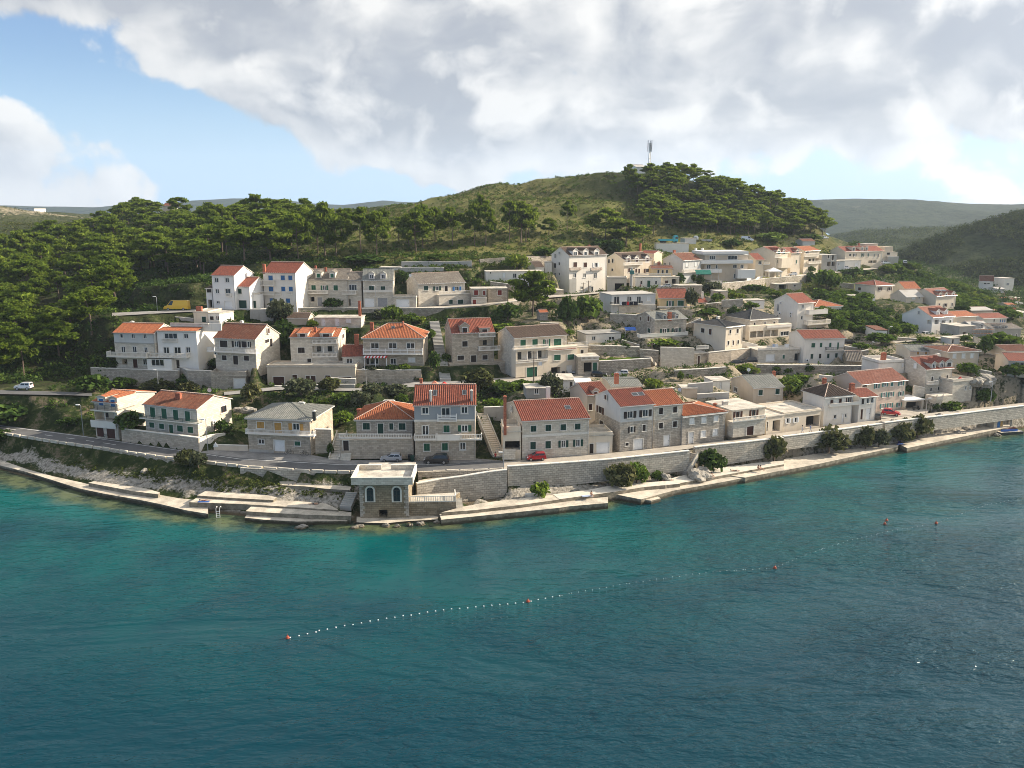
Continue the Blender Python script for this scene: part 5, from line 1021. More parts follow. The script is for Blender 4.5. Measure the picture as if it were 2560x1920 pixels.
WALL('sea_wall','pale sea wall with parapet from the steps to the green bushes','d4',[(1268,932),(1500,905),(1800,876),(2212,828)],[(1268,1010),(1500,1050),(1800,1000),(2212,925)],zt=5.75,mat='stone_sea',rise=.75)
WALL('sea_wall','pale sea wall with parapet behind the tamarisk bushes','d5',[(2,988),(300,952),(700,898),(1050,850)],[(2,1050),(300,1015),(700,960),(1050,915)],zt=5.75,mat='stone_sea',rise=.75)
WALL('sea_wall','pale sea wall with parapet curving away at the right edge','d5',[(1075,842),(1400,800),(1880,745),(2212,702),(2560,660)],[(1075,905),(1400,870),(1880,812),(2212,765),(2560,718)],zt=5.75,mat='stone_sea',rise=.75)
WALL('garden_wall','warm stone retaining wall in front of the green shuttered long house','d1',[(438,735),(800,778),(1120,815),(1258,832)],[(432,865),(800,905),(1120,955),(1258,975)],zbot=5.0,mat='stone_warm')
WALL('garden_wall','white garden wall returning behind the long green shuttered house','d1',[(1258,836),(1400,800),(1545,782)],[(1258,965),(1400,935),(1545,905)],Y=[157.6,160,163],mat='white',th=.3,ground=False)
WALL('yard_wall','low yard wall with dark green screen beside the grey hip roofed house','d1',[(1420,905),(1785,915)],[(1420,960),(1785,968)],zbot=5.0,mat='cream',th=.3,ground=False)
WALL('gate_wall','stone gate wall with black door beside the grey hip roofed house','d2',[(792,655),(965,660)],[(792,905),(965,905)],Y=[156.5,156.8],mat='stone_warm',ground=False)
WALL('retaining_wall','long block retaining wall below the cream house with orange roof','d1',[(110,85),(470,98),(800,112),(1045,118)],[(110,240),(470,270),(800,300),(1045,310)],Y=[206,205,204,203.5],mat='stone_grey')
WALL('retaining_wall','old wall with ivy left of the white garage door','d1',[(1045,70),(1140,112),(1390,120)],[(1045,300),(1140,300),(1390,310)],Y=[206,203,202],mat='stone_grey')
WALL('retaining_wall','long pale stone wall under the orange hip roofed house','c2',[(800,1298),(1150,1302),(1500,1302)],[(800,1452),(1150,1462),(1500,1462)],Y=203.5,mat='stone_warm')
WALL('road_wall','low concrete wall along the second road below the garages','c2',[(-60,1470),(300,1462),(600,1455),(795,1455)],[(-60,1560),(300,1560),(600,1555),(795,1550)],Y=197,mat='concrete',th=.35,rise=.6)
WALL('retaining_wall','rubble wall under the third row left of the brick stack','c2',[(-200,650),(130,642),(450,640),(830,640)],[(-200,740),(130,700),(450,715),(830,722)],Y=[233,238,241,243],mat='stone_rough')
WALL('retaining_wall','rubble wall under the third row right of the brick stack','c2',[(870,645),(1300,642),(1700,640),(2150,618)],[(870,740),(1300,750),(1700,760),(2150,740)],Y=[243,243,244,246],mat='stone_rough')
WALL('retaining_wall','rendered block wall with olive tree in front','c1',[(1805,655),(2050,655)],[(1805,800),(2050,800)],Y=232,mat='concrete')
WALL('retaining_wall','mossy lane wall beside the yellow van','c1',[(760,690),(980,680),(1205,672)],[(760,745),(980,760),(1205,760)],Y=[233,231,230],mat='stone_rough')
WALL('retaining_wall','wall of the upper lane behind the round pine','c3',[(0,705),(350,655),(640,620),(1050,588),(1280,580)],[(0,830),(350,760),(640,700),(1050,680),(1280,660)],Y=[246,252,260,276,284],mat='stone_rough')
WALL('garden_wall','rubble wall of the upper vine garden','c3',[(1155,1122),(1450,1130),(1700,1140)],[(1155,1200),(1450,1235),(1700,1245)],Y=[219,219,220],mat='stone_rough')
WALL('garden_wall','long dry stone wall beside the second road','c3',[(1270,1292),(1550,1278),(1822,1262)],[(1270,1410),(1550,1385),(1822,1352)],Y=[210,211,212.5],mat='stone_rough')
WALL('garden_wall','pale stone terrace wall behind the light blue car','c4',[(55,1315),(250,1318),(410,1325)],[(55,1515),(250,1515),(410,1510)],Y=[216,217,218],mat='stone_white')
WALL('garden_wall','stone wall with white coping beside the lower lane','c4',[(560,1370),(800,1345),(1050,1318)],[(560,1480),(800,1440),(1050,1395)],Y=[219,222,227],mat='stone_warm')
WALL('road_wall','mossy rubble wall below the second road at the middle','c4',[(200,1560),(480,1545),(750,1525)],[(200,1640),(480,1630),(750,1610)],Y=[203,205,207],mat='stone_rough')
WALL('road_wall','pale rubble wall below the second road at the right','c4',[(1070,1498),(1600,1505),(2212,1512),(2640,1512)],[(1070,1600),(1600,1610),(2212,1610),(2640,1600)],Y=[213,211,211,214],mat='stone_rough')
WALL('retaining_wall','weathered bank wall below the upper lane','c4',[(700,632),(950,610),(1160,582),(1400,562),(1620,545)],[(700,720),(950,705),(1160,680),(1400,640),(1620,620)],Y=[304,316,332,340,350],mat='stone_rough')
WALL('retaining_wall','ivy covered wall below the end of the upper lane','c5',[(10,545),(220,512),(480,492),(760,472)],[(10,600),(220,570),(480,560),(760,548)],Y=[356,368,380,396],mat='stone_rough')
WALL('garden_wall','long white wall in front of the gazebo','c4',[(830,585),(1000,568),(1158,552)],[(830,612),(1000,592),(1158,575)],Y=[322,332,341],mat='white_clean',th=.3,ground=False)
WALL('garden_wall','pale wall above the gardens of the third row','c2',[(1290,150),(1520,145),(1760,150),(2040,140)],[(1290,210),(1520,210),(1760,215),(2040,212)],Y=275,mat='concrete')
WALL('garden_wall','lower grey wall on the slope above the third row','c2',[(1280,212),(1500,208),(1740,210)],[(1280,268),(1500,268),(1740,265)],Y=268,mat='concrete')
WALL('garden_wall','long dry wall at the foot of the pine slope','c3',[(0,205),(280,185),(480,175),(760,172)],[(0,260),(280,250),(480,240),(760,235)],Y=[283,287,292,300],mat='stone_rough',cap=False)
WALL('terrace_wall','grey terrace wall with dark gaps among the middle gardens','c4',[(540,850),(690,838),(920,810)],[(540,900),(690,890),(920,900)],Y=[256,257,260],mat='stone_rough')
WALL('garden_wall','curving dry stone wall at the grassy left corner','d6',[(270,370),(520,385),(770,385)],[(270,420),(520,450),(770,455)],Y=[184,183,182],mat='stone_rough',cap=False)
WALL('retaining_wall','wall of the grey hip roofed house garden','c3',[(1380,790),(1520,792),(1680,800)],[(1380,860),(1520,900),(1680,960)],Y=[243,242,240],mat='stone_grey')
WALL('planter_wall','curved white planter wall on the waterfront','d3',[(1330,1262),(1400,1258),(1500,1240),(1612,1215)],[(1330,1285),(1400,1285),(1500,1282),(1612,1258)],zbot=1.5,mat='stone_white',th=.3,ground=False,cat='planter')
for nm,lb,c,top,bot,Y,mt in [
 ('garden_wall','concrete garden wall above the maize patch','d4',[(1190,262),(1460,238)],[(1190,345),(1460,340)],181,'concrete'),('yard_wall','long grey concrete yard wall behind the orange roof','d4',[(1290,368),(1630,348)],[(1290,425),(1630,415)],179,'concrete'),
 ('yard_wall','concrete wall between the yellow stair and the brick chimney','d3',[(890,338),(1110,330)],[(890,475),(1110,470)],166,'concrete'),('garden_wall','white garden wall above the brown hip roof','d5',[(380,335),(525,348)],[(380,400),(525,400)],192,'stone_white'),
 ('garden_wall','rubble wall at the right edge under the cream house','d5',[(2010,262),(2212,300)],[(2010,330),(2212,400)],203,'stone_rough'),('garden_wall','white walls around the gate of the lower lane','c4',[(905,1248),(1085,1290)],[(905,1300),(1085,1355)],229,'white'),
 ('garden_wall','stepped pale wall below the scaffolding','c5',[(1680,1195),(1795,1245)],[(1680,1260),(1795,1310)],243,'stone_white'),('garden_wall','grey wall beside the red hip roofed house','c5',[(230,622),(405,640)],[(230,670),(405,690)],322,'stone_rough'),
 ('garden_wall','pale forest wall line left of the narrow white house','c1',[(960,360),(1180,342),(1395,322)],[(960,385),(1180,365),(1395,348)],[262,258,252],'stone_warm'),('retaining_wall','grey rendered wall above the orange roofed house','c1',[(955,728),(1205,752)],[(955,790),(1205,800)],224,'concrete'),
 ('garden_wall','low garden wall below the big round pine','c3',[(640,882),(840,888)],[(640,930),(840,930)],228,'stone_warm'),('terrace_wall','stone terrace wall under the long low white building','c3',[(110,445),(370,478)],[(110,500),(370,520)],262,'stone_rough'),
 ('terrace_wall','dark dry wall behind the brown fence house','c4',[(320,1070),(480,1005)],[(320,1100),(480,1060)],234,'stone_rough'),('terrace_wall','pale terrace wall in the middle gardens','c4',[(700,815),(925,800)],[(700,880),(925,880)],252,'stone_warm'),
 ('terrace_wall','grey terrace wall above the slate hip roof','c4',[(720,1010),(860,960)],[(720,1050),(860,1010)],246,'stone_rough'),('terrace_wall','stone wall beside the outdoor stairs of the vine house','c3',[(1500,1060),(1700,1120)],[(1500,1110),(1700,1180)],224,'stone_warm'),
 ('terrace_wall','rubble wall on the bank right of the container','c5',[(760,1200),(1100,1225)],[(760,1245),(1100,1255)],242,'stone_rough'),('terrace_wall','rubble wall left of the small barn','c5',[(300,1395),(560,1340)],[(300,1450),(560,1380)],219,'stone_rough'),
 ('terrace_wall','low wall in the garden right of the white house with green shutters','c4',[(2010,1300),(2210,1330)],[(2010,1370),(2210,1400)],222,'stone_rough'),('terrace_wall','stone wall above the concrete shed','d2',[(960,110),(1230,120)],[(960,150),(1230,160)],199,'concrete'),
 ('terrace_wall','dry stone wall on the slope under the lane end','c5',[(560,560),(740,592)],[(560,600),(740,640)],372,'stone_rough'),('terrace_wall','pale retaining wall above the red parasol terrace','d5',[(1380,442),(1500,470)],[(1380,530),(1500,530)],198,'stone_white'),
 ('terrace_wall','mossy wall right of the grey stone house terrace','c3',[(1700,1165),(1900,1180)],[(1700,1230),(1900,1260)],219,'stone_rough'),('terrace_wall','low wall under the clipped hedge','d4',[(730,330),(1050,300)],[(730,375),(1050,345)],176,'stone_rough'),
 ('terrace_wall','stone bank wall between the two upper terraces','c2',[(1330,870),(1560,880)],[(1330,930),(1560,940)],226,'stone_rough'),('terrace_wall','short wall beside the upper lane end','c5',[(500,470),(740,455)],[(500,490),(740,470)],392,'stone_warm')]:
    WALL(nm,lb,c,top,bot,Y=Y,mat=mt,th=.45)
# ---------------- bathing platforms and quays
def SLAB(label,c,pts,z,zb,mat='quay',cat='platform',name='bathing_platform',joints=0):
    P=[atz(c,x,y,z) for x,y in pts]; O=P[0].copy(); root=empty(name,(O.x,O.y,0)); tag(root,label,cat)
    poly=[(p.x-O.x,p.y-O.y) for p in P]; mb=MB(); mb.prism(poly,zb,z,1,0); mb.build('slab',[M(mat),M('quay_side')],root)
    for k in range(len(P)): 
        p,q=P[k],P[(k+1)%len(P)]
        for t in (0,.5): r_=p.lerp(q,t); cen=sum((v for v in P),Vector())/len(P); r2=r_.lerp(cen,.15); cp(r2.x,r2.y,z-.5)
    SLABS.append([(p.x,p.y) for p in P]+[z])
    return root
SLAB('long shaded concrete walkway along the water at the left','d6',[(0,1120),(280,1190),(520,1265),(840,1365),(1100,1420),(1500,1490),(1720,1535),(1990,1600),(2212,1635),(2212,1500),(1900,1470),(1650,1425),(1300,1390),(900,1310),(560,1235),(300,1165),(0,1060)],.75,-2)
SLAB('narrow raised concrete strip on the shaded rocks','d6',[(940,1305),(1000,1288),(1300,1330),(1560,1368),(1700,1408),(1680,1428),(1400,1392)],1.45,0)
SLAB('upper bathing slab with ragged back edge on the shaded shore','d1',[(1245,1440),(1330,1395),(1700,1415),(2000,1440),(2092,1460),(2055,1490),(1600,1466)],2.0,-.5)
SLAB('long middle bathing slab where the sunbather lies','d1',[(1160,1512),(1245,1462),(1700,1480),(2300,1500),(2612,1525),(2700,1565),(2750,1595),(2200,1560),(1700,1530)],1.6,-.5)
SLAB('third bathing slab with a sunlit end','d2',[(60,1522),(125,1466),(560,1490),(900,1500),(1185,1535),(1178,1575),(700,1560),(200,1532)],1.3,-1)
SLAB('lowest bathing slab at the waterline left of the boathouse','d2',[(50,1590),(90,1540),(600,1562),(1150,1590),(1140,1625),(600,1632),(250,1612)],.6,-2)
SLAB('sloping concrete shelf under the sea wall left of the boathouse','d2',[(415,1195),(690,1215),(900,1235),(1185,1262),(1165,1300),(900,1282),(690,1258),(430,1245)],3.0,1.5)
SLAB('rough stone ledge at the foot of the boathouse','d2',[(1240,1580),(1560,1600),(1700,1590),(1700,1560),(1800,1570),(2000,1562),(2110,1580),(2100,1612),(1800,1625),(1560,1650),(1240,1640)],.35,-2)
SLAB('long lower quay of pale concrete right of the boathouse','d3',[(420,1468),(440,1528),(1100,1462),(1690,1402),(1800,1385),(2212,1350),(2212,1285),(1700,1330),(1250,1378)],1.05,-2,name='quay',cat='quay')
SLAB('upper quay strip at the foot of the ramp wall','d3',[(440,1452),(650,1392),(910,1345),(1200,1310),(1620,1262),(1700,1312),(1270,1372),(800,1425)],1.6,-.5,name='quay',cat='quay')
SLAB('white concrete apron beside the bare rock slope','d3',[(1625,1258),(1695,1310),(2212,1240),(2600,1180),(2980,1145),(2980,1105),(2500,1140),(2212,1170),(1990,1212)],1.65,-.5,mat='gravel_white',name='quay',cat='quay')
SLAB('middle quay with angular concrete blocks at the water','d4',[(340,1412),(690,1482),(1040,1388),(1590,1292),(1800,1250),(1600,1222),(940,1345),(600,1400)],1.0,-2,name='quay',cat='quay')
SLAB('slipway block dipping into the water beside the middle quay','d4',[(690,1478),(700,1440),(830,1425),(900,1470),(800,1495)],.7,-2,name='quay',cat='slipway')
SLAB('pale waterside quay below the outdoor steps','d4',[(1600,1225),(1800,1250),(2100,1192),(2212,1172),(2212,1110),(1900,1150)],1.15,-2,name='quay',cat='quay')
SLAB('bright pebble terrace where bathers sit below the steps','d4',[(900,1290),(945,1338),(1430,1250),(2000,1145),(2212,1108),(2212,1070),(1900,1095),(1430,1160),(1080,1240)],1.55,-.5,mat='gravel_white',name='quay',cat='quay')
SLAB('worn natural rock quay under the tamarisk bushes','d5',[(0,1345),(400,1268),(800,1182),(1212,1092),(1222,1066),(1000,1080),(440,1152),(0,1222)],1.1,-2,name='quay',cat='quay')
SLAB('clean modern concrete pier at the right','d5',[(1225,1066),(1310,1106),(1720,1022),(2212,920),(2400,880),(2400,838),(2212,858),(1900,898),(1480,985)],1.15,-2,name='pier',cat='pier')
# ---------------- boathouse terrace, stairs
def STAIRS(label,c,p0,z0,p1,z1,wd,n,mat='stone_white',sides=True,name='staircase'):
    a=atz(c,*p0,z0); b=atz(c,*p1,z1); root=empty(name,a); tag(root,label,'stairs'); d=b-a; d2=Vector((d.x,d.y,0)); ex=d2/n; nv=Vector((-d2.y,d2.x,0)).normalized()*wd/2
    for k in range(n):
        mb=MB(); p=ex*k; q=ex*(k+1.02); zt=(z1-z0)*(k+1)/n; zb_=(z1-z0)*k/n-.6
        V_=lambda v,z_:Vector((v.x,v.y,z_))
        mb.hexa([V_(p-nv,zb_),V_(q-nv,zb_),V_(q+nv,zb_),V_(p+nv,zb_),V_(p-nv,zt),V_(q-nv,zt),V_(q+nv,zt),V_(p+nv,zt)]); mb.build('step',M(mat),root)
    if sides:
        for sg in (-1,1):
            mb=MB(); n0=nv*sg; n1=nv*sg*(1+.4/wd)
            V_=lambda v,z_:Vector((v.x,v.y,z_)); e=d2
            mb.hexa([V_(n0,-.8),V_(e+n0,z1-z0-.8),V_(e+n1,z1-z0-.8),V_(n1,-.8),V_(n0,.5),V_(e+n0,z1-z0+.5),V_(e+n1,z1-z0+.5),V_(n1,.5)]); mb.build('side_wall',M('stone_white'),root)
    return root
STAIRS('white stone staircase beside the orange hip roofed house','d2',(1000,975),5.0,(1085,690),8.2,1.7,16)
STAIRS('short flight of steps before the black cellar door','d2',(1115,985),5.0,(1130,900),6.3,2.0,7,sides=False)
STAIRS('steep steps running down the sea wall beside a round green tree','d4',(1130,1190),1.8,(1245,990),5.0,2.2,14,mat='stone_grey')
STAIRS('small steps at the end of the balustraded boathouse terrace','d3',(635,1412),1.5,(625,1300),3.2,1.1,9,sides=False)
STAIRS('shaded steps down to the bathing slabs left of the boathouse','d2',(1120,1480),1.4,(1190,1320),3.0,2.0,8,mat='concrete',sides=False)
STAIRS('long lane of steps between dark hedges','c2',(1760,1400),10.2,(1640,780),20.5,2.6,40,mat='greyrender',sides=False)
STAIRS('straight outdoor stair beside the green shuttered house','c3',(420,1440),10.0,(190,1080),15.0,1.6,20,mat='cream')
STAIRS('narrow steps climbing beside the stone gatehouse wall','c3',(1870,1350),10.3,(1780,1240),14,1.8,16,mat='stone_grey',sides=False)
STAIRS('yellow plastered stair between the blue grey house and the long stone house','d3',(1050,860),5.0,(860,390),10.5,1.8,22,mat='cream')
STAIRS('white stairway up to the terrace of the gabled white house','d5',(1600,690),5.0,(1660,560),8.2,1.5,13)
# terrace right of the boathouse with balustrade
def bh_terrace():
    c='d3'; z=2.75
    P=[atz(c,x,y,z) for x,y in [(80,1345),(598,1335),(590,1268),(640,1235),(180,1262),(90,1275)]]
    O=P[0]; root=empty('boathouse_terrace',O); tag(root,'stone side terrace with pale balustrade right of the boathouse','terrace')
    mb=MB(); mb.prism([(p.x-O.x,p.y-O.y) for p in P],-4,0,0,1); mb.build('terrace_base',[M('stone_old'),M('roof_deck')],root)
    mb=MB(); rail(mb,[(.1,.1),(P[1].x-O.x-.1,P[1].y-O.y+.1),(P[2].x-O.x-.1,P[2].y-O.y)],0,1.05,'bal'); mb.build('balustrade',M('trim_stone'),root)
    for p in P: cp(p.x,p.y,z-.6)
bh_terrace()
# ---------------- terrain
def G(sx,sy,Y,dz=0):
    p=aty('s',sx,sy,Y); cp(p.x,Y,p.z+dz); return p
# shore and sea bed
SHORE=[(-200,1130),(0,1185),(200,1235),(450,1283),(615,1300),(900,1312),(1110,1304),(1300,1276),(1500,1251),(1660,1216),(1960,1172),(2200,1121),(2260,1112),(2500,1082),(2560,1075),(2800,1045)]
SH=[atz('s',x,y,0) for x,y in SHORE]
for a,b in zip(SH[:-1],SH[1:]):
    for t in (0,.33,.66):
        p=a.lerp(b,t); d=(b-a).normalized(); nv=Vector((d.y,-d.x,0)); cp(p.x,p.y,-.9); q=p+nv*6; cp(q.x,q.y,-3); q=p+nv*16; cp(q.x,q.y,-6); q=p+nv*40; cp(q.x,q.y,-9); q=p-nv*2.0; cp(q.x,q.y,.4)
# left bank between walkway and road
for x,y,z in [(0,1090,3.6),(60,1130,2.8),(130,1150,2.6),(60,1145,1.4),(200,1165,2.4),(250,1190,1.5),(300,1180,2.6),(350,1205,1.8),(400,1180,3.0),(430,1200,2.2),(470,1225,1.9),(540,1195,2.9),(600,1205,2.6)]:
    p=atz('s',x,y,z); cp(p.x,p.y,z)
# bare rock right of the ramp
for x,y,z in [(1400,1200,3.6),(1430,1215,2.6),(1460,1215,2.8),(1385,1225,1.9),(1475,1232,1.8),(1330,1215,2.2),(1540,1200,2.6),(1580,1215,2.0),(1600,1185,3.0),(1620,1205,1.9),(1690,1175,2.2),(1760,1160,2.4),(1900,1135,2.6),(2000,1115,2.6),(2060,1125,1.9),(2100,1105,2.6),(2180,1095,2.5),(2300,1085,2.6),(2330,1090,1.8),(2400,1070,2.4),(2440,1072,1.6),(2500,1050,2.8),(2540,1058,1.4)]:
    p=atz('s',x,y,z); cp(p.x,p.y,z)
# left slope
for sx,sy,Y in [(0,1000,184),(120,1010,182),(60,1035,179),(200,1030,178),(0,965,194),(100,960,196),(200,955,198),(-60,960,194),
  (0,900,216),(100,890,220),(200,870,224),(250,830,232),(0,840,236),(120,820,244),(220,790,250),(0,780,262),(150,760,266),(280,760,256),(-60,780,262),(-60,880,222),
  (330,735,270),(450,720,262),(0,720,300),(150,700,305),(300,690,300),(450,680,290),(0,670,350),(200,650,350),(0,625,440),(130,622,430),(330,620,380),(480,650,310),(600,640,300),
  (300,560,430),(420,560,420),(560,560,400),(700,560,400),(330,532,470),(430,535,470),(250,545,460),(160,580,500),(60,590,560),(0,595,560),(530,530,460),(650,520,455),(760,520,450),(870,525,450),(160,560,620),(0,560,640),
  (560,690,262),(700,690,262),(850,690,264),(700,655,285),(850,650,288),(900,639,292),(1000,640,296),(1100,640,300),(1200,630,302),(1000,590,330),(1100,580,340),(1200,560,355),(900,570,350),(800,600,320),
  (700,610,305),(950,535,440),(1000,510,465),(1100,490,465),(1250,458,465),(1400,442,462),(1560,432,455),(1640,438,455),(1700,455,455),(1800,480,455),(1900,508,452),(1980,535,448),(2060,562,440),(2130,590,435),
  (1300,560,370),(1400,560,365),(1500,570,355),(1300,500,420),(1400,500,410),(1500,500,405),(1600,520,400),(1600,580,355),(1700,560,385),(1800,570,395),(1900,570,405),(2000,580,415),(1450,610,318),(1380,625,308),(1300,640,300),
  (1000,720,256),(1150,715,258),(1200,700,264),(1250,690,270),(1300,680,276),(1560,630,330),(1620,625,338),(1660,606,360),(1760,606,366),(1850,606,378),(1900,606,386),(1720,625,345),(1800,625,350),(1950,610,395),(2030,600,408),(2060,600,412),(2100,605,415),(2150,610,420),(2200,625,425),
  (1280,800,238),(1400,790,238),(1330,830,226),(1250,820,232),(1480,850,226),(1400,870,222),(1560,700,286),(1760,760,262),(1850,760,268),(1900,750,280),(1970,740,290),(2000,760,282),(1960,720,320),(1740,790,252),(1850,800,248),
  (2050,720,335),(2100,740,315),(2150,770,290),(2100,800,270),(2200,800,275),(2250,830,262),(2120,830,258),(2060,840,248),(2050,870,230),(2150,690,370),(2230,690,390),(2300,720,360),(2400,760,330),(2350,700,400),(2450,790,320),(2300,680,420),
  (2150,890,218),(2250,900,214),(2350,900,213),(2420,930,210),(2480,970,203),(2540,960,206),(2540,890,230),(2540,830,290),(2500,800,330),(2560,790,350),(2560,930,212),(2440,990,199),(2540,1000,197),(2380,960,203),
  (700,1060,174),(640,1040,178),(560,1040,178),(800,1050,176),(900,1060,172),(960,1070,172),(480,1020,184),(1000,1010,190),(850,1020,186),(1260,1010,188),(1250,1050,176),(1300,990,192),(1380,1000,188),(1550,1010,184),(1620,960,200),(1700,960,201),(1700,985,193),(1780,950,203),(1850,950,204),(1950,940,204),(2000,940,206),(2000,980,196),(1920,990,190),(2080,960,200),(2150,950,204),(1480,990,192),
  (230,1050,176),(330,1010,188),(420,1010,190)]:
    G(sx,sy,Y)
# beyond the crest the ground falls away
for x in range(-420,520,45):
    for y,z in ((560,30),(640,18),(760,8)):
        if x<-150: z=z+14
        if x>180: z=z-6
        cp(x,y,z)
for x,y,z in [(-330,460,52),(-330,380,44),(-330,300,36),(-300,230,24),(-280,190,12),(-260,160,4),(-230,140,-1),(-330,540,46),(300,300,10),(300,360,12),(300,430,12),(300,240,8),(260,220,6),(330,200,4),(400,300,14),(480,420,20),(420,220,4),(230,500,14),(300,520,10)]: cp(x,y,z)
C=np.array(CPTS,dtype=np.float64)
xs=np.unique(np.concatenate([np.arange(-560,-132,7.),np.arange(-132,160,.9),np.arange(160,640,7.)])); ys=np.unique(np.concatenate([np.arange(60,120,5.),np.arange(120,300,.9),np.arange(300,470,2.2),np.arange(470,900,9.)]))
GX,GY=np.meshgrid(xs,ys); pts=np.stack([GX.ravel(),GY.ravel()],1)
# inverse distance, nearest points only, found through buckets
from mathutils.kdtree import KDTree
def idw(pts,k=9,pw=3.2):
    kd=KDTree(len(C))
    for i,(x,y,z) in enumerate(C): kd.insert((x,y,0),i)
    kd.balance(); out=np.zeros(len(pts))
    Z=C[:,2]
    for i,(x,y) in enumerate(pts):
        r=kd.find_n((x,y,0),k); sw=0;sz=0; dm=r[-1][2]+1e-6
        for co,j,d in r:
            w_=(max(0,1-d/(dm*1.001))**2)/(d+.25)**2; sw+=w_; sz+=w_*Z[j]
        out[i]=sz/sw
    return out
TZ=idw(pts).reshape(GX.shape)
def blur(a,n):
    for _ in range(n):
        p=np.pad(a,1,mode='edge'); a=(p[1:-1,1:-1]*4+p[:-2,1:-1]+p[2:,1:-1]+p[1:-1,:-2]+p[1:-1,2:])/8
    return a
TZ=blur(TZ,2)
wh=np.clip((GY-(272+np.clip(GX,0,150)*.62))/30,0,1)
wh=np.maximum(wh,np.clip((-120-GX)/40,0,1)*np.clip((GY-230)/40,0,1))
TB=TZ
for _ in range(3): TB=blur(TB,22)
TZ=TZ*(1-wh)+TB*wh
# rough ground
nz=np.zeros(len(pts)); nz2=np.zeros(len(pts))
for i,(x,y) in enumerate(pts):
    nz[i]=noise.fractal((x*.07,y*.07,1.3),1.0,2.0,4); nz2[i]=noise.ridged_multi_fractal((x*.16,y*.16,4.),1.0,2.1,4,1.0,2.0)
nz=nz.reshape(GX.shape); nz2=nz2.reshape(GX.shape)
hill=np.clip((GY-250)/80,0,1)
TZ=TZ+nz*(.35+.55*hill)
# distance to shore line -> rocky bank
SHP=np.array([(p.x,p.y) for p in SH])
def shore_d(px,py):
    best=np.full(px.shape,1e9); sgn=np.zeros(px.shape)
    for a,b in zip(SHP[:-1],SHP[1:]):
        d=b-a; L2=(d**2).sum(); t=np.clip(((px-a[0])*d[0]+(py-a[1])*d[1])/L2,0,1); qx=px-(a[0]+t*d[0]); qy=py-(a[1]+t*d[1]); dd=np.hypot(qx,qy); cr=d[0]*qy-d[1]*qx
        m_=dd<best; best=np.where(m_,dd,best); sgn=np.where(m_,np.sign(cr),sgn)
    return best*sgn
SD=shore_d(GX,GY)
bank=np.clip(1-np.abs(TZ-2.4)/2.2,0,1)*np.clip(SD/3,0,1)*np.clip(1-(SD-4)/24,0,1)
TZ=TZ+bank*(nz2-1.0)*.75
TZ=np.where(SD<9,np.minimum(TZ,np.maximum(-.6,(SD-1.5)*.42)),TZ)
# sink the ground out of the way of floors, roads and walls
for x0,y0,an,u0,u1,v0,v1,z in FOOT:
    ca,sa=math.cos(an),math.sin(an); u=(GX-x0)*ca+(GY-y0)*sa; v=-(GX-x0)*sa+(GY-y0)*ca; m_=(u>u0)&(u<u1)&(v>v0)&(v<v1); TZ=np.where(m_&(TZ>z-.12),z-.12,TZ)
    m_=m_&(v<.2); TZ=np.where(m_&(TZ<z-.5),z-.3,TZ)
for ax,ay,bx,by,za,zb_,ta,tb in STRIPS:
    dx,dy=bx-ax,by-ay; L=math.hypot(dx,dy); t=((GX-ax)*dx+(GY-ay)*dy)/L**2; o_=(-(GX-ax)*dy+(GY-ay)*dx)/L; m_=(t>-.03)&(t<1.03)&(o_<.4)&(o_>-2.6); zz=za+(zb_-za)*t; TZ=np.where(m_&(TZ>zz),zz,TZ)
    m_=(t>-.03)&(t<1.03)&(o_>=.4)&(o_<2.2); zz=ta+(tb-ta)*t-.12; TZ=np.where(m_&(TZ>zz),zz,TZ)
def inpoly(P,px,py):
    r=np.zeros(px.shape,bool); n=len(P)
    for i in range(n):
        x1,y1=P[i][:2]; x2,y2=P[(i+1)%n][:2]
        c_=((y1>py)!=(y2>py))&(px<(x2-x1)*(py-y1)/((y2-y1) if y2!=y1 else 1e-9)+x1); r^=c_
    return r
for q in STRIPQ:
    cx=sum(p.x for p in q)/4; cy=sum(p.y for p in q)/4; P=[(cx+(p.x-cx)*1.25,cy+(p.y-cy)*1.35) for p in q]; z=min(p.z for p in q)
    m_=inpoly(P,GX,GY); TZ=np.where(m_&(TZ>z-.15),z-.15,TZ); TZ=np.where(m_&(TZ<z-.4),z-.35,TZ)
for P,z in CARVE: m_=inpoly(P,GX,GY); TZ=np.where(m_&(TZ>z),z,TZ)
for P in SLABS:
    z=P[-1]; m_=inpoly(P[:-1],GX,GY); TZ=np.where(m_&(TZ>z-.3),z-.3,TZ)
def ground(x,y):
    i=min(max(int(np.searchsorted(xs,x))-1,0),len(xs)-2); j=min(max(int(np.searchsorted(ys,y))-1,0),len(ys)-2)
    a=(x-xs[i])/(xs[i+1]-xs[i]); b=(y-ys[j])/(ys[j+1]-ys[j])
    return float((TZ[j,i]*(1-a)+TZ[j,i+1]*a)*(1-b)+(TZ[j+1,i]*(1-a)+TZ[j+1,i+1]*a)*b)
def on_ground(sx,sy0,Y): 
    p=aty('s',sx,sy0,Y); return p.x
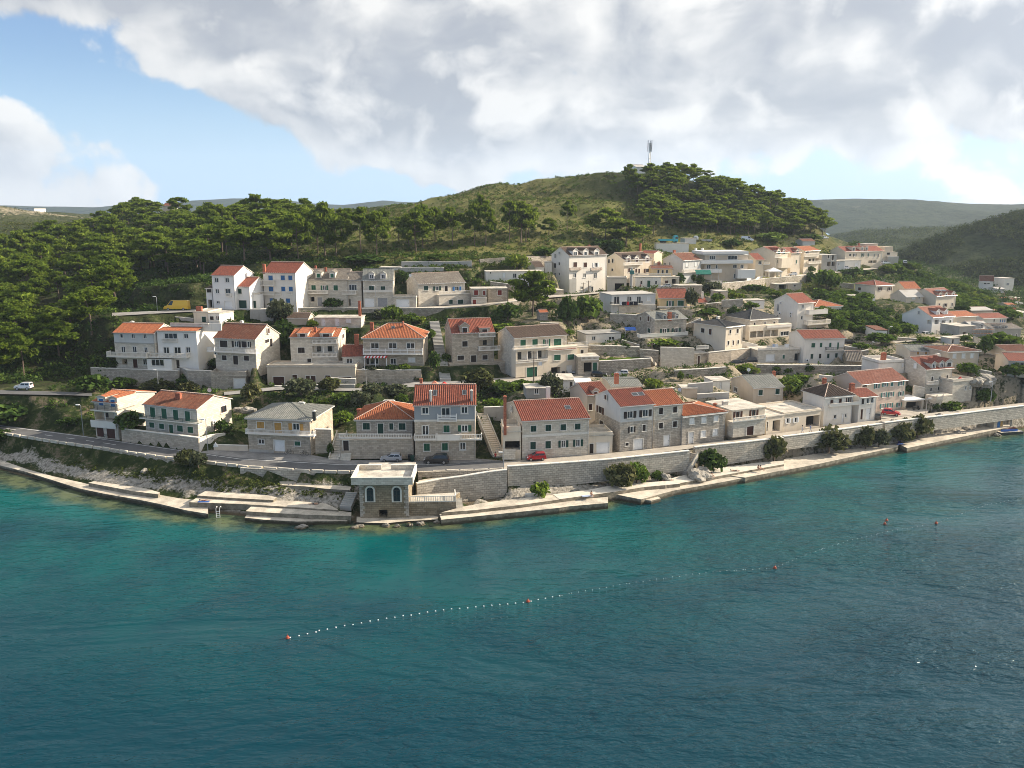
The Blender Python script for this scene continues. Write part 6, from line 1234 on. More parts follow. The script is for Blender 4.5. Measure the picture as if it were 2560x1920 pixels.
def grid_mesh(name,GX,GY,Z,attrs):
    ny,nx=GX.shape; me=bpy.data.meshes.new(name); V=np.stack([GX.ravel(),GY.ravel(),Z.ravel()],1).astype(np.float32)
    idx=np.arange(nx*ny).reshape(ny,nx); F_=np.stack([idx[:-1,:-1],idx[:-1,1:],idx[1:,1:],idx[1:,:-1]],-1).reshape(-1,4)
    me.vertices.add(len(V)); me.vertices.foreach_set('co',V.ravel()); me.loops.add(F_.size); me.loops.foreach_set('vertex_index',F_.ravel().astype(np.int32)); me.polygons.add(len(F_)); me.polygons.foreach_set('loop_start',np.arange(0,F_.size,4,dtype=np.int32)); me.polygons.foreach_set('loop_total',np.full(len(F_),4,dtype=np.int32)); me.polygons.foreach_set('use_smooth',np.ones(len(F_),bool))
    me.update(calc_edges=True)
    for k,a in attrs.items():
        at=me.color_attributes.new(k,'FLOAT_COLOR','POINT'); at.data.foreach_set('color',np.concatenate([a,np.ones((len(V),1))],1).astype(np.float32).ravel())
    return me
# what grows where: r = bare rock, g = garden green, b = dry hill
rock=np.clip(bank*1.3,0,1)*np.clip((SD)/2,0,1); rock=np.where(SD<2.5,1,rock)
rock=np.where((GX<-15)&(TZ>1.9)&(GY<182),rock*np.where(TZ>2.9,.25,.62),rock)
forest=np.clip((-75-GX)/30,0,1)*np.clip((GY-186)/8,0,1)*(1-np.clip((GY-520)/60,0,1)); forest=np.maximum(forest,np.clip((GX-40-(-(GY-400))*.35)/25,0,1)*np.clip((GY-385)/20,0,1)*np.clip((150-GX)/20,0,1))
dry=np.clip((GY-275-np.clip(GX,0,120)*.35)/15,0,1)*np.clip((GX+75)/20,0,1)*(1-forest)*np.clip((165-GX)/20,0,1)
me=grid_mesh('hillside',GX,GY,TZ,{'zone':np.stack([rock.ravel(),forest.ravel(),dry.ravel()],1),'yard':np.repeat((np.clip((GX+5)/25,0,1)*np.clip((300-GY)/40,0,1)).ravel()[:,None],3,1)})
def terrmat():
    m,t,p=principled('terrain'); a=t.new('ShaderNodeVertexColor',layer_name='zone'); r,f,d=t.sep(a.outputs[0]); tc=t.new('ShaderNodeTexCoord'); ob=tc.outputs['Object']
    n0=t.noise(ob,.06,6,.6); n1=t.noise(ob,.35,6,.62); n2=t.noise(ob,1.8,5,.65); n3=t.noise(ob,6.,3,.6)
    green=t.mix(t.ramp(n1,.35,.68),(.018,.030,.008),(.055,.075,.020)); soil=t.mix(n2,(.10,.078,.05),(.22,.18,.12))
    yd=t.new('ShaderNodeVertexColor',layer_name='yard').outputs[0]; yv=t.sep(yd)[0]; soil=t.mix(yv,soil,t.mix(n2,(.22,.18,.12),(.42,.36,.27))); gn=t.math('ADD',t.math('ADD',t.math('MULTIPLY',n1,.6),t.math('MULTIPLY',n2,.4)),t.math('MULTIPLY',yv,.09)); base=t.mix(t.ramp(gn,.50,.62),green,soil)
    fl=t.mix(t.ramp(n2,.35,.7),(.020,.026,.011),(.062,.060,.028)); fl=t.mix(t.ramp(n1,.45,.65),fl,(.045,.068,.018)); base=t.mix(f,base,fl)
    grass=t.mix(t.ramp(n2,.3,.7),(.085,.10,.028),(.205,.178,.065)); grass=t.mix(t.ramp(n0,.42,.62),grass,(.115,.125,.035)); rk=t.mix(n3,(.32,.30,.26),(.52,.49,.44))
    dr=t.mix(t.ramp(t.math('ADD',t.math('MULTIPLY',n1,.5),t.math('MULTIPLY',n2,.5)),.60,.68),grass,rk); base=t.mix(d,base,dr)
    rr=t.mix(t.ramp(n2,.3,.7),(.17,.155,.125),(.45,.415,.355)); rr=t.mix(t.ramp(n1,.60,.72),rr,(.07,.075,.03)); base=t.mix(t.ramp(t.math('ADD',r,t.math('MULTIPLY',t.math('SUBTRACT',n2,.5),.9)),.35,.6),base,rr)
    zz=t.sep(ob)[2]; base=t.mix(t.ramp(zz,.55,.1),base,(.11,.085,.05))
    t.put(p.inputs['Base Color'],base); p.inputs['Roughness'].default_value=.95; p.inputs['Specular IOR Level'].default_value=.1
    t.put(p.inputs['Normal'],t.bump(t.math('ADD',n2,t.math('MULTIPLY',n3,.5)),.9,.35)); return m
me.materials.append(terrmat()); hs=bpy.data.objects.new('hillside',me); col.objects.link(hs); tag(hs,kind='structure')
# ---------------- sea
xw=np.unique(np.concatenate([np.arange(-2600,-320,120.),np.arange(-320,330,3.),np.arange(330,2700,120.)])); yw=np.unique(np.concatenate([np.arange(-700,0,60.),np.arange(0,215,2.5),np.arange(215,400,40.)]))
WX,WY=np.meshgrid(xw,yw); wd=-shore_d(WX,WY); sh=np.clip(1-wd/9,0,1); mid=np.clip(1-(wd-3)/54,0,1)
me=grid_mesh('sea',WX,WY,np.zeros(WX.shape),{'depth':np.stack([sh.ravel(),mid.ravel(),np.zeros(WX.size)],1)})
def seamat():
    m,t,p=principled('sea_water'); a=t.new('ShaderNodeVertexColor',layer_name='depth'); s_,m_,_=t.sep(a.outputs[0]); tc=t.new('ShaderNodeTexCoord'); ob=tc.outputs['Object']
    n0=t.noise(ob,.045,4,.6); n1=t.noise(ob,.22,5,.6); pat=t.noise(t.vec('MULTIPLY',ob,(.6,1.6,1)),.03,4,.6,.5)
    deep=(.0004,.035,.053); midc=(.0008,.096,.092)
    cm=t.math('MULTIPLY',m_,t.math('MULTIPLY_ADD',t.ramp(n0,.30,.66),.85,.15)); c=t.mix(cm,deep,midc)
    weed=t.mix(t.ramp(n1,.38,.62),(.018,.024,.012),(.11,.125,.055)); c=t.mix(t.math('MULTIPLY',t.ramp(t.math('ADD',s_,t.math('MULTIPLY',t.math('SUBTRACT',n1,.5),.6)),.25,.85),.85),c,weed)
    t.put(p.inputs['Base Color'],c); p.inputs['IOR'].default_value=1.33; t.put(p.inputs['Specular IOR Level'],t.math('MULTIPLY_ADD',t.ramp(t.sep(ob)[0],-70,70),.36,.14))  # sheen set in the material: reflection strength raised towards the right
    t.put(p.inputs['Roughness'],t.math('MULTIPLY_ADD',t.ramp(pat,.35,.65),.05,.05))
    rot=t.new('ShaderNodeMapping'); t.put(rot.inputs[0],ob); rot.inputs['Rotation'].default_value=(0,0,R(12)); rot.inputs['Scale'].default_value=(.55,1.15,1)
    w1=t.noise(rot.outputs[0],.62,3,.55,.5); w2=t.noise(rot.outputs[0],1.9,3,.5,.3); w3=t.noise(rot.outputs[0],.16,2,.5)
    hgt=t.math('ADD',t.math('ADD',t.math('MULTIPLY',w1,1.0),t.math('MULTIPLY',w2,.42)),t.math('MULTIPLY',w3,1.2))
    amp=t.math('MULTIPLY_ADD',t.ramp(pat,.32,.60),.95,.35)
    xx=t.sep(ob)[0]; amp=t.math('MULTIPLY',amp,t.math('MULTIPLY_ADD',t.ramp(xx,-40,60),.95,.60))
    t.put(p.inputs['Normal'],t.bump(t.math('MULTIPLY',hgt,amp),1.0,.34)); return m
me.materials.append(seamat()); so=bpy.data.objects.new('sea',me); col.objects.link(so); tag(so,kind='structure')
# ---------------- far hills
def farhill(name,prof,Y0,depth,base,seed,matc,Yfun=None,rough=6):
    """prof: skyline pixels; Y0 distance of the crest"""
    px=np.array([p[0] for p in prof],float); py=np.array([p[1] for p in prof],float)
    n=150; X=np.linspace(px[0],px[-1],n); ysk=np.interp(X,px,py); m=46
    gx=np.zeros((m,n)); gy=np.zeros((m,n)); gz=np.zeros((m,n))
    for i in range(n):
        Yc=Y0 if Yfun is None else Yfun(X[i]); c_=aty('s',X[i],ysk[i],Yc)
        for j in range(m):
            t=j/(m-1); Y=Yc-depth*(1-t/.75) if t<.75 else Yc+depth*(t-.75)*2.
            f=math.sin(min(1,t/.75)*math.pi/2)**1.0 if t<.75 else 1-(t-.75)*2
            z=base+(c_.z-base)*f; x_=c_.x
            nn=noise.fractal((x_*.006+seed,Y*.006,seed),1.0,2.1,5)*rough*(math.sin(min(1,t/.72)*math.pi)+.12)
            gx[j,i]=x_; gy[j,i]=Y; gz[j,i]=z+nn
    me=grid_mesh(name,gx,gy,gz,{}); me.materials.append(matc); o=bpy.data.objects.new(name,me); col.objects.link(o); tag(o,kind='structure'); return gx,gy,gz
def hillmat(name,c1,c2,bare,thr):
    m,t,p=principled(name); tc=t.new('ShaderNodeTexCoord'); ob=tc.outputs['Object']
    n0=t.noise(ob,.010,5,.6); n1=t.noise(ob,.05,6,.65); n2=t.noise(ob,.22,4,.7)
    c=t.mix(t.ramp(t.math('ADD',t.math('MULTIPLY',n1,.5),t.math('MULTIPLY',n2,.5)),.40,.62),c1,c2); c=t.mix(t.ramp(t.math('ADD',t.math('MULTIPLY',n0,.6),t.math('MULTIPLY',n2,.4)),thr,thr+.08),c,bare)
    t.put(p.inputs['Base Color'],c); p.inputs['Roughness'].default_value=1; p.inputs['Specular IOR Level'].default_value=.05; t.put(p.inputs['Normal'],t.bump(t.math('ADD',n1,n2),1.0,6.)); return m
hm1=hillmat('maquis_far',(.018,.032,.018),(.050,.068,.036),(.26,.23,.17),.60); hm2=hillmat('maquis_near',(.020,.034,.012),(.055,.072,.026),(.28,.25,.20),.62)
farhill('far_hill',[(-120,514),(60,515),(250,518),(420,512),(500,502),(600,497),(700,499),(780,508),(860,512),(930,505),(1000,504),(1100,508),(1300,515)],3000,900,-60,2.,hm1,rough=14)
farhill('far_hill',[(1850,512),(1980,502),(2060,500),(2130,497),(2200,498),(2280,504),(2330,507),(2400,510),(2480,511),(2560,513),(2760,515)],2300,900,-30,5.,hm1,rough=16)
VS=farhill('valley_side',[(2010,600),(2080,590),(2140,576),(2200,572),(2260,575),(2330,570),(2400,564),(2480,560),(2700,555)],1150,420,-6,7.,hm2,rough=12)
RH=farhill('right_hill',[(2180,662),(2240,632),(2300,606),(2360,584),(2420,565),(2480,548),(2530,536),(2600,524),(2800,500)],640,180,-4,9.,hm2,rough=6)
LH=farhill('left_ridge',[(-200,505),(-60,512),(0,513),(60,524),(110,530),(170,538),(230,546),(300,552),(420,560)],820,230,22,11.,hillmat('maquis_dry',(.045,.058,.022),(.10,.105,.045),(.42,.36,.25),.52),rough=5)
# ---------------- plants
CR.update({'e1':(0,460),'e2':(600,400),'e3':(1300,330)})
_S=S
def S(c,x,y):
    if c in('e1','e2','e3'): o=CR[c]; return o[0]+x*800/2212,o[1]+y*800/2212
    return _S(c,x,y)
def raycast(sx,sy,y0=150,y1=700):
    d=ray(sx,sy); Y=y0
    while Y<y1:
        t=Y/d.y; p=CAM+d*t
        if p.z<=ground(p.x,p.y): return p
        Y+=.8
    return None
def project(x,y,z):
    v=Vector((x,y,z))-CAM; f=v.y*math.cos(CP)-v.z*math.sin(CP); u=v.y*math.sin(CP)+v.z*math.cos(CP)
    return 1280+CF*v.x/f, 960-CF*u/f
def leafmat(name,dark,light,tip,trans=.22):
    m=bpy.data.materials.new(name); m.use_nodes=True; t=NT(m.node_tree); t.n.clear(); MATS[name]=m
    o=t.new('ShaderNodeOutputMaterial'); g=t.new('ShaderNodeNewGeometry'); oi=t.new('ShaderNodeObjectInfo')
    n=t.noise(g.outputs['Position'],.45,3,.6); r=g.outputs['Random Per Island']
    f=t.math('ADD',t.math('MULTIPLY',n,.55),t.math('MULTIPLY',r,.45)); c=t.mix(t.ramp(f,.28,.72),dark,light); c=t.mix(t.ramp(t.math('ADD',t.math('MULTIPLY',r,.6),t.math('MULTIPLY',oi.outputs['Random'],.5)),.62,1.05),c,tip)
    d=t.new('ShaderNodeBsdfDiffuse'); tr=t.new('ShaderNodeBsdfTranslucent'); t.put(d.inputs[0],c); t.put(tr.inputs[0],t.mix(.5,c,tip)); ms=t.new('ShaderNodeMixShader'); ms.inputs[0].default_value=trans
    t.l.new(d.outputs[0],ms.inputs[1]); t.l.new(tr.outputs[0],ms.inputs[2]); t.l.new(ms.outputs[0],o.inputs[0]); return m
leafmat('pine_needles',(.042,.074,.010),(.145,.215,.025),(.265,.335,.05),.44); leafmat('leaf_dark',(.026,.052,.014),(.070,.115,.026),(.09,.14,.035)); leafmat('leaf_mid',(.048,.085,.016),(.11,.175,.03),(.18,.25,.05))
leafmat('leaf_olive',(.045,.058,.030),(.10,.115,.062),(.16,.17,.10)); leafmat('leaf_tamarisk',(.050,.062,.022),(.105,.115,.045),(.17,.165,.07)); leafmat('leaf_lime',(.06,.11,.015),(.15,.22,.03),(.24,.28,.05)); leafmat('leaf_scrub',(.045,.065,.016),(.105,.130,.034),(.18,.165,.06))
leafmat('leaf_far',(.018,.032,.011),(.055,.078,.022),(.10,.125,.035),.2)
plain('bark',(.16,.12,.09),.95,.3,3); plain('bark_pale',(.34,.29,.24),.95,.3,3)
RN=np.random.RandomState(5)
def leaf_quads(C_,size,up=.5,asp=1.6):
    n=len(C_); N=RN.normal(size=(n,3)); N[:,2]=np.abs(N[:,2])+up; N/=np.linalg.norm(N,axis=1)[:,None]
    A=np.cross(N,RN.normal(size=(n,3))); A/=np.linalg.norm(A,axis=1)[:,None]; B=np.cross(N,A); s=(size*RN.uniform(.6,1.35,n))[:,None]
    A=A*s*asp*.5; B=B*s*.5
    return np.stack([C_-A-B*.6,C_+A*.9-B,C_+A+B*.7,C_-A*.8+B],1)
def quad_mesh(name,Q,mats,extra=None):
    n=len(Q); me=bpy.data.meshes.new(name); V=Q.reshape(-1,3).astype(np.float32); me.vertices.add(len(V)); me.vertices.foreach_set('co',V.ravel()); me.loops.add(n*4); me.loops.foreach_set('vertex_index',np.arange(n*4,dtype=np.int32)); me.polygons.add(n); me.polygons.foreach_set('loop_start',np.arange(0,n*4,4,dtype=np.int32)); me.polygons.foreach_set('loop_total',np.full(n,4,dtype=np.int32)); me.update(calc_edges=True); me.materials.append(M(mats)); return me
def ball(n,rx,ry,rz,shell=.55):
    v=RN.normal(size=(n,3)); v/=np.linalg.norm(v,axis=1)[:,None]; r=(shell+(1-shell)*RN.uniform(0,1,n))[:,None]; return v*r*np.array([rx,ry,rz])
def pine_proto(seed,h,cw,low,nl,open_=1.0,leaf='pine_needles',lean=.5):
    """h height, cw crown width, low = share of height where the crown starts"""
    q=random.Random(seed); mb=MB(); lx,ly=q.uniform(-lean,lean),q.uniform(-lean,lean)
    tr=[Vector((lx*h*.18*t*t+math.sin(t*5+seed)*.12*h*.1,ly*h*.12*t*t,h*.93*t)) for t in (0,.15,.32,.5,.68,.85,1)]
    rad=[h*.026,h*.021,h*.019,h*.015,h*.011,h*.007,h*.003]; mb.tube(tr,rad,6)
    tips=[]
    for k in range(nl):
        t=low+(1-low)*(k+.3)/nl*.92; j=min(5,int(t*6.4)); b=tr[0].lerp(tr[-1],t); i0=max(0,min(5,int(t*6))); 
        a=k*2.4+q.uniform(-.5,.5); reach=cw*.5*(math.sin(min(1,(t-low)/(1-low)*.85+.22)*math.pi)**.7)*q.uniform(.65,1.05); rise=h*q.uniform(.05,.13)
        e=b+Vector((math.cos(a)*reach,math.sin(a)*reach,rise)); mid=b.lerp(e,.5)-Vector((0,0,h*.015))
        mb.tube([b,mid,e],[h*.008,h*.006,h*.0025],4)
        tips.append((e,.9)); tips.append((mid+Vector((q.uniform(-.6,.6),q.uniform(-.6,.6),h*.05)),.7))
        for s_ in range(3): tips.append((mid.lerp(e,q.uniform(.3,1.1))+Vector((q.uniform(-1.2,1.2),q.uniform(-1.2,1.2),q.uniform(-.3,.7))),q.uniform(.35,.75)))
        for s_ in (-1,1):
            e2=mid+Vector((math.cos(a+s_*.75)*reach*.55,math.sin(a+s_*.75)*reach*.55,rise*.6)); mb.tube([mid,e2],[h*.005,h*.002],3); tips.append((e2,.85))
    tips.append((tr[-1]+Vector((0,0,h*.01)),1.05))
    L=[]
    for p,s_ in tips:
        s_=s_*cw*q.uniform(.09,.17)*open_; n=int(30+52*s_); L.append(np.array(p)+ball(n,s_*1.2*q.uniform(.8,1.2),s_*1.2*q.uniform(.8,1.2),s_*q.uniform(.38,.7),.15))
    C_=np.concatenate(L); Q=leaf_quads(C_,.40,.25,1.9)
    return mb.mesh('trunk',M('bark')),quad_mesh('crown',Q,leaf)
PINES=[pine_proto(1,10,9.5,.42,9),pine_proto(2,10,8.5,.50,8),pine_proto(3,10,10,.34,10),pine_proto(4,10,7.5,.55,7),pine_proto(5,10,9,.28,11),pine_proto(6,10,8,.46,8,1.15)]
BIGPINE=pine_proto(9,10,9.0,.38,14,1.15)
NPINE=[0]
def pine(x,y,z,h,cw,k,label,group,proto=None):
    tm,cm=proto or PINES[k%6]; t=empty('pine_tree',(x,y,z-.15),rnd.uniform(0,6.28)); tag(t,label,'pine tree',group); s=h/10
    cs=cw/9.0
    for nm,me in (('trunk',tm),('crown',cm)):
        o=bpy.data.objects.new(nm,me); col.objects.link(o); o.parent=t
    t.scale=(cs,cs,s); NPINE[0]+=1; return t
TREEXY=[]
def far_enough(x,y,d): 
    return all((x-a)**2+(y-b)**2>d*d for a,b in TREEXY)
PL=[('e2',590,680,300,230),('e2',835,660,330,215),('e2',945,668,350,160),('e2',990,590,330,130),('e2',1215,640,345,190),('e2',1265,625,300,190),('e2',1165,600,375,160),('e2',1470,605,330,190),('e2',1622,592,300,130),('e2',1665,545,235,120),('e2',1700,592,300,150),('e2',1862,582,275,130),('e2',1945,580,290,180),('e2',1975,570,310,170),('e2',405,700,370,190),('e2',540,650,390,160),('e2',665,675,370,170),('e2',310,395,265,170),('e2',455,480,268,150),('e2',755,500,335,130),('e2',1350,560,320,150),('e2',1100,560,390,150),('e2',700,520,330,130),
 ('e3',10,770,485,170),('e3',60,740,560,150),('e3',325,690,475,120),('e3',590,745,520,200),('e3',500,740,570,120),('e3',735,790,605,260),('e3',925,720,520,130),('e3',835,640,500,120),('e3',760,432,225,100),('e3',808,440,285,110),('e3',850,760,650,150),('e3',200,720,590,120),('e3',1300,330,282,80),('e3',2090,720,575,130),('e3',2010,700,560,130),('e3',1965,690,540,140),('e3',1890,690,530,150),('e1',2120,..., 0,0)][:-1]
for k,(c,x,yb,yt,wpx) in enumerate(PL):
    sx,sy=S(c,x,yb); p=raycast(sx,sy,220)
    if p is None: p=aty('s',sx,sy,455)
    sy1=S(c,x,yt)[1]; h=max(5,aty('s',sx,sy1,p.y).z-p.z); cw=max(4,wpx*.3617/CF*p.y)
    pine(p.x,p.y,p.z,h,cw,k,'tall pine standing with a bare trunk on the grassy hill slope','pines spread along the dry hill'); TREEXY.append((p.x,p.y))
p=raycast(*S('c3',560,815),200); pine(p.x,p.y,p.z,aty('s',*S('c3',560,335),p.y).z-p.z,390*.235/CF*p.y,0,'big round crowned pine alone among the houses below the upper lane',None,BIGPINE); TREEXY.append((p.x,p.y))
def in2(P,x,y): return bool(inpoly(P,np.array([x]),np.array([y]))[0])
POLYL=[(-120,700),(0,650),(120,610),(250,572),(330,540),(440,540),(560,560),(640,555),(760,560),(850,600),(880,635),(700,668),(560,675),(520,692),(440,718),(330,740),(262,800),(240,870),(120,925),(-120,945)]
POLYR=[(1600,462),(1640,444),(1720,458),(1810,482),(1950,512),(2050,552),(2085,575),(2050,588),(1950,590),(1800,588),(1700,575),(1620,545),(1600,500)]
def scatter(poly,xr,yr,dmin,nmax,tries):
    out=[]
    for _ in range(tries):
        if len(out)>=nmax: break
        x=rnd.uniform(*xr); y=rnd.uniform(*yr); d_=dmin*(1+max(0,(y-330))/400)
        z=ground(x,y); s=project(x,y,z)
        if not in2(poly,*s) or not far_enough(x,y,d_): continue
        TREEXY.append((x,y)); out.append((x,y,z))
    return out
LOWL=[(-60,720),(150,700),(270,800),(262,868),(130,945),(-60,955)]
for k,(x,y,z) in enumerate(scatter(LOWL,(-170,-75),(192,270),5.0,34,30000)):
    pine(x,y,z,rnd.uniform(7,11.5),rnd.uniform(8,11.5),rnd.randrange(6),'umbrella pine packed into the dense wood on the left slope','pines of the dense left wood')
for k,(x,y,z) in enumerate(scatter(POLYL,(-300,-20),(196,480),7.0,116,40000)):
    pine(x,y,z,rnd.uniform(9,14.5)*(1 if y<380 else .85),rnd.uniform(9.5,14),rnd.randrange(6),'umbrella pine packed into the dense wood on the left slope','pines of the dense left wood')
for k,(x,y,z) in enumerate(scatter(POLYR,(40,205),(325,478),5.0,112,60000)):
    pine(x,y,z,rnd.uniform(7,10.5),rnd.uniform(8,11.5),rnd.randrange(6),'tall pine in the dark grove below the hilltop mast','pines of the hilltop grove')
# --- bushes and garden trees
def bush_proto(seed,leaf,n=620,flat=.8,clumps=9,size=.30,spread=.55):
    q=random.Random(seed); L=[]
    for k in range(clumps):
        a=k*2.4; r=spread*math.sqrt((k+.3)/clumps); zc=.30+.5*flat*(1-(r/spread)**2*.6)*q.uniform(.55,1.1); s=q.uniform(.26,.42)
        L.append(np.array([math.cos(a)*r*.85,math.sin(a)*r*.85,zc])+ball(n//clumps,s,s,s*.8,.45))
    C_=np.concatenate(L); C_[:,2]=np.maximum(C_[:,2],.02); return quad_mesh('foliage',leaf_quads(C_,size*.42,.35),leaf)
BP={l:[bush_proto(i*7+j,l) for j in range(3)] for i,l in enumerate(('leaf_dark','leaf_mid','leaf_olive','leaf_tamarisk','leaf_lime','leaf_scrub'))}
stem=MB(); stem.tube([(0,0,-.4),(.02,.01,.3),(.0,.03,.55)],[.06,.045,.02],5)
for k in range(5): a=k*1.26; stem.tube([(.01,.02,.25),(math.cos(a)*.3,math.sin(a)*.3,.6)],[.03,.01],4)
STEM=stem.mesh('stem',M('bark'))
def bush(c,x,yb,wpx,hpx,leaf,label,Y=None,name='bush',cat='bush',group=None):
    sx,sy=S(c,x,yb); sc_=.2351 if c in CR and c[0] in 'cd' else (.3617 if c[0] in 'ew' else 1)
    p=(raycast(sx,sy,125) if not(c in('d3','d4','d5') and yb>(1000 if c!='d5' else 800)) else atz('s',sx,sy,2.0)) if Y is None else aty('s',sx,sy,Y)
    if p is None: return
    w_=wpx*sc_/CF*p.y; h=hpx*sc_/CF*p.y*1.05
    if abs(p.z-2)<.01: g_=max(.9,ground(p.x,p.y)); h+=max(0,p.z-g_)*.6; p=Vector((p.x,p.y,min(p.z,g_)))
    r=empty(name,p,rnd.uniform(0,6.28)); tag(r,label,cat,group)
    o=bpy.data.objects.new('foliage',rnd.choice(BP[leaf])); col.objects.link(o); o.parent=r
    o=bpy.data.objects.new('stem',STEM); col.objects.link(o); o.parent=r; r.scale=(w_/1.18,w_/1.18,h/.88)
T_='tree'
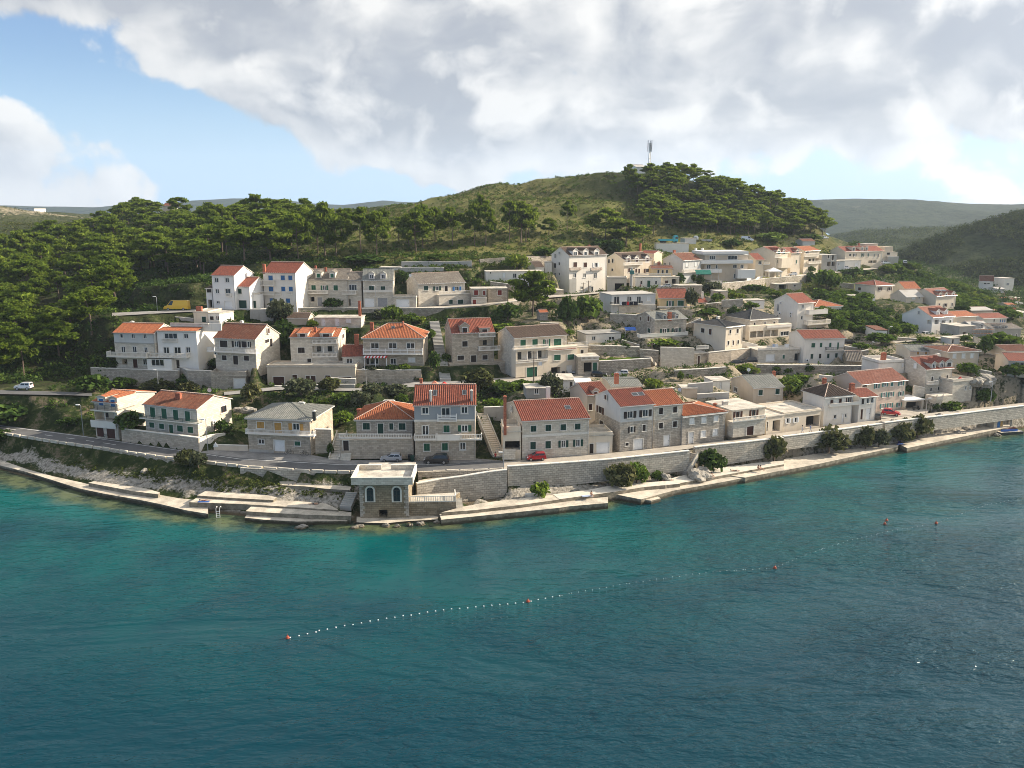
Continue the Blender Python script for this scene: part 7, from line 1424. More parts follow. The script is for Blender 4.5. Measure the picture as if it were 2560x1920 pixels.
for a in [
 ('d1',1120,1140,180,190,'leaf_tamarisk','yellow green bush spilling over the road edge at the left'),('d1',1260,1150,180,180,'leaf_olive','grey green bush beside the yellow green one at the road edge'),
 ('d1',150,300,250,130,'leaf_mid','wide fig bush left of the garage house roof'),('d1',470,310,230,130,'leaf_mid','bright fig bush below the ivy hung retaining wall'),('d1',810,335,310,115,'leaf_tamarisk','broad ochre green bush below the street lamp behind the long house'),('d1',1160,350,220,110,'leaf_tamarisk','loose ochre bush behind the long house roof'),
 ('d1',1120,290,180,120,'leaf_dark','dark bush against the grey wall by the white garage door'),('d1',1830,440,210,190,'leaf_tamarisk','yellowish small tree beside the brown garage terrace'),('d1',540,740,300,190,'leaf_dark','dark hedge bush between the garage house and the long house'),('d1',1530,780,160,130,'leaf_dark','dark shrub at the side wall of the long white house'),
 ('d2',650,300,290,190,'leaf_olive','grey olive tree below the brown garage doors'),('d2',960,260,230,150,'leaf_tamarisk','ochre leaved tree under the garage terrace'),('d2',940,410,140,90,'leaf_lime','bright lime shrub above the gate wall'),('d2',1300,430,220,180,'leaf_olive','pale flowering oleander behind the orange hip roof'),('d2',1080,400,200,140,'leaf_mid','green tree in the dark garden behind the gate'),('d2',1400,280,220,110,'leaf_olive','olive bush beside the pale second road'),('d2',1660,300,260,130,'leaf_olive','second olive bush left of the ribbed red roof'),('d2',1720,400,130,130,'leaf_mid','small green tree left of the ribbed red roof'),
 ('d2',960,640,230,150,'leaf_lime','grape vine canopy hanging over the gate wall'),('d2',1120,590,180,130,'leaf_lime','climbing vine beside the white outdoor stair'),('d2',960,950,60,150,'leaf_dark','ivy growing up beside the black gate door'),
 ('d3',830,170,300,230,'leaf_tamarisk','large rounded willow like bush above the blue grey house'),('d3',1600,200,220,220,'leaf_olive','grey green olive tree behind the shed with vines'),('d3',1080,200,330,150,'leaf_mid','tangle of green vines behind the stair'),('d3',1300,140,230,100,'leaf_mid','vine mound over the grey garden shed'),('d3',1000,320,200,80,'leaf_lime','low garden plants behind the concrete yard wall'),
 ('d3',1480,1240,200,140,'leaf_lime','lime green shrub in the curved planter'),('d3',1400,1150,120,70,'leaf_dark','small dark shrub under the parapet wall'),
 ('d4',480,1310,320,240,'leaf_tamarisk','big sprawling bush on the rocky bank below the parapet'),('d4',650,1260,250,190,'leaf_mid','green bush leaning over the rocks beside the sprawling one'),('d4',870,1230,130,80,'leaf_mid','small green bush near the orange towel'),('d4',1430,1145,270,210,'leaf_dark','round dark green tree beside the sea wall steps'),('d4',2110,1040,250,260,'leaf_tamarisk','first tall tamarisk bush along the sea wall'),
 ('d5',470,1110,330,230,'leaf_tamarisk','broad tamarisk bush standing alone under the parapet'),('d5',760,1050,200,170,'leaf_tamarisk','smaller tamarisk bush left of a pale leaved one'),('d5',870,1070,160,220,'leaf_tamarisk','tall tamarisk bush in the middle of the sea wall row'),('d5',1010,1050,180,170,'leaf_olive','pale grey leaved bush in the sea wall row'),('d5',1250,1010,230,190,'leaf_tamarisk','dark tamarisk bush before the modern pier'),('d5',1420,960,240,220,'leaf_tamarisk','last tall tamarisk bush at the start of the pier'),('d5',2000,830,160,70,'leaf_tamarisk','low bush at the foot of the wall buttress'),
 ('d5',440,780,130,130,'leaf_dark','dark bush between boat store and white house'),('d5',60,540,280,200,'leaf_mid','olive coloured tree left of the brown hip roof'),('d5',190,440,200,110,'leaf_lime','bright garden tree above the brown hip roof'),('d5',240,640,130,80,'leaf_tamarisk','yellow shrub beside the brown hip roofed house'),('d5',260,310,100,90,'leaf_dark','dark ivy bush hanging on the pale rubble wall'),('d5',1740,710,250,110,'leaf_mid','hedge bush at the foot of the stair terrace'),('d5',1605,715,70,90,'leaf_dark','round dark shrub beside the white stairway'),('d5',2100,640,230,190,'leaf_mid','trimmed hedge with a flat yellow top at the right'),('d5',1950,330,200,130,'leaf_mid','rounded tree above the red parasol terrace'),('d5',1380,520,160,60,'leaf_dark','dark planting on the carport terrace'),
 ('c1',2110,800,220,230,'leaf_olive','grey olive tree in front of the rendered block wall'),('c1',1190,1290,150,200,'leaf_dark','dark conical shrub before the rooftop terrace house'),('c1',1470,1270,230,90,'leaf_dark','dark shrub hedge on the terrace of the brown roofed house'),('c1',1810,1270,220,90,'leaf_dark','second dark shrub hedge on the same terrace'),('c1',2130,1060,240,190,'leaf_dark','dark tree at the right gable of the brown roofed house'),('c1',420,1270,130,90,'leaf_dark','small dark shrub before the cream ground floor'),
 ('c2',50,800,190,230,'leaf_olive','rounded olive beside the brown shed'),('c2',1200,800,210,190,'leaf_mid','green tree below the rubble wall of the third row'),('c2',1070,760,160,100,'leaf_olive','small olive left of the green tree under the wall'),('c2',1380,820,180,120,'leaf_mid','bush right of the tree under the rubble wall'),('c2',1490,800,110,70,'leaf_lime','lime bush beside the lane of steps'),('c2',340,850,110,80,'leaf_lime','lime shrub before the low stone store'),('c2',560,650,180,110,'leaf_dark','dark bush under the vine porch'),('c2',370,620,100,80,'leaf_dark','dark bush left of the arched porch door'),('c2',1300,390,140,130,'leaf_dark','dark tree between the grey roof and the long stone house'),('c2',830,1290,150,110,'leaf_tamarisk','yellow green shrub under the striped pergola'),('c2',660,1290,120,70,'leaf_olive','grey shrub beside the low red annexe'),('c2',1320,1300,130,70,'leaf_lime','lime shrub on the terrace edge of the orange hip house'),('c2',1190,1305,140,60,'leaf_dark','dark shrub on the terrace edge of the orange hip house'),('c2',990,1305,140,50,'leaf_olive','low grey shrub on the terrace edge'),
 ('c2',1770,1230,110,110,'leaf_mid','green bush at the corner of the beige stone house'),('c2',1610,970,90,100,'leaf_mid','bush beside the upper part of the step lane'),('c2',1640,1330,120,220,'leaf_dark','dark hedge at the foot of the step lane'),('c2',1650,130,250,70,'leaf_mid','spreading bush on the pale garden wall'),('c2',900,160,400,70,'leaf_dark','dark scrub behind the third row roofs'),('c2',60,930,230,140,'leaf_dark','dark bush left of the boxy dormer house'),('c2',700,920,100,80,'leaf_mid','bush right of the boxy dormer gable'),('c2',740,830,190,60,'leaf_mid','bushes before the low stone store'),('c2',1460,1420,120,60,'leaf_olive','small olive at the corner of the pale stone wall'),
 ('c3',390,320,230,170,'leaf_lime','light green tree above the long low white building'),('c3',690,190,220,110,'leaf_mid','green tree left of the tall white house'),('c3',1440,170,180,160,'leaf_dark','dark tree behind the tall white house'),('c3',1270,110,200,110,'leaf_dark','dark tree over the roof of the tall white house'),('c3',290,880,230,190,'leaf_dark','dark tree left of the big round pine'),('c3',930,940,190,320,'leaf_dark','narrow dark fir below the upper lane'),('c3',1150,880,300,280,'leaf_mid','broad leafy tree beside the dark fir'),('c3',700,740,180,90,'leaf_mid','bush on the slope right of the big pine'),('c3',230,980,230,90,'leaf_lime','bright garden bush above the dark roof'),('c3',940,1010,130,60,'leaf_lime','bright bush beside the flat vine house'),
 ('c3',1350,1040,420,60,'leaf_lime','vine arbour along the front of the flat vine house'),('c3',1940,1140,300,90,'leaf_lime','grape arbour on the terrace of the grey stone house'),('c3',1935,700,140,80,'leaf_dark','clipped bushes left of the green shutters'),('c3',1550,1170,90,60,'leaf_dark','small shrub on the vine garden wall'),('c3',1440,1290,500,45,'leaf_lime','strip of bright garden plants above the dry stone wall'),('c3',750,1640,200,190,'leaf_olive','olive tree left of the white flat roofed house'),
 ('c3',1840,1590,190,110,'leaf_lime','maize patch in the vegetable garden below the road'),('c3',1890,1640,330,60,'leaf_dark','clipped hedge below the maize patch'),('c3',1720,1560,150,110,'leaf_olive','grey bush beside the maize patch'),('c3',2130,1500,60,110,'leaf_mid','ivy covered gate pillar on the second road'),
 ('c4',780,575,90,130,'leaf_dark','dark column shrub before the modern villa'),('c4',250,640,90,110,'leaf_dark','dark tree beside the open garage'),('c4',370,640,110,110,'leaf_dark','second dark tree under the green awning'),('c4',460,630,110,70,'leaf_dark','third dark tree under the green awning'),('c4',570,740,200,110,'leaf_olive','olive tree right of the red roofed terrace house'),('c4',370,890,130,190,'leaf_olive','tall grey green tree beside the red roofed terrace house'),('c4',1045,720,230,70,'leaf_dark','dark rounded shrub in the upper gardens'),('c4',650,820,130,80,'leaf_mid','bush in front of the stone garden shed'),('c4',840,800,170,70,'leaf_lime','lime vine on the garden terrace'),('c4',540,980,280,80,'leaf_mid','long hedge above the dark hip roofs'),('c4',560,930,150,60,'leaf_olive','grey bush above the long hedge'),('c4',1000,910,170,80,'leaf_mid','rounded tree above the slate hip roof'),('c4',820,990,120,100,'leaf_dark','dark bush behind the slate hip roof'),
 ('c4',1830,700,210,200,'leaf_mid','bushy green tree under the upper lane'),('c4',1650,620,110,90,'leaf_dark','dark bush at the end of the weathered bank wall'),('c4',1420,530,110,80,'leaf_dark','dark tree before the double dormer house'),('c4',1640,525,90,80,'leaf_mid','round small tree before the loggia house'),('c4',1280,770,110,60,'leaf_lime','yellow green bush above the tall gabled house'),('c4',1930,1180,170,190,'leaf_mid','tree right of the tall house balconies'),('c4',1130,1400,110,110,'leaf_dark','shrub climbing the balustraded terrace'),('c4',1160,1570,1,1,'leaf_mid',''),('c4',950,1590,240,90,'leaf_lime','bright vine tangle below the second road'),('c4',1620,1590,90,90,'leaf_dark','ivy clump on the pale rubble wall'),('c4',1280,1580,90,70,'leaf_mid','small bush on the rubble wall'),('c4',1400,1590,90,70,'leaf_mid','second small bush on the rubble wall'),('c4',1000,530,130,70,'leaf_mid','bush above the long white wall'),('c4',1230,200,300,110,'leaf_mid','green bushes on the slope above the gabled houses'),('c4',800,260,180,90,'leaf_dark','dark garden trees above the modern villa'),('c4',120,270,180,60,'leaf_lime','garden shrubs before the white truck terrace'),('c4',280,290,170,40,'leaf_mid','hedge under the white truck terrace'),('c4',1950,110,200,70,'leaf_lime','bright tree beyond the upper lane end'),('c4',1640,170,200,60,'leaf_mid','bush above the brown roofed shed'),
 ('c5',110,690,230,190,'leaf_mid','large bush in the gully below the lane end'),('c5',400,560,280,80,'leaf_dark','ivy mound hanging over the lane wall'),('c5',840,440,40,110,'leaf_dark','slim dark cypress at the lane end'),('c5',430,1090,130,120,'leaf_dark','dark bush left of the container'),('c5',700,1270,280,110,'leaf_mid','leafy tree below the container'),('c5',1190,1260,190,60,'leaf_lime','lime bush under the second lane'),('c5',1580,1260,110,80,'leaf_mid','bush before the building site block'),('c5',1640,1310,110,50,'leaf_lime','yellow bush beside the white shuttered house'),('c5',1960,1350,350,190,'leaf_mid','large tree between the right edge houses'),('c5',1790,1400,150,170,'leaf_dark','dark tree right of the white shuttered house'),('c5',1630,1600,180,120,'leaf_mid','tree above the parasol terrace'),('c5',2120,1640,260,160,'leaf_mid','big bush before the right edge house'),('c5',480,1340,160,80,'leaf_mid','bush left of the grey roofed stone house'),('c5',1470,740,14,90,'leaf_dark','thin cypress on the green ridge'),
 ('d6',100,660,500,190,'leaf_dark','dark scrub mound beside the shaded road'),('d6',0,870,240,130,'leaf_dark','dark bush at the left end of the kerb'),('d6',720,700,180,80,'leaf_dark','dark scrub on the grey bank'),('d6',1000,330,330,170,'leaf_dark','dark fig bush beside the upper lane at the left'),
]:
    if a[6]: bush(*a)
# thicket right of the houses: individual bushes on the green ridge
POLYG=[(2200,672),(2290,655),(2370,690),(2420,720),(2490,775),(2540,800),(2480,790),(2390,780),(2380,720),(2300,700),(2220,690)]
POLYG2=[(2050,740),(2140,740),(2180,770),(2250,790),(2300,830),(2250,838),(2140,830),(2080,820),(2040,780)]
def thicket(poly,xr,yr,dmin,nmax,wr,label,group,leafs):
    o=[]
    for _ in range(9000):
        if len(o)>=nmax: break
        x=rnd.uniform(*xr); y=rnd.uniform(*yr); z=ground(x,y); s=project(x,y,z)
        if not in2(poly,*s) or any((x-a)**2+(y-b)**2<dmin**2 for a,b in o): continue
        if any((lambda u,v:u0-1<u<u1+1 and v0-1<v<v1+1)((x-x0)*math.cos(an)+(y-y0)*math.sin(an),-(x-x0)*math.sin(an)+(y-y0)*math.cos(an)) for x0,y0,an,u0,u1,v0,v1,_z in FOOT): continue
        o.append((x,y)); w_=rnd.uniform(*wr); r=empty('bush',(x,y,z-.2),rnd.uniform(0,6)); tag(r,label,'bush',group); q=bpy.data.objects.new('foliage',rnd.choice(BP[rnd.choice(leafs)])); col.objects.link(q); q.parent=r; r.scale=(w_/1.35,w_/1.35,w_*.62)
thicket(POLYG,(130,250),(270,420),4.2,120,(4.5,8),'leafy bush in the thick green belt on the right ridge','bushes of the right ridge',('leaf_mid','leaf_mid','leaf_dark','leaf_lime'))
thicket(POLYG2,(70,150),(225,330),3.4,70,(4,7.5),'leafy bush filling the gully between the right hand houses','bushes of the right gully',('leaf_mid','leaf_dark','leaf_mid'))
# ---- masses nobody could count
def mass(name,label,P,sizes,nq,leaf,flat=.7,lq=.35,kind='stuff'):
    Q=[]
    for (x,y,z),s in zip(P,sizes):
        C_=np.array([x,y,z+s*.25])+ball(nq,s*.55,s*.55,s*.5*flat,.3); Q.append(leaf_quads(C_,max(.14,s*lq*.5),.3))
    o=bpy.data.objects.new(name,quad_mesh(name,np.concatenate(Q),leaf)); col.objects.link(o); tag(o,kind=kind); o['label']=label; return o
def free(x,y,mg=.6):
    for x0,y0,an,u0,u1,v0,v1,_z in FOOT:
        u=(x-x0)*math.cos(an)+(y-y0)*math.sin(an); v=-(x-x0)*math.sin(an)+(y-y0)*math.cos(an)
        if u0-mg<u<u1+mg and v0-1.2<v<v1+mg: return False
    return True
RP=[[(p.x,p.y) for p in q] for q in STRIPQ]
RQ=[(min(p[0] for p in q)-.8,max(p[0] for p in q)+.8,min(p[1] for p in q)-.8,max(p[1] for p in q)+.8) for q in RP]
def offroad(x,y): return not any(a<x<b and c<y<d for a,b,c,d in RQ)
def sample(n,xr,yr,test,tries=60000):
    o=[]
    for _ in range(tries):
        if len(o)>=n: break
        x=rnd.uniform(*xr); y=rnd.uniform(*yr)
        if test(x,y): o.append((x,y,ground(x,y)))
    return o
def hill_ok(x,y):
    return y>262+max(0,min(x,130))*.42 and x>-85 and free(x,y,1) and offroad(x,y) and noise.noise((x*.035,y*.035,2.))>-.28+rnd.uniform(-.25,.25)
P=sample(12000,(-85,150),(258,470),hill_ok); mass('scrub','low grey green scrub scattered over the dry hill',P,[rnd.uniform(.6,1.4)*(1.6 if rnd.random()<.12 else 1) for _ in P],13,'leaf_scrub')
P=sample(3000,(-85,150),(258,470),hill_ok); mass('scrub','darker bushes dotted over the dry hill',P,[rnd.uniform(.8,2.2) for _ in P],22,'leaf_mid')
VAN=[(255,880),(262,800),(330,690),(470,640),(580,640),(545,755),(420,772),(330,795),(300,850)]
P=sample(700,(-135,-60),(195,300),lambda x,y:free(x,y,.8) and offroad(x,y) and in2(VAN,*project(x,y,ground(x,y))),30000); mass('undergrowth','dark bushes on the shaded slope behind the yellow van',P,[rnd.uniform(1.0,2.6) for _ in P],26,'leaf_dark',.8,.28)
LOWB=[(-60,840),(200,800),(330,750),(430,790),(340,880),(230,940),(-60,968)]
for lf_,nn_,lb_ in (('leaf_dark',420,'dark bushes on the bank above the left road'),('leaf_mid',260,'green bushes on the bank above the left road')):
    P=sample(nn_,(-150,-70),(190,275),lambda x,y:free(x,y,.8) and offroad(x,y) and in2(LOWB,*project(x,y,ground(x,y))),40000); mass('undergrowth',lb_,P,[rnd.uniform(1.5,3.8) for _ in P],40,lf_,.85,.24)
def left_ok(x,y): return x<-45 and y>190 and in2([(-200,560),(330,530),(700,560),(760,660),(560,690),(330,770),(250,870),(140,960),(-200,950)],*project(x,y,ground(x,y))) and offroad(x,y)
P=sample(1900,(-230,-40),(190,620),left_ok,30000); mass('undergrowth','dark bushy undergrowth beneath the left pine wood',P,[rnd.uniform(1.4,3.4) for _ in P],34,'leaf_dark',.8,.26)
def vill_ok(x,y):
    if not(free(x,y,.5) and offroad(x,y)): return False
    z=ground(x,y); 
    if z<5.2: return False
    return noise.noise((x*.09,y*.09,7.))>-.05
P=sample(3400,(-105,160),(160,350),vill_ok,90000); mass('garden_plants','mixed low garden greenery between the houses',P,[rnd.uniform(.5,1.7) for _ in P],18,'leaf_mid',.8,.30)
P=sample(3000,(-105,135),(160,300),lambda x,y:vill_ok(x,y) and (x<10 or rnd.random()<.3),90000); mass('garden_plants','dark ivy and weeds on the terrace slopes',P,[rnd.uniform(.7,2.3) for _ in P],20,'leaf_dark',.8,.30)
P=sample(3200,(-430,-140),(260,860),lambda x,y:ground(x,y)>6 and noise.noise((x*.03,y*.03,9.))>-.18 and not in2(POLYL,*project(x,y,ground(x,y))),40000); mass('maquis','grey green maquis on the far left slope',P,[rnd.uniform(1.8,4.2) for _ in P],18,'leaf_scrub',.75,.26)
P=sample(3000,(135,420),(335,600),lambda x,y:free(x,y,1) and offroad(x,y) and not in2([(1500,400),(2120,400),(2120,640),(1500,640)],*project(x,y,ground(x,y))),40000); mass('woods','green wood on the slope behind the right ridge',P,[rnd.uniform(2.5,5.5) for _ in P],26,'leaf_dark',.85,.24)
def bank_ok(x,y): 
    z=ground(x,y); return 1.9<z<4.25 and y<183 and offroad(x,y) and not any(in2(P_[:-1],x,y) for P_ in SLABS) and noise.noise((x*.12,y*.12,3.))>(-.25 if x<-15 else .16)
P=sample(1900,(-125,130),(135,200),bank_ok,60000); mass('bank_weeds','weeds and tufts on the rocky shore bank',P,[rnd.uniform(.35,.95) for _ in P],14,'leaf_scrub',.7,.32)
def farwood(gx,gy,gz,n,sr,name,label,leaf,nq,jmax=34):
    P=[];Sz=[]
    m,k=gx.shape
    for _ in range(n):
        a=rnd.uniform(1,jmax-1); b=rnd.uniform(1,k-2); j=int(a); i=int(b); fa,fb=a-j,b-i
        f=lambda A:(A[j,i]*(1-fb)+A[j,i+1]*fb)*(1-fa)+(A[j+1,i]*(1-fb)+A[j+1,i+1]*fb)*fa
        x,y,z=f(gx),f(gy),f(gz)
        if noise.noise((x*.02,y*.02,5.))<-.22: continue
        P.append((x,y,z)); Sz.append(rnd.uniform(*sr))
    return mass(name,label,P,Sz,nq,leaf,.85,.22)
farwood(*RH,3600,(3.5,7.5),'woods','dense dark woods covering the hillside at the right','leaf_far',34)
farwood(*VS,4200,(5,9),'woods','distant woods on the valley side','leaf_far',16)
farwood(*LH,2000,(2.,4.5),'maquis','sparse maquis on the far left ridge','leaf_scrub',16)
# ---------------- vehicles
def carpaint(name,c):
    m,t,p=principled(name); p.inputs['Base Color'].default_value=(*c,1); p.inputs['Roughness'].default_value=.28; p.inputs['Coat Weight'].default_value=.5; p.inputs['Coat Roughness'].default_value=.08; p.inputs['Metallic'].default_value=.2
for n_,c_ in dict(yellow=(.72,.42,.01),white=(.74,.74,.74),silver=(.45,.47,.50),black=(.012,.014,.018),red=(.42,.010,.020),paleblue=(.26,.36,.43),navy=(.012,.022,.045),olive=(.10,.095,.08),turquoise=(.03,.30,.36),darkblue=(.015,.035,.06)).items(): carpaint('car_'+n_,c_)
plain('tyre',(.02,.02,.02),.9,0); plain('rim',(.45,.46,.48),.35,0,1,.8); plain('tail_red',(.35,.01,.01),.3,0); plain('lamp_glass',(.75,.75,.72),.15,0)
CARPROF={ # length, width, lower body outline and cabin outline (x forward from rear), heights
 'hatch':(3.9,1.68,[(0,.32),(0,.80),(.12,.95),(2.75,.93),(3.55,.78),(3.85,.62),(3.9,.34)],[(.10,.94),(.42,1.40),(.75,1.48),(1.9,1.46),(2.85,.92)]),
 'small':(3.5,1.60,[(0,.32),(0,.82),(.10,.98),(2.5,.95),(3.2,.80),(3.45,.62),(3.5,.34)],[(.08,.97),(.22,1.42),(.5,1.50),(1.75,1.48),(2.65,.94)]),
 'suv':(4.5,1.82,[(0,.42),(0,.95),(.10,1.08),(3.2,1.06),(4.2,.95),(4.45,.75),(4.5,.44)],[(.08,1.06),(.35,1.62),(.7,1.70),(2.3,1.68),(3.2,1.05)]),
 'jeep':(3.6,1.62,[(0,.48),(0,1.0),(.06,1.10),(2.45,1.08),(3.45,1.02),(3.58,.80),(3.6,.48)],[(.05,1.09),(.12,1.66),(.4,1.70),(2.0,1.68),(2.4,1.08)]),
 'estate':(4.5,1.75,[(0,.34),(0,.84),(.10,.96),(3.1,.93),(4.1,.80),(4.45,.62),(4.5,.34)],[(.08,.95),(.40,1.42),(.8,1.50),(2.3,1.47),(3.25,.92)]),
 'van':(5.4,1.95,[(0,.40),(0,1.2),(.02,1.3),(4.3,1.28),(5.15,1.10),(5.38,.80),(5.4,.42)],[(.01,1.28),(.05,2.25),(.25,2.32),(3.55,2.30),(4.45,1.26)]),
 'bigvan':(6.6,2.0,[(0,.42),(0,1.3),(.02,1.4),(5.5,1.38),(6.35,1.18),(6.58,.85),(6.6,.45)],[(.01,1.38),(.05,2.60),(.3,2.70),(4.65,2.66),(5.65,1.36)])}
def profmesh(mb,pts,w0,w1,zsplit,mi=0):
    # side outline extruded across the width, narrowing from w0 at the waist to w1 at the top
    zm=max(p[1] for p in pts); z0=min(p[1] for p in pts)
    hw=lambda z:(w0+(w1-w0)*max(0,(z-zsplit)/(max(zm,zsplit+.01)-zsplit)))/2
    L=[(x,hw(z),z) for x,z in pts]; Rr=[(x,-hw(z),z) for x,z in pts]
    mb.face(L[::-1],mi); mb.face(Rr,mi); n=len(pts)
    for k in range(n): mb.face([L[k],L[(k+1)%n],Rr[(k+1)%n],Rr[k]],mi)
CARGEO={}
def make_car(kind):
    if kind in CARGEO: return CARGEO[kind]
    L,W,low,cab=CARPROF[kind]; g=[]
    body=MB(); profmesh(body,low,W,W*.97,.6)
    # wheel arches read as dark recesses under the sill
    g.append(('body',body,'paint'))
    cb=MB(); profmesh(cb,cab,W*.96,W*.78,cab[0][1]); g.append(('cabin',cb,'paint'))
    zt=max(p[1] for p in cab); zw=cab[0][1]; f=.80
    def sidex(z,front):  # x on the cabin outline at height z
        P=cab if not front else cab[::-1]
        for a,b in zip(P[:-1],P[1:]):
            lo,hi=sorted((a[1],b[1]))
            if lo-1e-6<=z<=hi+1e-6 and abs(a[1]-b[1])>1e-3: return a[0]+(b[0]-a[0])*(z-a[1])/(b[1]-a[1])
        return P[0][0]
    za=zw+.06; zb=zt-.13; hw=lambda z:(W*.96+(W*.78-W*.96)*(z-zw)/(zt-zw))/2+.012
    xr0,xr1=sidex(za,False)+.16,sidex(zb,False)+.12; xf0,xf1=sidex(za,True)-.16,sidex(zb,True)-.10
    n=1 if kind in('van','bigvan') else 2
    for sg in (1,-1):
        for k in range(n):
            if n==1: a0,a1,b0,b1=xf0-1.15,xf1-.75,xf0,xf1
            else:
                t0,t1=k/n+.02,(k+1)/n-.02; a0=xr0+(xf0-xr0)*t0; b0=xr0+(xf0-xr0)*t1; a1=xr1+(xf1-xr1)*t0; b1=xr1+(xf1-xr1)*t1
            m=MB(); m.face([(a0,sg*hw(za),za),(b0,sg*hw(za),za),(b1,sg*hw(zb),zb),(a1,sg*hw(zb),zb)]); g.append(('side_window',m,'glass'))
    m=MB(); x0,x1=sidex(za,True)+.012,sidex(zb,True)+.012; m.face([(x0,hw(za)-.12,za),(x0,-hw(za)+.12,za),(x1,-hw(zb)+.1,zb),(x1,hw(zb)-.1,zb)]); g.append(('windscreen',m,'glass'))
    x0,x1=sidex(za,False)-.012,sidex(zb,False)-.012
    if kind!='bigvan': m=MB(); m.face([(x0,hw(za)-.12,za),(x0,-hw(za)+.12,za),(x1,-hw(zb)+.12,zb),(x1,hw(zb)-.12,zb)]); g.append(('rear_window',m,'glass'))
    zl=low[-2][1]
    for sg in (1,-1):
        m=MB(); m.box(L-.32,L-.01,sg*W*.30-.17,sg*W*.30+.17,zl-.06,zl+.10); g.append(('headlight',m,'lamp_glass'))
        m=MB(); m.box(-.015,.08,sg*W*.42-.09,sg*W*.42+.09,low[1][1]-.18,low[1][1]+.05); g.append(('tail_light',m,'tail_red'))
    m=MB(); m.box(-.05,.14,-W*.46,W*.46,.34,.52); m.box(L-.16,L+.04,-W*.46,W*.46,.34,.50); g.append(('bumper',m,'tyre' if kind in('suv','jeep','van') else 'paint'))
    r=.36 if kind in('suv','jeep','van','bigvan') else .30
    for x in (L*.19,L*.81):
        for sg in (1,-1):
            m=MB(); yo=sg*(W/2-.09)
            for q,(ra,w_) in enumerate(((r,.20),(r*.62,.23))):
                P=[[(x+ra*math.cos(t),yo+e*w_/2,r+ra*math.sin(t)) for t in [2*math.pi*k/14 for k in range(14)]] for e in (-1,1)]
                m2=MB()
                for k in range(14): m2.face([P[0][k],P[0][(k+1)%14],P[1][(k+1)%14],P[1][k]])
                m2.face(P[0]); m2.face(P[1][::-1]); g.append(('wheel' if q==0 else 'rim',m2,'tyre' if q==0 else 'rim'))
    out=[(n_,m.mesh(n_,M('glass' if mt=='glass' else mt) if mt!='paint' else None) if mt!='paint' else m,mt) for n_,m,mt in g]
    CARGEO[kind]=(L,out); return CARGEO[kind]
def car(c,x,yb,kind,colr,ang,label,z=None,Y=None,group=None,scale=1.0,cat='car',name='parked_car'):
    L,g=make_car(kind); p=atz(c,x,yb,z) if z is not None else aty(c,x,yb,Y)
    a=R(ang); r=empty(name,(p.x-math.cos(a)*L/2*scale,p.y-math.sin(a)*L/2*scale+.6,p.z+.01),a); tag(r,label,cat,group); r.scale=(scale,)*3; wh=None
    for n_,m,mt in g:
        if mt=='paint': o=m.build(n_,M('car_'+colr),r)
        else:
            o=bpy.data.objects.new(n_,m); col.objects.link(o); o.parent=wh if n_=='rim' else r
            if n_=='wheel': wh=o
    return r
car('c1',1025,664,'bigvan','yellow',180,'long yellow delivery van on the lane by the pine wood',z=23.9,cat='van',name='delivery_van')
car('d6',240,322,'jeep','white',180,'small white off road car on the shaded upper road',z=11.0)
car('d2',1605,998,'hatch','silver',182,'silver hatchback parked before the orange hip roofed house',z=5.0)
car('d3',385,936,'suv','black',180,'black off road car below the blue grey house',z=5.0)
car('d3',1450,902,'small','red',187,'small red car by the long stone house',z=5.0)
car('c3',1268,1458,'hatch','black',-8,'black hatchback on the second road beside the stone garage',z=9.95)
car('c3',1508,1448,'small','white',172,'small boxy white car on the second road',z=9.95)
car('c4',322,1522,'hatch','paleblue',186,'light blue hatchback before the pale terrace wall',z=10.0)
car('c4',828,1506,'hatch','darkblue',190,'dark blue hatchback nose to tail with a larger navy car',z=10.3)
car('c4',985,1488,'suv','navy',188,'large navy estate behind the dark blue hatchback',z=10.7)
car('c5',352,1280,'hatch','black',10,'dark car parked under the container',z=13.2)
car('c3',1975,512,'hatch','white',185,'white hatchback under the yellow cream house',Y=291)
car('c4',1452,550,'hatch','white',200,'white car in front of the double dormer house',Y=350)
car('c5',328,482,'hatch','silver',18,'silver car beside the white lane garage',Y=377)
car('c5',745,428,'hatch','white',10,'white car before the dormered red roof house',Y=391)
car('c5',950,425,'suv','silver',70,'silver car at the far end of the upper lane',Y=415)
car('c5',405,818,'hatch','paleblue',15,'pale blue car below the white lean to block',Y=296)
car('c5',1200,1197,'hatch','white',14,'white car beside the arched white house',Y=257)
car('d5',1150,762,'hatch','red',-28,'bright red hatchback parked at an angle in the forecourt',z=5.0)
car('d5',1005,793,'estate','olive',62,'dull olive estate parked tail out by the narrow white house',z=5.0)
car('c4',975,185,'van','white',-12,'white van on the truck terrace',Y=385,cat='van',name='delivery_van')
car('c4',1745,158,'hatch','silver',20,'silver car on the upper slope beyond the gabled houses',Y=412)
car('c4',1795,158,'hatch','white',20,'white car beside the silver one on the upper slope',Y=414)
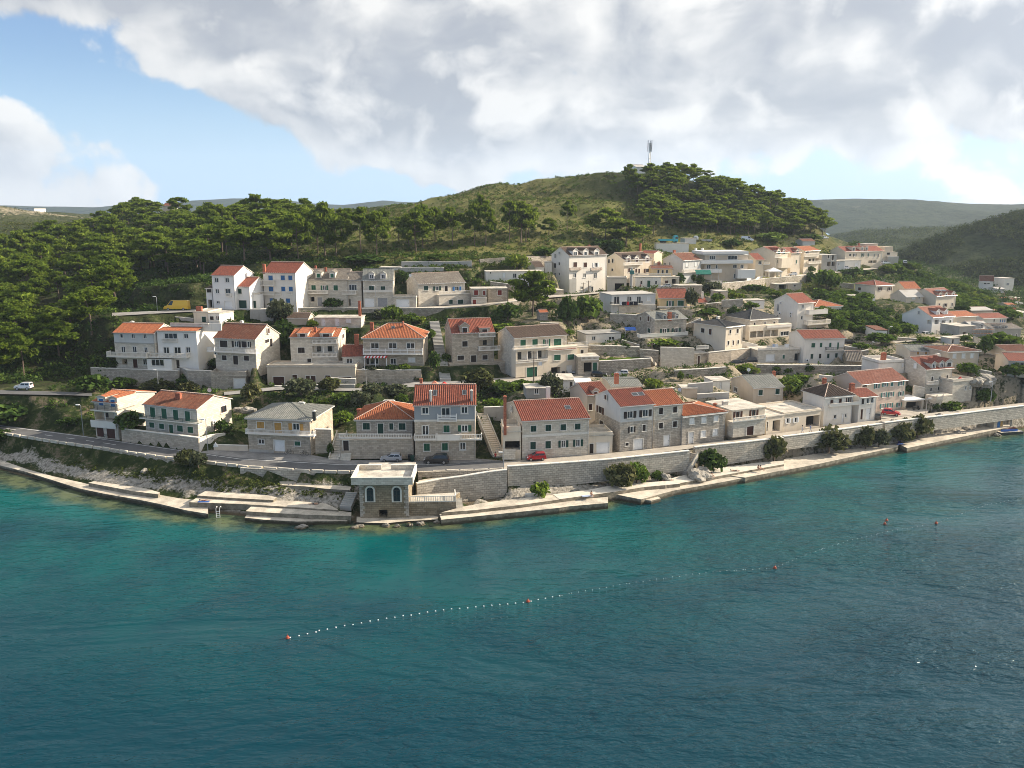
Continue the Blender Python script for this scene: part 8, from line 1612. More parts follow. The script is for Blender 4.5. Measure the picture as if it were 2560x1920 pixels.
def truck(c,x,yb,Y,colr,label,ang):
    p=aty(c,x,yb,Y); r=empty('truck',p,R(ang)); tag(r,label,'truck')
    mb=MB(); mb.box(4.6,6.6,-1.15,1.15,.7,2.9); mb.box(4.9,6.3,-1.0,1.0,2.9,3.3); mb.build('cab',M('car_'+colr),r)
    mb=MB(); mb.box(6.59,6.63,-1.0,1.0,1.8,2.7); mb.box(5.4,6.4,-1.17,1.17,1.85,2.6); mb.build('windscreen',M('glass'),r)
    mb=MB(); mb.box(-1.2,4.5,-1.15,1.15,1.0,1.25); mb.box(-1.2,4.5,-1.2,-1.12,1.25,1.75); mb.box(-1.2,4.5,1.12,1.2,1.25,1.75); mb.build('load_bed',M('car_'+colr if colr!='white' else 'metal_grey'),r)
    for x_ in (-.1,1.1,5.6):
        for sg in (1,-1): mb=MB(); mb.tube([(x_,sg*.85,.5),(x_,sg*1.15,.5)],.5,12); mb.build('wheel',M('tyre'),r)
truck('c4',60,205,357,'turquoise','turquoise flatbed truck above the white terrace wall',4)
truck('c4',560,208,368,'white','white cab truck with empty flatbed',178)
# ---------------- bicycles and scooters
def bike(c,x,yb,z=None,Y=None,ang=0,label='',colr='iron'):
    p=atz(c,x,yb,z) if z is not None else aty(c,x,yb,Y); r=empty('bicycle',p,R(ang)); tag(r,label,'bicycle')
    for xx in (-.52,.52):
        mb=MB(); mb.tube([(xx+.33*math.cos(2*math.pi*k/12),0,.34+.33*math.sin(2*math.pi*k/12)) for k in range(13)],.025,4,cap=False); mb.build('wheel',M('tyre'),r)
    mb=MB()
    for a,b in (((-.52,0,.34),(-.12,0,.36)),((-.12,0,.36),(-.2,0,.85)),((-.52,0,.34),(-.2,0,.78)),((-.2,0,.78),(.38,0,.85)),((-.12,0,.36),(.38,0,.80)),((.36,0,.95),(.52,0,.34))): mb.tube([a,b],.025,4)
    mb.build('frame',M(colr),r)
    mb=MB(); mb.tube([(.34,-.27,1.0),(.36,0,.97),(.34,.27,1.0)],.02,4); mb.build('handlebar',M('iron'),r); mb=MB(); mb.box(-.32,-.08,-.07,.07,.86,.92); mb.build('saddle',M('tyre'),r)
bike('d2',522,918,5.0,ang=8,label='dark bicycle leaning by the white garage door'); bike('d2',685,930,5.0,ang=-4,label='black bicycle under the green ground floor shutter'); bike('d2',1490,1088,5.25,ang=3,label='bicycle against the boathouse terrace parapet'); bike('d3',165,905,5.0,ang=0,label='pale bicycle beside the black off road car',colr='metal_grey'); bike('d1',272,832,5.0,ang=-5,label='bicycle between the two brown garage doors',colr='iron_green'); bike('d1',1530,955,5.0,ang=0,label='bicycle before the dark green screen'); bike('d5',1300,700,5.0,ang=10,label='bicycle under the white carport')
def scooter(c,x,yb,z,ang,label,colr):
    p=atz(c,x,yb,z); r=empty('scooter',p,R(ang)); tag(r,label,'scooter')
    for xx in (-.6,.6): mb=MB(); mb.tube([(xx,-.06,.25),(xx,.06,.25)],.25,10); mb.build('wheel',M('tyre'),r)
    mb=MB(); mb.box(-.85,-.05,-.18,.18,.35,.75); mb.box(-.05,.4,-.15,.15,.28,.38); mb.box(.38,.52,-.2,.2,.3,1.0); mb.build('body',M('car_'+colr),r); mb=MB(); mb.box(-.8,-.1,-.15,.15,.75,.86); mb.build('saddle',M('tyre'),r); mb=MB(); mb.tube([(.4,-.3,1.05),(.42,.3,1.05)],.025,5); mb.build('handlebar',M('iron'),r)
scooter('c3',905,1432,9.9,10,'dark scooter before the open garage','black'); scooter('c3',1012,1428,9.9,-15,'black and white scooter beside the white pillar','silver'); scooter('d5',1405,702,5.0,5,'black motorbike at the back of the forecourt','black')
# ---------------- lamps, poles, signs
def lamp(c,x,yb,yt,label,z=None,Y=None,dirx=-1,kind='lamp'):
    p=atz(c,x,yb,z) if z is not None else aty(c,x,yb,Y); h=aty(c,x,yt,p.y).z-p.z; h=max(3,min(11,h))
    r=empty('street_lamp' if kind=='lamp' else 'utility_pole',p); tag(r,label,'street lamp' if kind=='lamp' else 'pole')
    mb=MB(); mb.tube([(0,0,-.3),(0,0,h)],[.09,.055] if kind=='lamp' else [.15,.10],7); mb.build('pole',M('metal_grey' if kind=='lamp' else 'bark'),r)
    if kind=='lamp':
        mb=MB(); mb.tube([(0,0,h-.1),(dirx*.3,-.1,h+.05)],.035,5); mb.build('bracket',M('metal_grey'),r)
        mb=MB(); mb.box(dirx*.55-.35,dirx*.55+.35,-.25,.05,h,h+.14); mb.box(dirx*.55-.28,dirx*.55+.28,-.2,0,h-.05,h); mb.build('lamp_head',M('white_paint'),r)
    else:
        mb=MB(); mb.box(-.8,.8,-.05,.05,h-.5,h-.38); mb.build('crossarm',M('bark'),r); mb=MB()
        for q in (-.7,0,.7): mb.lathe([(.05,0),(.07,.1),(.03,.2),(.0001,.22)],6,0,(q,0,h-.38))
        mb.build('insulators',M('white_paint'),r)
lamp('d6',888,795,478,'tall grey street lamp on the shaded bank left of the garages',5.0); lamp('c1',824,676,518,'street lamp on the lane left of the yellow van',Y=231); lamp('d1',830,240,160,'street lamp head above the ochre bush',Y=198); lamp('d1',1362,982,632,'slim lamp post at the corner of the white garden wall',5.0)
lamp('c2',918,1476,1290,'white lamp post before the long pale stone wall',9.9); lamp('d3',1103,992,812,'slim grey post at the end of the ramp wall',5.0); lamp('c2',1022,636,402,'lamp post before the curved dormers',23.0); lamp('d5',1508,742,578,'white lamp post beside the stair terrace',5.0,dirx=1); lamp('d5',2198,600,400,'street lamp beside the trimmed hedge',Y=196,dirx=-1); lamp('c5',768,1205,1092,'lamp post beside the rusty roofed container',Y=239,dirx=1); lamp('c4',662,640,482,'thin lamp post before the modern villa',Y=312,dirx=1); lamp('c1',1838,640,470,'lamp post beside the dark green garage',Y=233,dirx=1)
lamp('c3',1820,1362,1092,'grey wooden pole at the end of the dry stone wall',9.95,kind='p'); lamp('c3',572,1500,1182,'brown wooden pole before the two garages',9.9,kind='p'); lamp('c3',297,662,470,'wooden pole left of the big round pine',Y=250,kind='p'); lamp('c3',1097,580,452,'wooden pole before the tall white house',Y=284,kind='p'); lamp('c3',1152,580,432,'thin pole right of the wooden one before the tall white house',Y=284,kind='p')
def transformer():
    p=aty('c3',1608,545,284); h=aty('c3',1608,292,284).z-p.z; r=empty('transformer_pole',p); tag(r,'thick concrete transformer pole above the grey flat roof','pole')
    mb=MB(); mb.tube([(0,0,-1),(0,0,h)],[.55,.40],8); mb.build('pole',M('concrete'),r); mb=MB(); mb.box(-.7,.7,-.9,-.2,h*.72,h*.88); mb.build('transformer_box',M('paint_teal'),r); mb=MB(); mb.box(-1,1,-.1,.1,h-.4,h-.25); mb.build('crossarm',M('iron'),r)
transformer()
def sign():
    p=atz('d1',1452,1038,5.0); r=empty('road_sign',p); tag(r,'white backed triangular road sign on the pavement','road sign'); mb=MB(); mb.tube([(0,0,0),(0,0,2.9)],.04,6); mb.build('pole',M('metal_grey'),r)
    mb=MB(); P=[(-.5,0,2.1),(.5,0,2.1),(0,0,3.05)]; mb.face([(a,-.06,c_) for a,b,c_ in P]); mb.face([(a,-.02,c_) for a,b,c_ in P][::-1])
    for k in range(3): a,b=P[k],P[(k+1)%3]; mb.face([(a[0],-.06,a[2]),(b[0],-.06,b[2]),(b[0],-.02,b[2]),(a[0],-.02,a[2])])
    mb.build('sign_plate',M('white_paint'),r)
sign()
def mast():
    p=aty('e3',892,285,446); h=aty('e3',892,78,446).z-p.z; r=empty('radio_mast',p); tag(r,'thin white lattice radio mast on the hilltop','radio mast'); mb=MB(); w_=.75
    for a in range(3):
        t=a*2.094; mb.tube([(w_*math.cos(t),w_*math.sin(t),-3),(w_*.5*math.cos(t),w_*.5*math.sin(t),h)],.2,4)
    n=int(h/1.6)
    for k in range(n):
        z0,z1=h*k/n,h*(k+1)/n; q=lambda a,z_:(w_*(1-.5*z_/h)*math.cos(a*2.094),w_*(1-.5*z_/h)*math.sin(a*2.094),z_)
        for a in range(3): mb.tube([q(a,z0),q(a+1,z1)],.10,3)
    mb.build('lattice',M('white_paint'),r)
    for k,z_ in enumerate((.72,.80,.86,.95)):
        mb=MB(); mb.box(-1.1,-.8,-.3,.3,h*z_,h*z_+2.2); mb.box(.8,1.1,-.3,.3,h*z_,h*z_+2.2); mb.box(-.15,.15,-1.1,-.8,h*z_+.4,h*z_+2); mb.build('antenna_panels',M('metal_grey'),r)
    mb=MB(); mb.tube([(0,0,h),(0,0,h+2.5)],.05,4); mb.build('rod',M('metal_grey'),r)
mast()
# ---------------- people: one continuous skinned body each
def person(loc,pose,rz,label,skin=(.45,.26,.17),top=None,legs=None,hair=(.03,.02,.015)):
    J={}; E=[]
    if pose in('stand','walk'):
        s=.28 if pose=='walk' else .06
        J=dict(pel=(0,0,.95),chest=(0,.02,1.30),neck=(0,.02,1.48),head=(0,.0,1.66),hl=(.10,0,.92),hr=(-.10,0,.92),kl=(.11,-s*.7,.50),kr=(-.11,s*.3,.50),fl=(.11,-s,.07),fr=(-.11,s,.09),tl=(.11,-s-.16,.03),tr=(-.11,s-.14,.04),sl=(.19,.02,1.42),sr=(-.19,.02,1.42),el=(.25,s*.3+.02,1.14),er=(-.25,-s*.3+.02,1.14),wl=(.26,s*.2-.08,.90),wr=(-.26,-s*.5-.05,.90))
    elif pose=='sit':
        J=dict(pel=(0,0,.12),chest=(0,.10,.48),neck=(0,.06,.66),head=(0,.02,.84),hl=(.10,0,.11),hr=(-.10,0,.11),kl=(.14,-.40,.42),kr=(-.14,-.42,.36),fl=(.13,-.62,.06),fr=(-.13,-.66,.06),tl=(.13,-.78,.03),tr=(-.13,-.82,.03),sl=(.19,.08,.60),sr=(-.19,.08,.60),el=(.27,-.08,.38),er=(-.27,-.05,.36),wl=(.16,-.32,.38),wr=(-.22,.16,.10))
    else:
        J=dict(pel=(0,0,.13),chest=(0,.38,.15),neck=(0,.56,.16),head=(0,.75,.18),hl=(.10,-.04,.12),hr=(-.10,-.04,.12),kl=(.13,-.45,.22),kr=(-.13,-.46,.12),fl=(.12,-.86,.09),fr=(-.14,-.88,.09),tl=(.13,-.93,.20),tr=(-.15,-.95,.20),sl=(.19,.50,.14),sr=(-.19,.50,.14),el=(.36,.36,.10),er=(-.36,.62,.10),wl=(.26,.14,.10),wr=(-.20,.80,.10))
    names=list(J); R_=dict(pel=.15,chest=.16,neck=.06,head=.115,hl=.10,hr=.10,kl=.062,kr=.062,fl=.042,fr=.042,tl=.032,tr=.032,sl=.065,sr=.065,el=.042,er=.042,wl=.030,wr=.030)
    for e in 'pel-chest chest-neck neck-head pel-hl pel-hr hl-kl hr-kr kl-fl kr-fr fl-tl fr-tr chest-sl chest-sr sl-el sr-er el-wl er-wr'.split(): a,b=e.split('-'); E.append((names.index(a),names.index(b)))
    me=bpy.data.meshes.new('person'); me.from_pydata([J[n] for n in names],E,[]); o=bpy.data.objects.new('tmp',me); col.objects.link(o)
    md=o.modifiers.new('s','SKIN'); 
    for k,n in enumerate(names): me.skin_vertices[0].data[k].radius=(R_[n],R_[n]*.85); me.skin_vertices[0].data[k].use_root=(n=='pel')
    sb=o.modifiers.new('u','SUBSURF'); sb.levels=1
    dg=bpy.context.evaluated_depsgraph_get(); m2=bpy.data.meshes.new_from_object(o.evaluated_get(dg)); bpy.data.objects.remove(o)
    sm,t_,p_=principled('skin'); p_.inputs['Base Color'].default_value=(*skin,1); p_.inputs['Roughness'].default_value=.6
    m2.materials.clear(); m2.materials.append(sm)
    for c_ in (top,legs):
        mm,t_,p_=principled('cloth'); p_.inputs['Base Color'].default_value=(*(c_ or skin),1); p_.inputs['Roughness'].default_value=.9; m2.materials.append(mm)
    pv=Vector(J['pel']); cvv=Vector(J['neck']); ax=(cvv-pv).normalized(); kz=(Vector(J['kl'])+Vector(J['kr']))/2
    for f in m2.polygons:
        s_=(f.center-pv).dot(ax); L=(cvv-pv).length
        if -.02<s_<L*.96 and abs(f.center.x)<.24 and (f.center-Vector(J['head'])).length>.17: f.material_index=1
        elif s_<=-.02 or (f.center-pv).length<.22 or ((f.center-kz).length<.30 and pose!='stand'): 
            f.material_index=2 if (f.center-pv).length<(.62 if legs and pose in('stand','walk') else .34) else 0
        f.use_smooth=True
    b=bpy.data.objects.new('person',m2); col.objects.link(b); b.location=loc; b.rotation_euler=(0,0,rz); tag(b,label,'person')
    hd=Vector(J['head']); hm=MB(); up=(hd-Vector(J['neck'])).normalized(); prof=[(.001,.155),(.07,.145),(.115,.09),(.13,.02),(.12,-.05)]
    hm.lathe([(r_,z_) for r_,z_ in prof],10,0,(hd.x,hd.y+.02,hd.z)); mm,t_,p_=principled('hair'); p_.inputs['Base Color'].default_value=(*hair,1); hm.build('hair',mm,b)
    # face: eyes, nose and mouth on the front of the head
    fm=MB(); f0=Vector((hd.x,hd.y-.10,hd.z))
    if pose!='lie':
        for q in (-.04,.04): fm.box(f0.x+q-.015,f0.x+q+.015,f0.y-.01,f0.y+.02,f0.z+.0,f0.z+.02,1)
        fm.box(f0.x-.013,f0.x+.013,f0.y-.03,f0.y+.02,f0.z-.04,f0.z,0); fm.box(f0.x-.03,f0.x+.03,f0.y-.005,f0.y+.02,f0.z-.07,f0.z-.055,2)
        fm.build('face',[sm,M('iron'),M('paint_red')],b)
    return b
def P_(c,x,y,z): return atz(c,x,y,z)
person(P_('d3',1015,905,5.0),'stand',.4,'person in a red top standing at the foot of the stair',top=(.35,.02,.02),legs=(.03,.03,.03))
person(P_('d5',192,952,5.02),'walk',1.5,'person in white walking on the promenade, the left of two',top=(.7,.7,.7),legs=(.5,.5,.52)); person(P_('d5',280,940,5.02),'walk',1.5,'person in a pale blue top walking behind the one in white',top=(.35,.4,.6),legs=(.6,.6,.6))
person(P_('d3',2035,1275,1.65),'sit',.3,'sunbather sitting on the quay edge near the bare rock slope',legs=(.05,.05,.08)); person(P_('d4',1425,1245,1.55),'sit',.2,'bather sitting on the pebble terrace edge, left of a pair',legs=(.1,.02,.02)); person(P_('d4',1442,1243,1.55),'sit',.6,'bather sitting close beside another on the pebble terrace',legs=(.02,.05,.1))
person(P_('d4',1940,1165,1.55),'sit',.2,'dark haired bather sitting under the first tamarisk',legs=(.03,.03,.03)); person(P_('d4',1962,1170,1.55),'sit',.9,'bather with arms back beside the dark haired one',legs=(.2,.1,.05)); person(P_('d5',1222,1058,1.15),'sit',-.5,'person in a dark blue top sitting at the start of the pier',top=(.03,.03,.16),legs=(.03,.03,.06))
person(P_('d1',1322,1500,1.62),'lie',1.5,'sunbather lying on a blue towel on the middle slab',legs=(.3,.05,.05)); person(P_('d2',790,1450,1.62),'lie',-1.4,'sunbather lying with raised knees on the sunlit slab',legs=(.05,.05,.05)); person(P_('d4',1690,1182,1.57),'lie',1.4,'sunbather lying on the pebble terrace',legs=(.04,.04,.05)); person(P_('d4',985,1282,1.57),'lie',1.6,'sunbather lying on the orange towel',legs=(.3,.15,.05))
person(P_('c3',1705,518,24.1)if False else aty('c3',1705,520,291),'stand',.2,'person in dark red standing before the green door',top=(.16,.02,.03),legs=(.03,.03,.04))
def towel(c,x,y,z,colr,ang,label):
    p=atz(c,x,y,z); r=MB(); n=6
    for k in range(n):
        x0=-.95+1.9*k/n; x1=x0+1.9/n; zz=lambda q:.02+.012*math.sin(q*5); r.face([(x0,-.42,zz(x0)),(x1,-.42,zz(x1)),(x1,.42,zz(x1)),(x0,.42,zz(x0))]); r.face([(x0,-.42,zz(x0)-.015),(x0,-.42,zz(x0)),(x1,-.42,zz(x1)),(x1,-.42,zz(x1)-.015)])
    o=r.build('towel',M(colr)); o.location=p; o.rotation_euler=(0,0,ang); tag(o,label,'towel')
plain('cloth_blue',(.05,.14,.45),.95,.1); plain('cloth_orange',(.62,.16,.03),.95,.1); plain('cloth_white',(.78,.78,.78),.95,.05); plain('cloth_red',(.55,.03,.03),.9,.1); plain('cloth_salmon',(.55,.20,.13),.9,.1); plain('cloth_green',(.02,.16,.12),.9,.1); plain('cloth_pale',(.45,.52,.66),.9,.1); plain('cloth_dark',(.02,.02,.03),.9,0)
towel('d1',1318,1505,1.61,'cloth_blue',0,'blue towel under the sunbather on the middle slab'); towel('d4',975,1284,1.56,'cloth_orange',.1,'orange towel on the pale terrace'); towel('d5',1235,1064,1.16,'cloth_blue',.3,'small blue towel at the corner of the pier')
towel('d3',1990,1275,1.66,'cloth_pale',.2,'pale towel beside the sitting sunbather')
# ---------------- parasols, gazebo, pergola, awnings, washing
def parasol(c,x,yb,yt,wpx,colr,label,Y,poly=4):
    p=aty(c,x,yb,Y); h=aty(c,x,yt,Y).z-p.z; w_=wpx*.2351/CF*Y/2; r=empty('parasol',p); tag(r,label,'parasol'); mb=MB(); mb.tube([(0,0,-.8),(0,0,h-.05)],.04,6); mb.build('pole',M('metal_grey'),r)
    cz=h*.55; mb=MB(); n=poly
    for k in range(n):
        a=2*math.pi*(k+.5)/n; b=2*math.pi*(k+1.5)/n; q=lambda t,rr,z_:(rr*math.cos(t),rr*math.sin(t),z_); mb.face([q(a,w_,cz),q(b,w_,cz),(0,0,h)]); mb.face([q(a,w_,cz-.2),q(b,w_,cz-.2),q(b,w_,cz),q(a,w_,cz)])
    mb.build('canopy',M(colr),r)
parasol('d3',370,130,48,118,'cloth_salmon','salmon pyramid parasol behind the ribbed red roof',176); parasol('d3',470,110,58,72,'cloth_red','dark red parasol behind the ribbed red roof',178,8); parasol('d5',1868,420,345,62,'cloth_red','bright red parasol on the stone terrace',200,8)
def gazebo():
    p=aty('c4',1245,562,342); r=empty('gazebo',p); tag(r,'white canvas gazebo on stone pillars beside the upper lane','gazebo'); w_=150*.2351/CF*342/2; h=aty('c4',1245,498,342).z-p.z; ht=aty('c4',1245,462,342).z-p.z
    for sx in (-1,1):
        for sy in (-1,1): mb=MB(); mb.box(sx*w_*.8-.25,sx*w_*.8+.25,sy*w_*.8-.25,sy*w_*.8+.25,-1.5,h); mb.build('pillar',M('white'),r)
    mb=MB(); q=[(-w_,-w_,h),(w_,-w_,h),(w_,w_,h),(-w_,w_,h)]
    for k in range(4): a,b=q[k],q[(k+1)%4]; mb.face([a,b,(0,0,ht)]); mb.face([(a[0],a[1],h-.35),(b[0],b[1],h-.35),b,a])
    mb.build('canopy',M('cloth_white'),r)
gazebo()
def pergola():
    Y=205.6; a=aty('c2',890,1160,Y); b=aty('c2',1135,1160,Y); zb_=aty('c2',890,1258,Y).z; r=empty('pergola',(a.x,a.y,zb_)); tag(r,'white pergola with red and white striped awning','pergola'); W=b.x-a.x; h=a.z-zb_
    for x_ in (.1,W*.5,W-.1): mb=MB(); mb.box(x_-.08,x_+.08,-.08,.08,-.5,h); mb.build('post',M('white_paint'),r)
    n=14
    for k in range(n): mb=MB(); x0=W*k/n; x1=W*(k+1)/n; mb.box(x0,x1,-.3,2.0,h,h+.06); mb.box(x0,x1,-.34,-.3,h-.22,h+.06); mb.build('awning_strip',M('cloth_red' if k%2 else 'cloth_white'),r)
pergola()
def awning(c,x0,y0,x1,y1,Y,colr,label):
    a=aty(c,x0,y0,Y); b=aty(c,x1,y0,Y); z1=aty(c,x0,y1,Y-1.5).z; r=empty('awning',a); tag(r,label,'awning'); W=b.x-a.x; mb=MB(); d=z1-a.z
    for k in range(6):
        u,v=W*k/6,W*(k+1)/6; mb.face([(u,0,0),(v,0,0),(v,-2.2,d),(u,-2.2,d)]); mb.face([(u,-2.2,d),(v,-2.2,d),(v,-2.2,d-.25),(u,-2.2,d-.25)])
    mb.build('canvas',M(colr),r); mb=MB()
    for u in (0,W): mb.tube([(u,-2.2,d),(u,-2.2,d-3)],.05,5)
    mb.build('frame',M('metal_grey'),r)
awning('c4',415,488,578,530,313,'cloth_green','dark green net awning beside the large grey gabled house'); awning('c3',1535,925,1650,950,230,'cloth_blue','small blue tarpaulin beside the grey stone house')
def washing(c,items,y0,y1,Y,label):
    xs_=[i[0] for i in items]+[items[-1][0]+items[-1][1]]; a=aty(c,min(xs_)-10,y0,Y); b=aty(c,max(xs_)+10,y0,Y); r=empty('washing_line',a); tag(r,label,'laundry'); W=b.x-a.x; mb=MB(); mb.tube([(0,0,0),(W,0,0)],.015,4)
    z1=aty(c,xs_[0],y1,Y).z-a.z
    for u in (0,W): mb.tube([(u,0,.1),(u,0,z1-1)],.04,5)
    mb.build('line',M('metal_grey'),r)
    for x,w_,cl in items:
        u0=aty(c,x,y0,Y).x-a.x; u1=aty(c,x+w_,y0,Y).x-a.x; mb=MB(); n=4
        for k in range(n):
            p,q=u0+(u1-u0)*k/n,u0+(u1-u0)*(k+1)/n; o=lambda t:.04*math.sin(t*9); mb.face([(p,o(p),0),(q,o(q),0),(q,o(q)*2,z1),(p,o(p)*2,z1)])
        mb.build('cloth',M(cl),r)
washing('d4',[(992,36,'cloth_white'),(1030,40,'cloth_white'),(1085,34,'cloth_pale')],298,335,178,'white and pale blue sheets drying behind the orange roof'); washing('c3',[(1490,16,'cloth_white'),(1510,50,'cloth_dark'),(1562,24,'cloth_red'),(1588,40,'cloth_dark'),(1632,46,'cloth_dark')],655,692,243.5,'dark clothes drying on the grey flat roofed house balcony'); washing('c4',[(1240,30,'cloth_pale'),(1272,26,'cloth_white'),(1368,46,'cloth_white')],1275,1312,220,'white laundry above the balustraded terrace'); washing('c3',[(622,40,'cloth_white')],1298,1335,204.5,'single white cloth hung before the green shuttered house')
def bin_(c,x,y,z,colr,label):
    p=atz(c,x,y,z); r=empty('wheeled_bin',p); tag(r,label,'bin'); mb=MB(); mb.hexa([(-.28,-.3,.08),(.28,-.3,.08),(.28,.3,.08),(-.28,.3,.08),(-.33,-.36,1.0),(.33,-.36,1.0),(.33,.36,1.0),(-.33,.36,1.0)]); mb.build('body',M(colr),r); mb=MB(); mb.box(-.36,.36,-.4,.4,1.0,1.08); mb.build('lid',M(colr),r); mb=MB(); mb.tube([(-.3,.3,.1),(.3,.3,.1)],.1,8); mb.build('wheel',M('tyre'),r)
bin_('d2',1808,985,5.0,'tyre','black wheeled bin, left of two by the house corner'); bin_('d2',1835,992,5.0,'paint_dkgreen','dark wheeled bin, right of two by the house corner')
# ---------------- scaffolding
def scaffold():
    Y=252; a=aty('c5',1665,1240,Y); b=aty('c5',1885,1240,Y); h=aty('c5',1665,1110,Y).z-a.z; r=empty('scaffolding',a); tag(r,'steel scaffolding standing before the grey house under repair','scaffolding'); W=b.x-a.x; n=6
    for k in range(n+1):
        for y_ in (0,1.1): mb=MB(); mb.tube([(W*k/n,y_,-1),(W*k/n,y_,h)],.06,4); mb.build('upright',M('metal_grey'),r)
    for q in range(3):
        z_=h*(q+1)/3-.4; mb=MB(); mb.box(0,W,.05,1.05,z_,z_+.08); mb.build('deck',M('paint_wood'),r); mb=MB(); mb.tube([(0,0,z_+1),(W,0,z_+1)],.045,4); mb.build('rail',M('metal_grey'),r)
scaffold()
# ---------------- waterfront hut, raft, buoys, boulders
def ladder():
    p=atz('d1',1475,1620,.75); r=empty('ladder',p); tag(r,'white steel swimming ladder on the edge of the long shaded walkway','ladder')
    for q in (-.3,.3): mb=MB(); mb.tube([(q,.5,.75),(q,.1,1.0),(q,-.35,.8),(q,-.4,-1.4)],.045,5); mb.build('rail',M('white_paint'),r)
    for k in range(5): mb=MB(); mb.tube([(-.3,-.4,.3-.35*k),(.3,-.4,.3-.35*k)],.035,5); mb.build('rung',M('white_paint'),r)
ladder()
def hut():
    c='s'; p=atz(c,2487,1066,1.15); r=empty('beach_kiosk',p,R(15)); tag(r,'small beach kiosk with flat white roof and blue door on the pier','kiosk'); 
    mb=MB(); mb.box(-1.3,1.3,-1,1,0,2.3); mb.build('wall',M('beige'),r); mb=MB(); mb.box(-1.9,1.9,-1.5,1.5,2.3,2.5); mb.build('roof',M('white_paint'),r); mb=MB(); mb.box(-.35,.35,-1.06,-1.0,0,2.0); mb.build('door',M('paint_blue'),r); mb=MB(); mb.box(.5,1.1,-1.06,-1.0,.2,2.1); mb.build('shutter',M('paint_ochre'),r)
    p=atz(c,2517,1082,.05); r=empty('raft',p,R(12)); tag(r,'dark bathing raft moored at the end of the pier','raft'); mb=MB(); mb.box(-3,3,-1.6,1.6,-.4,.55); mb.build('float',M('iron'),r)
    for k in range(8): mb=MB(); mb.box(-3+.75*k,-3+.75*k+.68,-1.62,1.62,.553,.62); mb.build('plank',M('paint_grey' if k%3 else 'beige'),r)
    for k,cl in enumerate(('cloth_blue','car_navy','paint_red')):
        q=empty('canoe',p+Vector((math.cos(R(12))*.0,0,.62))+Vector((.3*k,-.9+.8*k,0)),R(10+4*k)); tag(q,('blue','navy','red')[k]+' canoe lying on the bathing raft','canoe'); mb=MB()
        n=9; ring=[]
        for i in range(n): t=i/(n-1)*2-1; w_=.34*(1-t*t)+.02; ring.append([(t*2.2,-w_,.30+.1*t*t),(t*2.2,-w_*.6,.02),(t*2.2,w_*.6,.02),(t*2.2,w_,.30+.1*t*t)])
        for i in range(n-1):
            for j in range(3): mb.face([ring[i][j],ring[i+1][j],ring[i+1][j+1],ring[i][j+1]],0,None,True)
        mb.build('hull',M(cl),q)
hut()
fl=MB(); fl.lathe([(.001,-.10),(.075,-.07),(.10,0),(.075,.07),(.001,.10)],8); FLOAT=fl.mesh('float',M('cloth_white')); fb=MB(); fb.lathe([(.001,-.3),(.18,-.2),(.24,.03),(.17,.22),(.06,.30),(.05,.40),(.001,.41)],10); plain('buoy_red',(.42,.09,.05),.6,.1); BUOY=fb.mesh('shell',M('buoy_red'))
LINE=[('s',718,1596),('s',830,1570),('s',970,1546),('s',1125,1523),('s',1320,1505),('s',1400,1489),('s',1560,1460),('w2',0,780),('w2',250,760),('w2',490,745),('w2',700,655),('w2',1000,555),('w2',1250,500),('w2',1440,465),('w2',1605,440),('w2',1700,400),('w2',1950,310),('w2',2212,262),('w2',2500,215)]
LP=[atz(c,x,y,.03) for c,x,y in LINE]
root=empty('float_line',LP[0]); tag(root,'long line of small white floats marking the bathing area','float line')
mb=MB(); mb.tube([p-LP[0]+Vector((0,0,-.06)) for p in LP],.012,4,cap=False); mb.build('rope',M('cloth_white'),root)
d=0; nf=0
for a,b in zip(LP[:-1],LP[1:]):
    L=(b-a).length
    while d<L and nf<240:
        p=a.lerp(b,d/L)-LP[0]; o=bpy.data.objects.new('float',FLOAT); col.objects.link(o); o.parent=root; o.location=p+Vector((0,rnd.uniform(-.12,.12),0)); nf+=1; o.scale=(1,)*3 if b.x<12 else (.5,)*3; d+=1.05 if rnd.random()<.85 else .35
    d-=L
for (c,x,y),lb in zip([('s',719,1595),('s',1320,1504),('w2',490,747),('w2',1605,438),('w2',1250,442),('w2',1263,418)],['at the near left end of the float line','along the middle of the float line','where the float line bends at the right','on the float line near the right edge','floating free, the nearer of two','floating free, the farther of two']):
    r=empty('buoy',atz(c,x,y,.05),rnd.uniform(0,6)); tag(r,'orange red buoy '+lb,'buoy'); o=bpy.data.objects.new('shell',BUOY); col.objects.link(o); o.parent=r; q=MB(); q.tube([(.09*math.cos(k*.7854),0,.46+.09*math.sin(k*.7854)) for k in range(9)],.02,4,cap=False); q.build('ring',M('iron'),r)
def rockmesh(seed):
    import bmesh
    bm=bmesh.new(); bmesh.ops.create_icosphere(bm,subdivisions=3,radius=1)
    for v in bm.verts:
        n=v.co.normalized(); k=1+.38*noise.fractal(n*1.3+Vector((seed*3.1,0,0)),1,2,4)+.10*noise.ridged_multi_fractal(n*3+Vector((0,seed,0)),1,2,3,1,2)-.1; v.co=n*k; v.co.z*=.62
    me=bpy.data.meshes.new('boulder'); bm.to_mesh(me); bm.free(); me.materials.append(M('rock')); return me
m,t,p=principled('rock'); tc=t.new('ShaderNodeTexCoord'); nn=t.noise(tc.outputs['Object'],2.5,6,.65); gz_=t.sep(t.new('ShaderNodeNewGeometry').outputs['Position'])[2]
cc=t.mix(t.ramp(nn,.3,.7),(.16,.145,.12),(.40,.37,.315)); cc=t.mix(t.ramp(gz_,.5,.1),cc,(.10,.08,.045)); t.put(p.inputs['Base Color'],cc); p.inputs['Roughness'].default_value=.9; t.put(p.inputs['Normal'],t.bump(nn,.8,.15))
RK=[rockmesh(i) for i in range(5)]
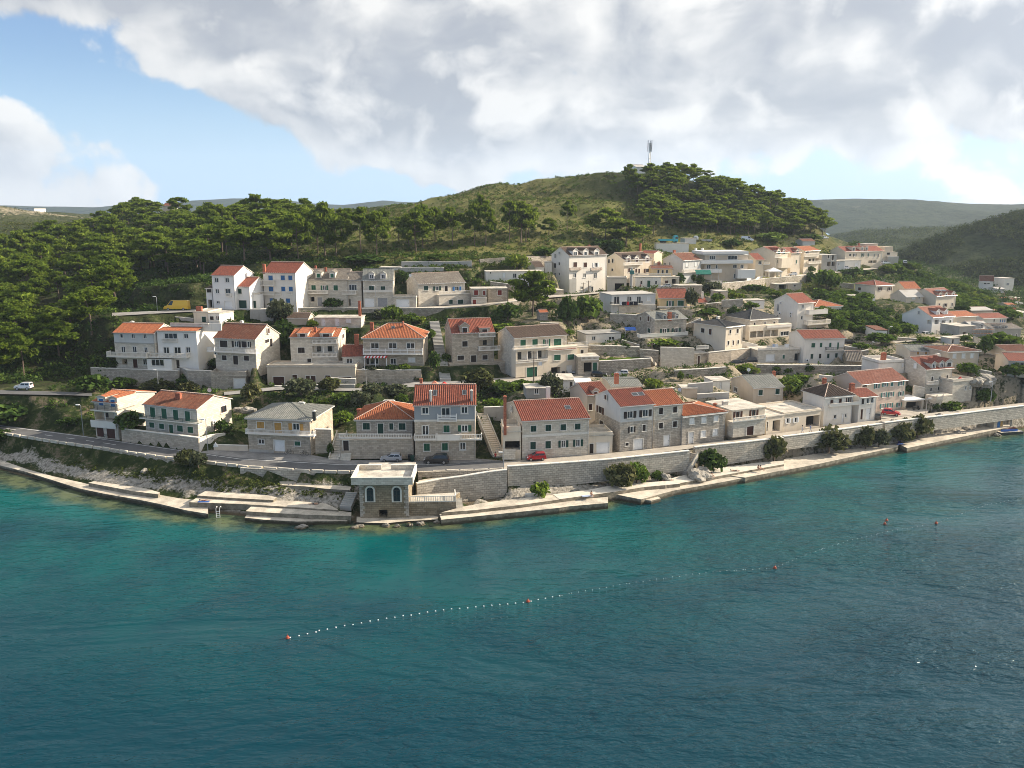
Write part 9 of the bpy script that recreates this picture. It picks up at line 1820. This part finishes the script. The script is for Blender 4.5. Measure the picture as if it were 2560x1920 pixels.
def boulder(p,s,label,group=None,k=None):
    o=bpy.data.objects.new('boulder',RK[rnd.randrange(5)]); col.objects.link(o); o.location=p; o.rotation_euler=(rnd.uniform(-.3,.3),rnd.uniform(-.3,.3),rnd.uniform(0,6.28)); o.scale=(s*rnd.uniform(.8,1.3),s*rnd.uniform(.8,1.2),s*rnd.uniform(.7,1.1)); tag(o,label,'boulder',group)
boulder(aty('d1',1790,510,170)-Vector((0,0,.6)),1.5,'large grey boulder behind the long house'); boulder(aty('d1',1680,500,171)-Vector((0,0,.6)),1.1,'smaller boulder left of the large one behind the long house'); boulder(aty('c5',1790,1610,202)-Vector((0,0,1.2)),2.6,'huge pale rock outcrop below the right edge house'); boulder(aty('c5',1720,1640,200)-Vector((0,0,1)),1.7,'pale rock leaning against the huge outcrop'); boulder(atz('d4',1290,1230,1.8),1.9,'pale boulder at the foot of the sea wall steps'); boulder(atz('d4',1350,1210,1.9),1.6,'second pale boulder beside the sea wall steps'); boulder(atz('d4',960,1250,2.0),1.0,'tilted pale stone beside the orange towel'); boulder(aty('d4',1490,420,181),1.4,'big dressed boulder in the garden behind the orange roof'); boulder(aty('d4',1560,410,181.5),1.3,'second garden boulder behind the orange roof')
for a,b in zip(SH[1:-1],SH[2:]):
    L=(b-a).length; k=0
    while k<L:
        p=a.lerp(b,k/L); d_=(b-a).normalized(); nv=Vector((d_.y,-d_.x,0)); s=rnd.uniform(.35,1.0)
        if -40<p.x<130 and rnd.random()<.75: q=p+nv*rnd.uniform(.3,2.2); boulder(Vector((q.x,q.y,-.05)),s,'wet brown boulder lying in the shallows along the quay foot','wet boulders along the waterline')
        k+=rnd.uniform(1.6,3.6)
for k in range(26):
    sx=rnd.uniform(60,780); y_=rnd.uniform(1150,1225); z=2.0; p=atz('s',sx,y_,z); g_=ground(p.x,p.y)
    if 1.7<g_<4: boulder(Vector((p.x,p.y,g_)),rnd.uniform(.4,1.0),'pale loose rock on the shaded bank above the bathing slabs','loose rocks of the shaded bank')
for k in range(34):
    t_=rnd.random(); p=atz('s',2120+330*t_,1108-44*t_+rnd.uniform(-9,4),1.9); boulder(Vector((p.x,p.y,max(.9,ground(p.x,p.y)))),rnd.uniform(.5,1.2),'rough pale rock at the foot of the right hand sea wall','rocks at the foot of the right sea wall')
# satellite dishes
def dish(c,x,y,Y,label):
    p=aty(c,x,y,Y); r=empty('satellite_dish',p); tag(r,label,'satellite dish'); mb=MB(); mb.tube([(0,.1,-1.2),(0,.1,0)],.03,5); mb.build('post',M('metal_grey'),r); mb=MB(); n=12
    for k in range(n): a,b=2*math.pi*k/n,2*math.pi*(k+1)/n; mb.face([(.45*math.cos(a),-.12,.45*math.sin(a)),(.45*math.cos(b),-.12,.45*math.sin(b)),(0,0,0)],0,None,True)
    mb.build('dish',M('white_paint'),r); mb=MB(); mb.tube([(0,0,-.3),(0,-.5,0)],.02,4); mb.build('arm',M('iron'),r)
dish('c4',985,1548,198,'white satellite dish on the grey roofed house above the garages'); dish('d1',1378,318,172,'white satellite dish behind the long green shuttered house'); dish('c2',1385,290,249,'round satellite dish on the left gable of the long low house')
# ---------------- air between the camera and the far hills
hz=MB(); hz.box(-3900,3900,-720,4400,-75,330); ho=hz.build('haze',None); ho.data.materials.clear()
hm=bpy.data.materials.new('haze_air'); hm.use_nodes=True; t=NT(hm.node_tree); t.n.clear(); o_=t.new('ShaderNodeOutputMaterial'); v_=t.new('ShaderNodeVolumePrincipled'); v_.inputs['Color'].default_value=(.70,.83,.98,1); v_.inputs['Density'].default_value=.00010; v_.inputs['Anisotropy'].default_value=.2; t.l.new(v_.outputs[0],o_.inputs['Volume']); ho.data.materials.append(hm); tag(ho,kind='stuff'); ho['label']='thin bluish air'
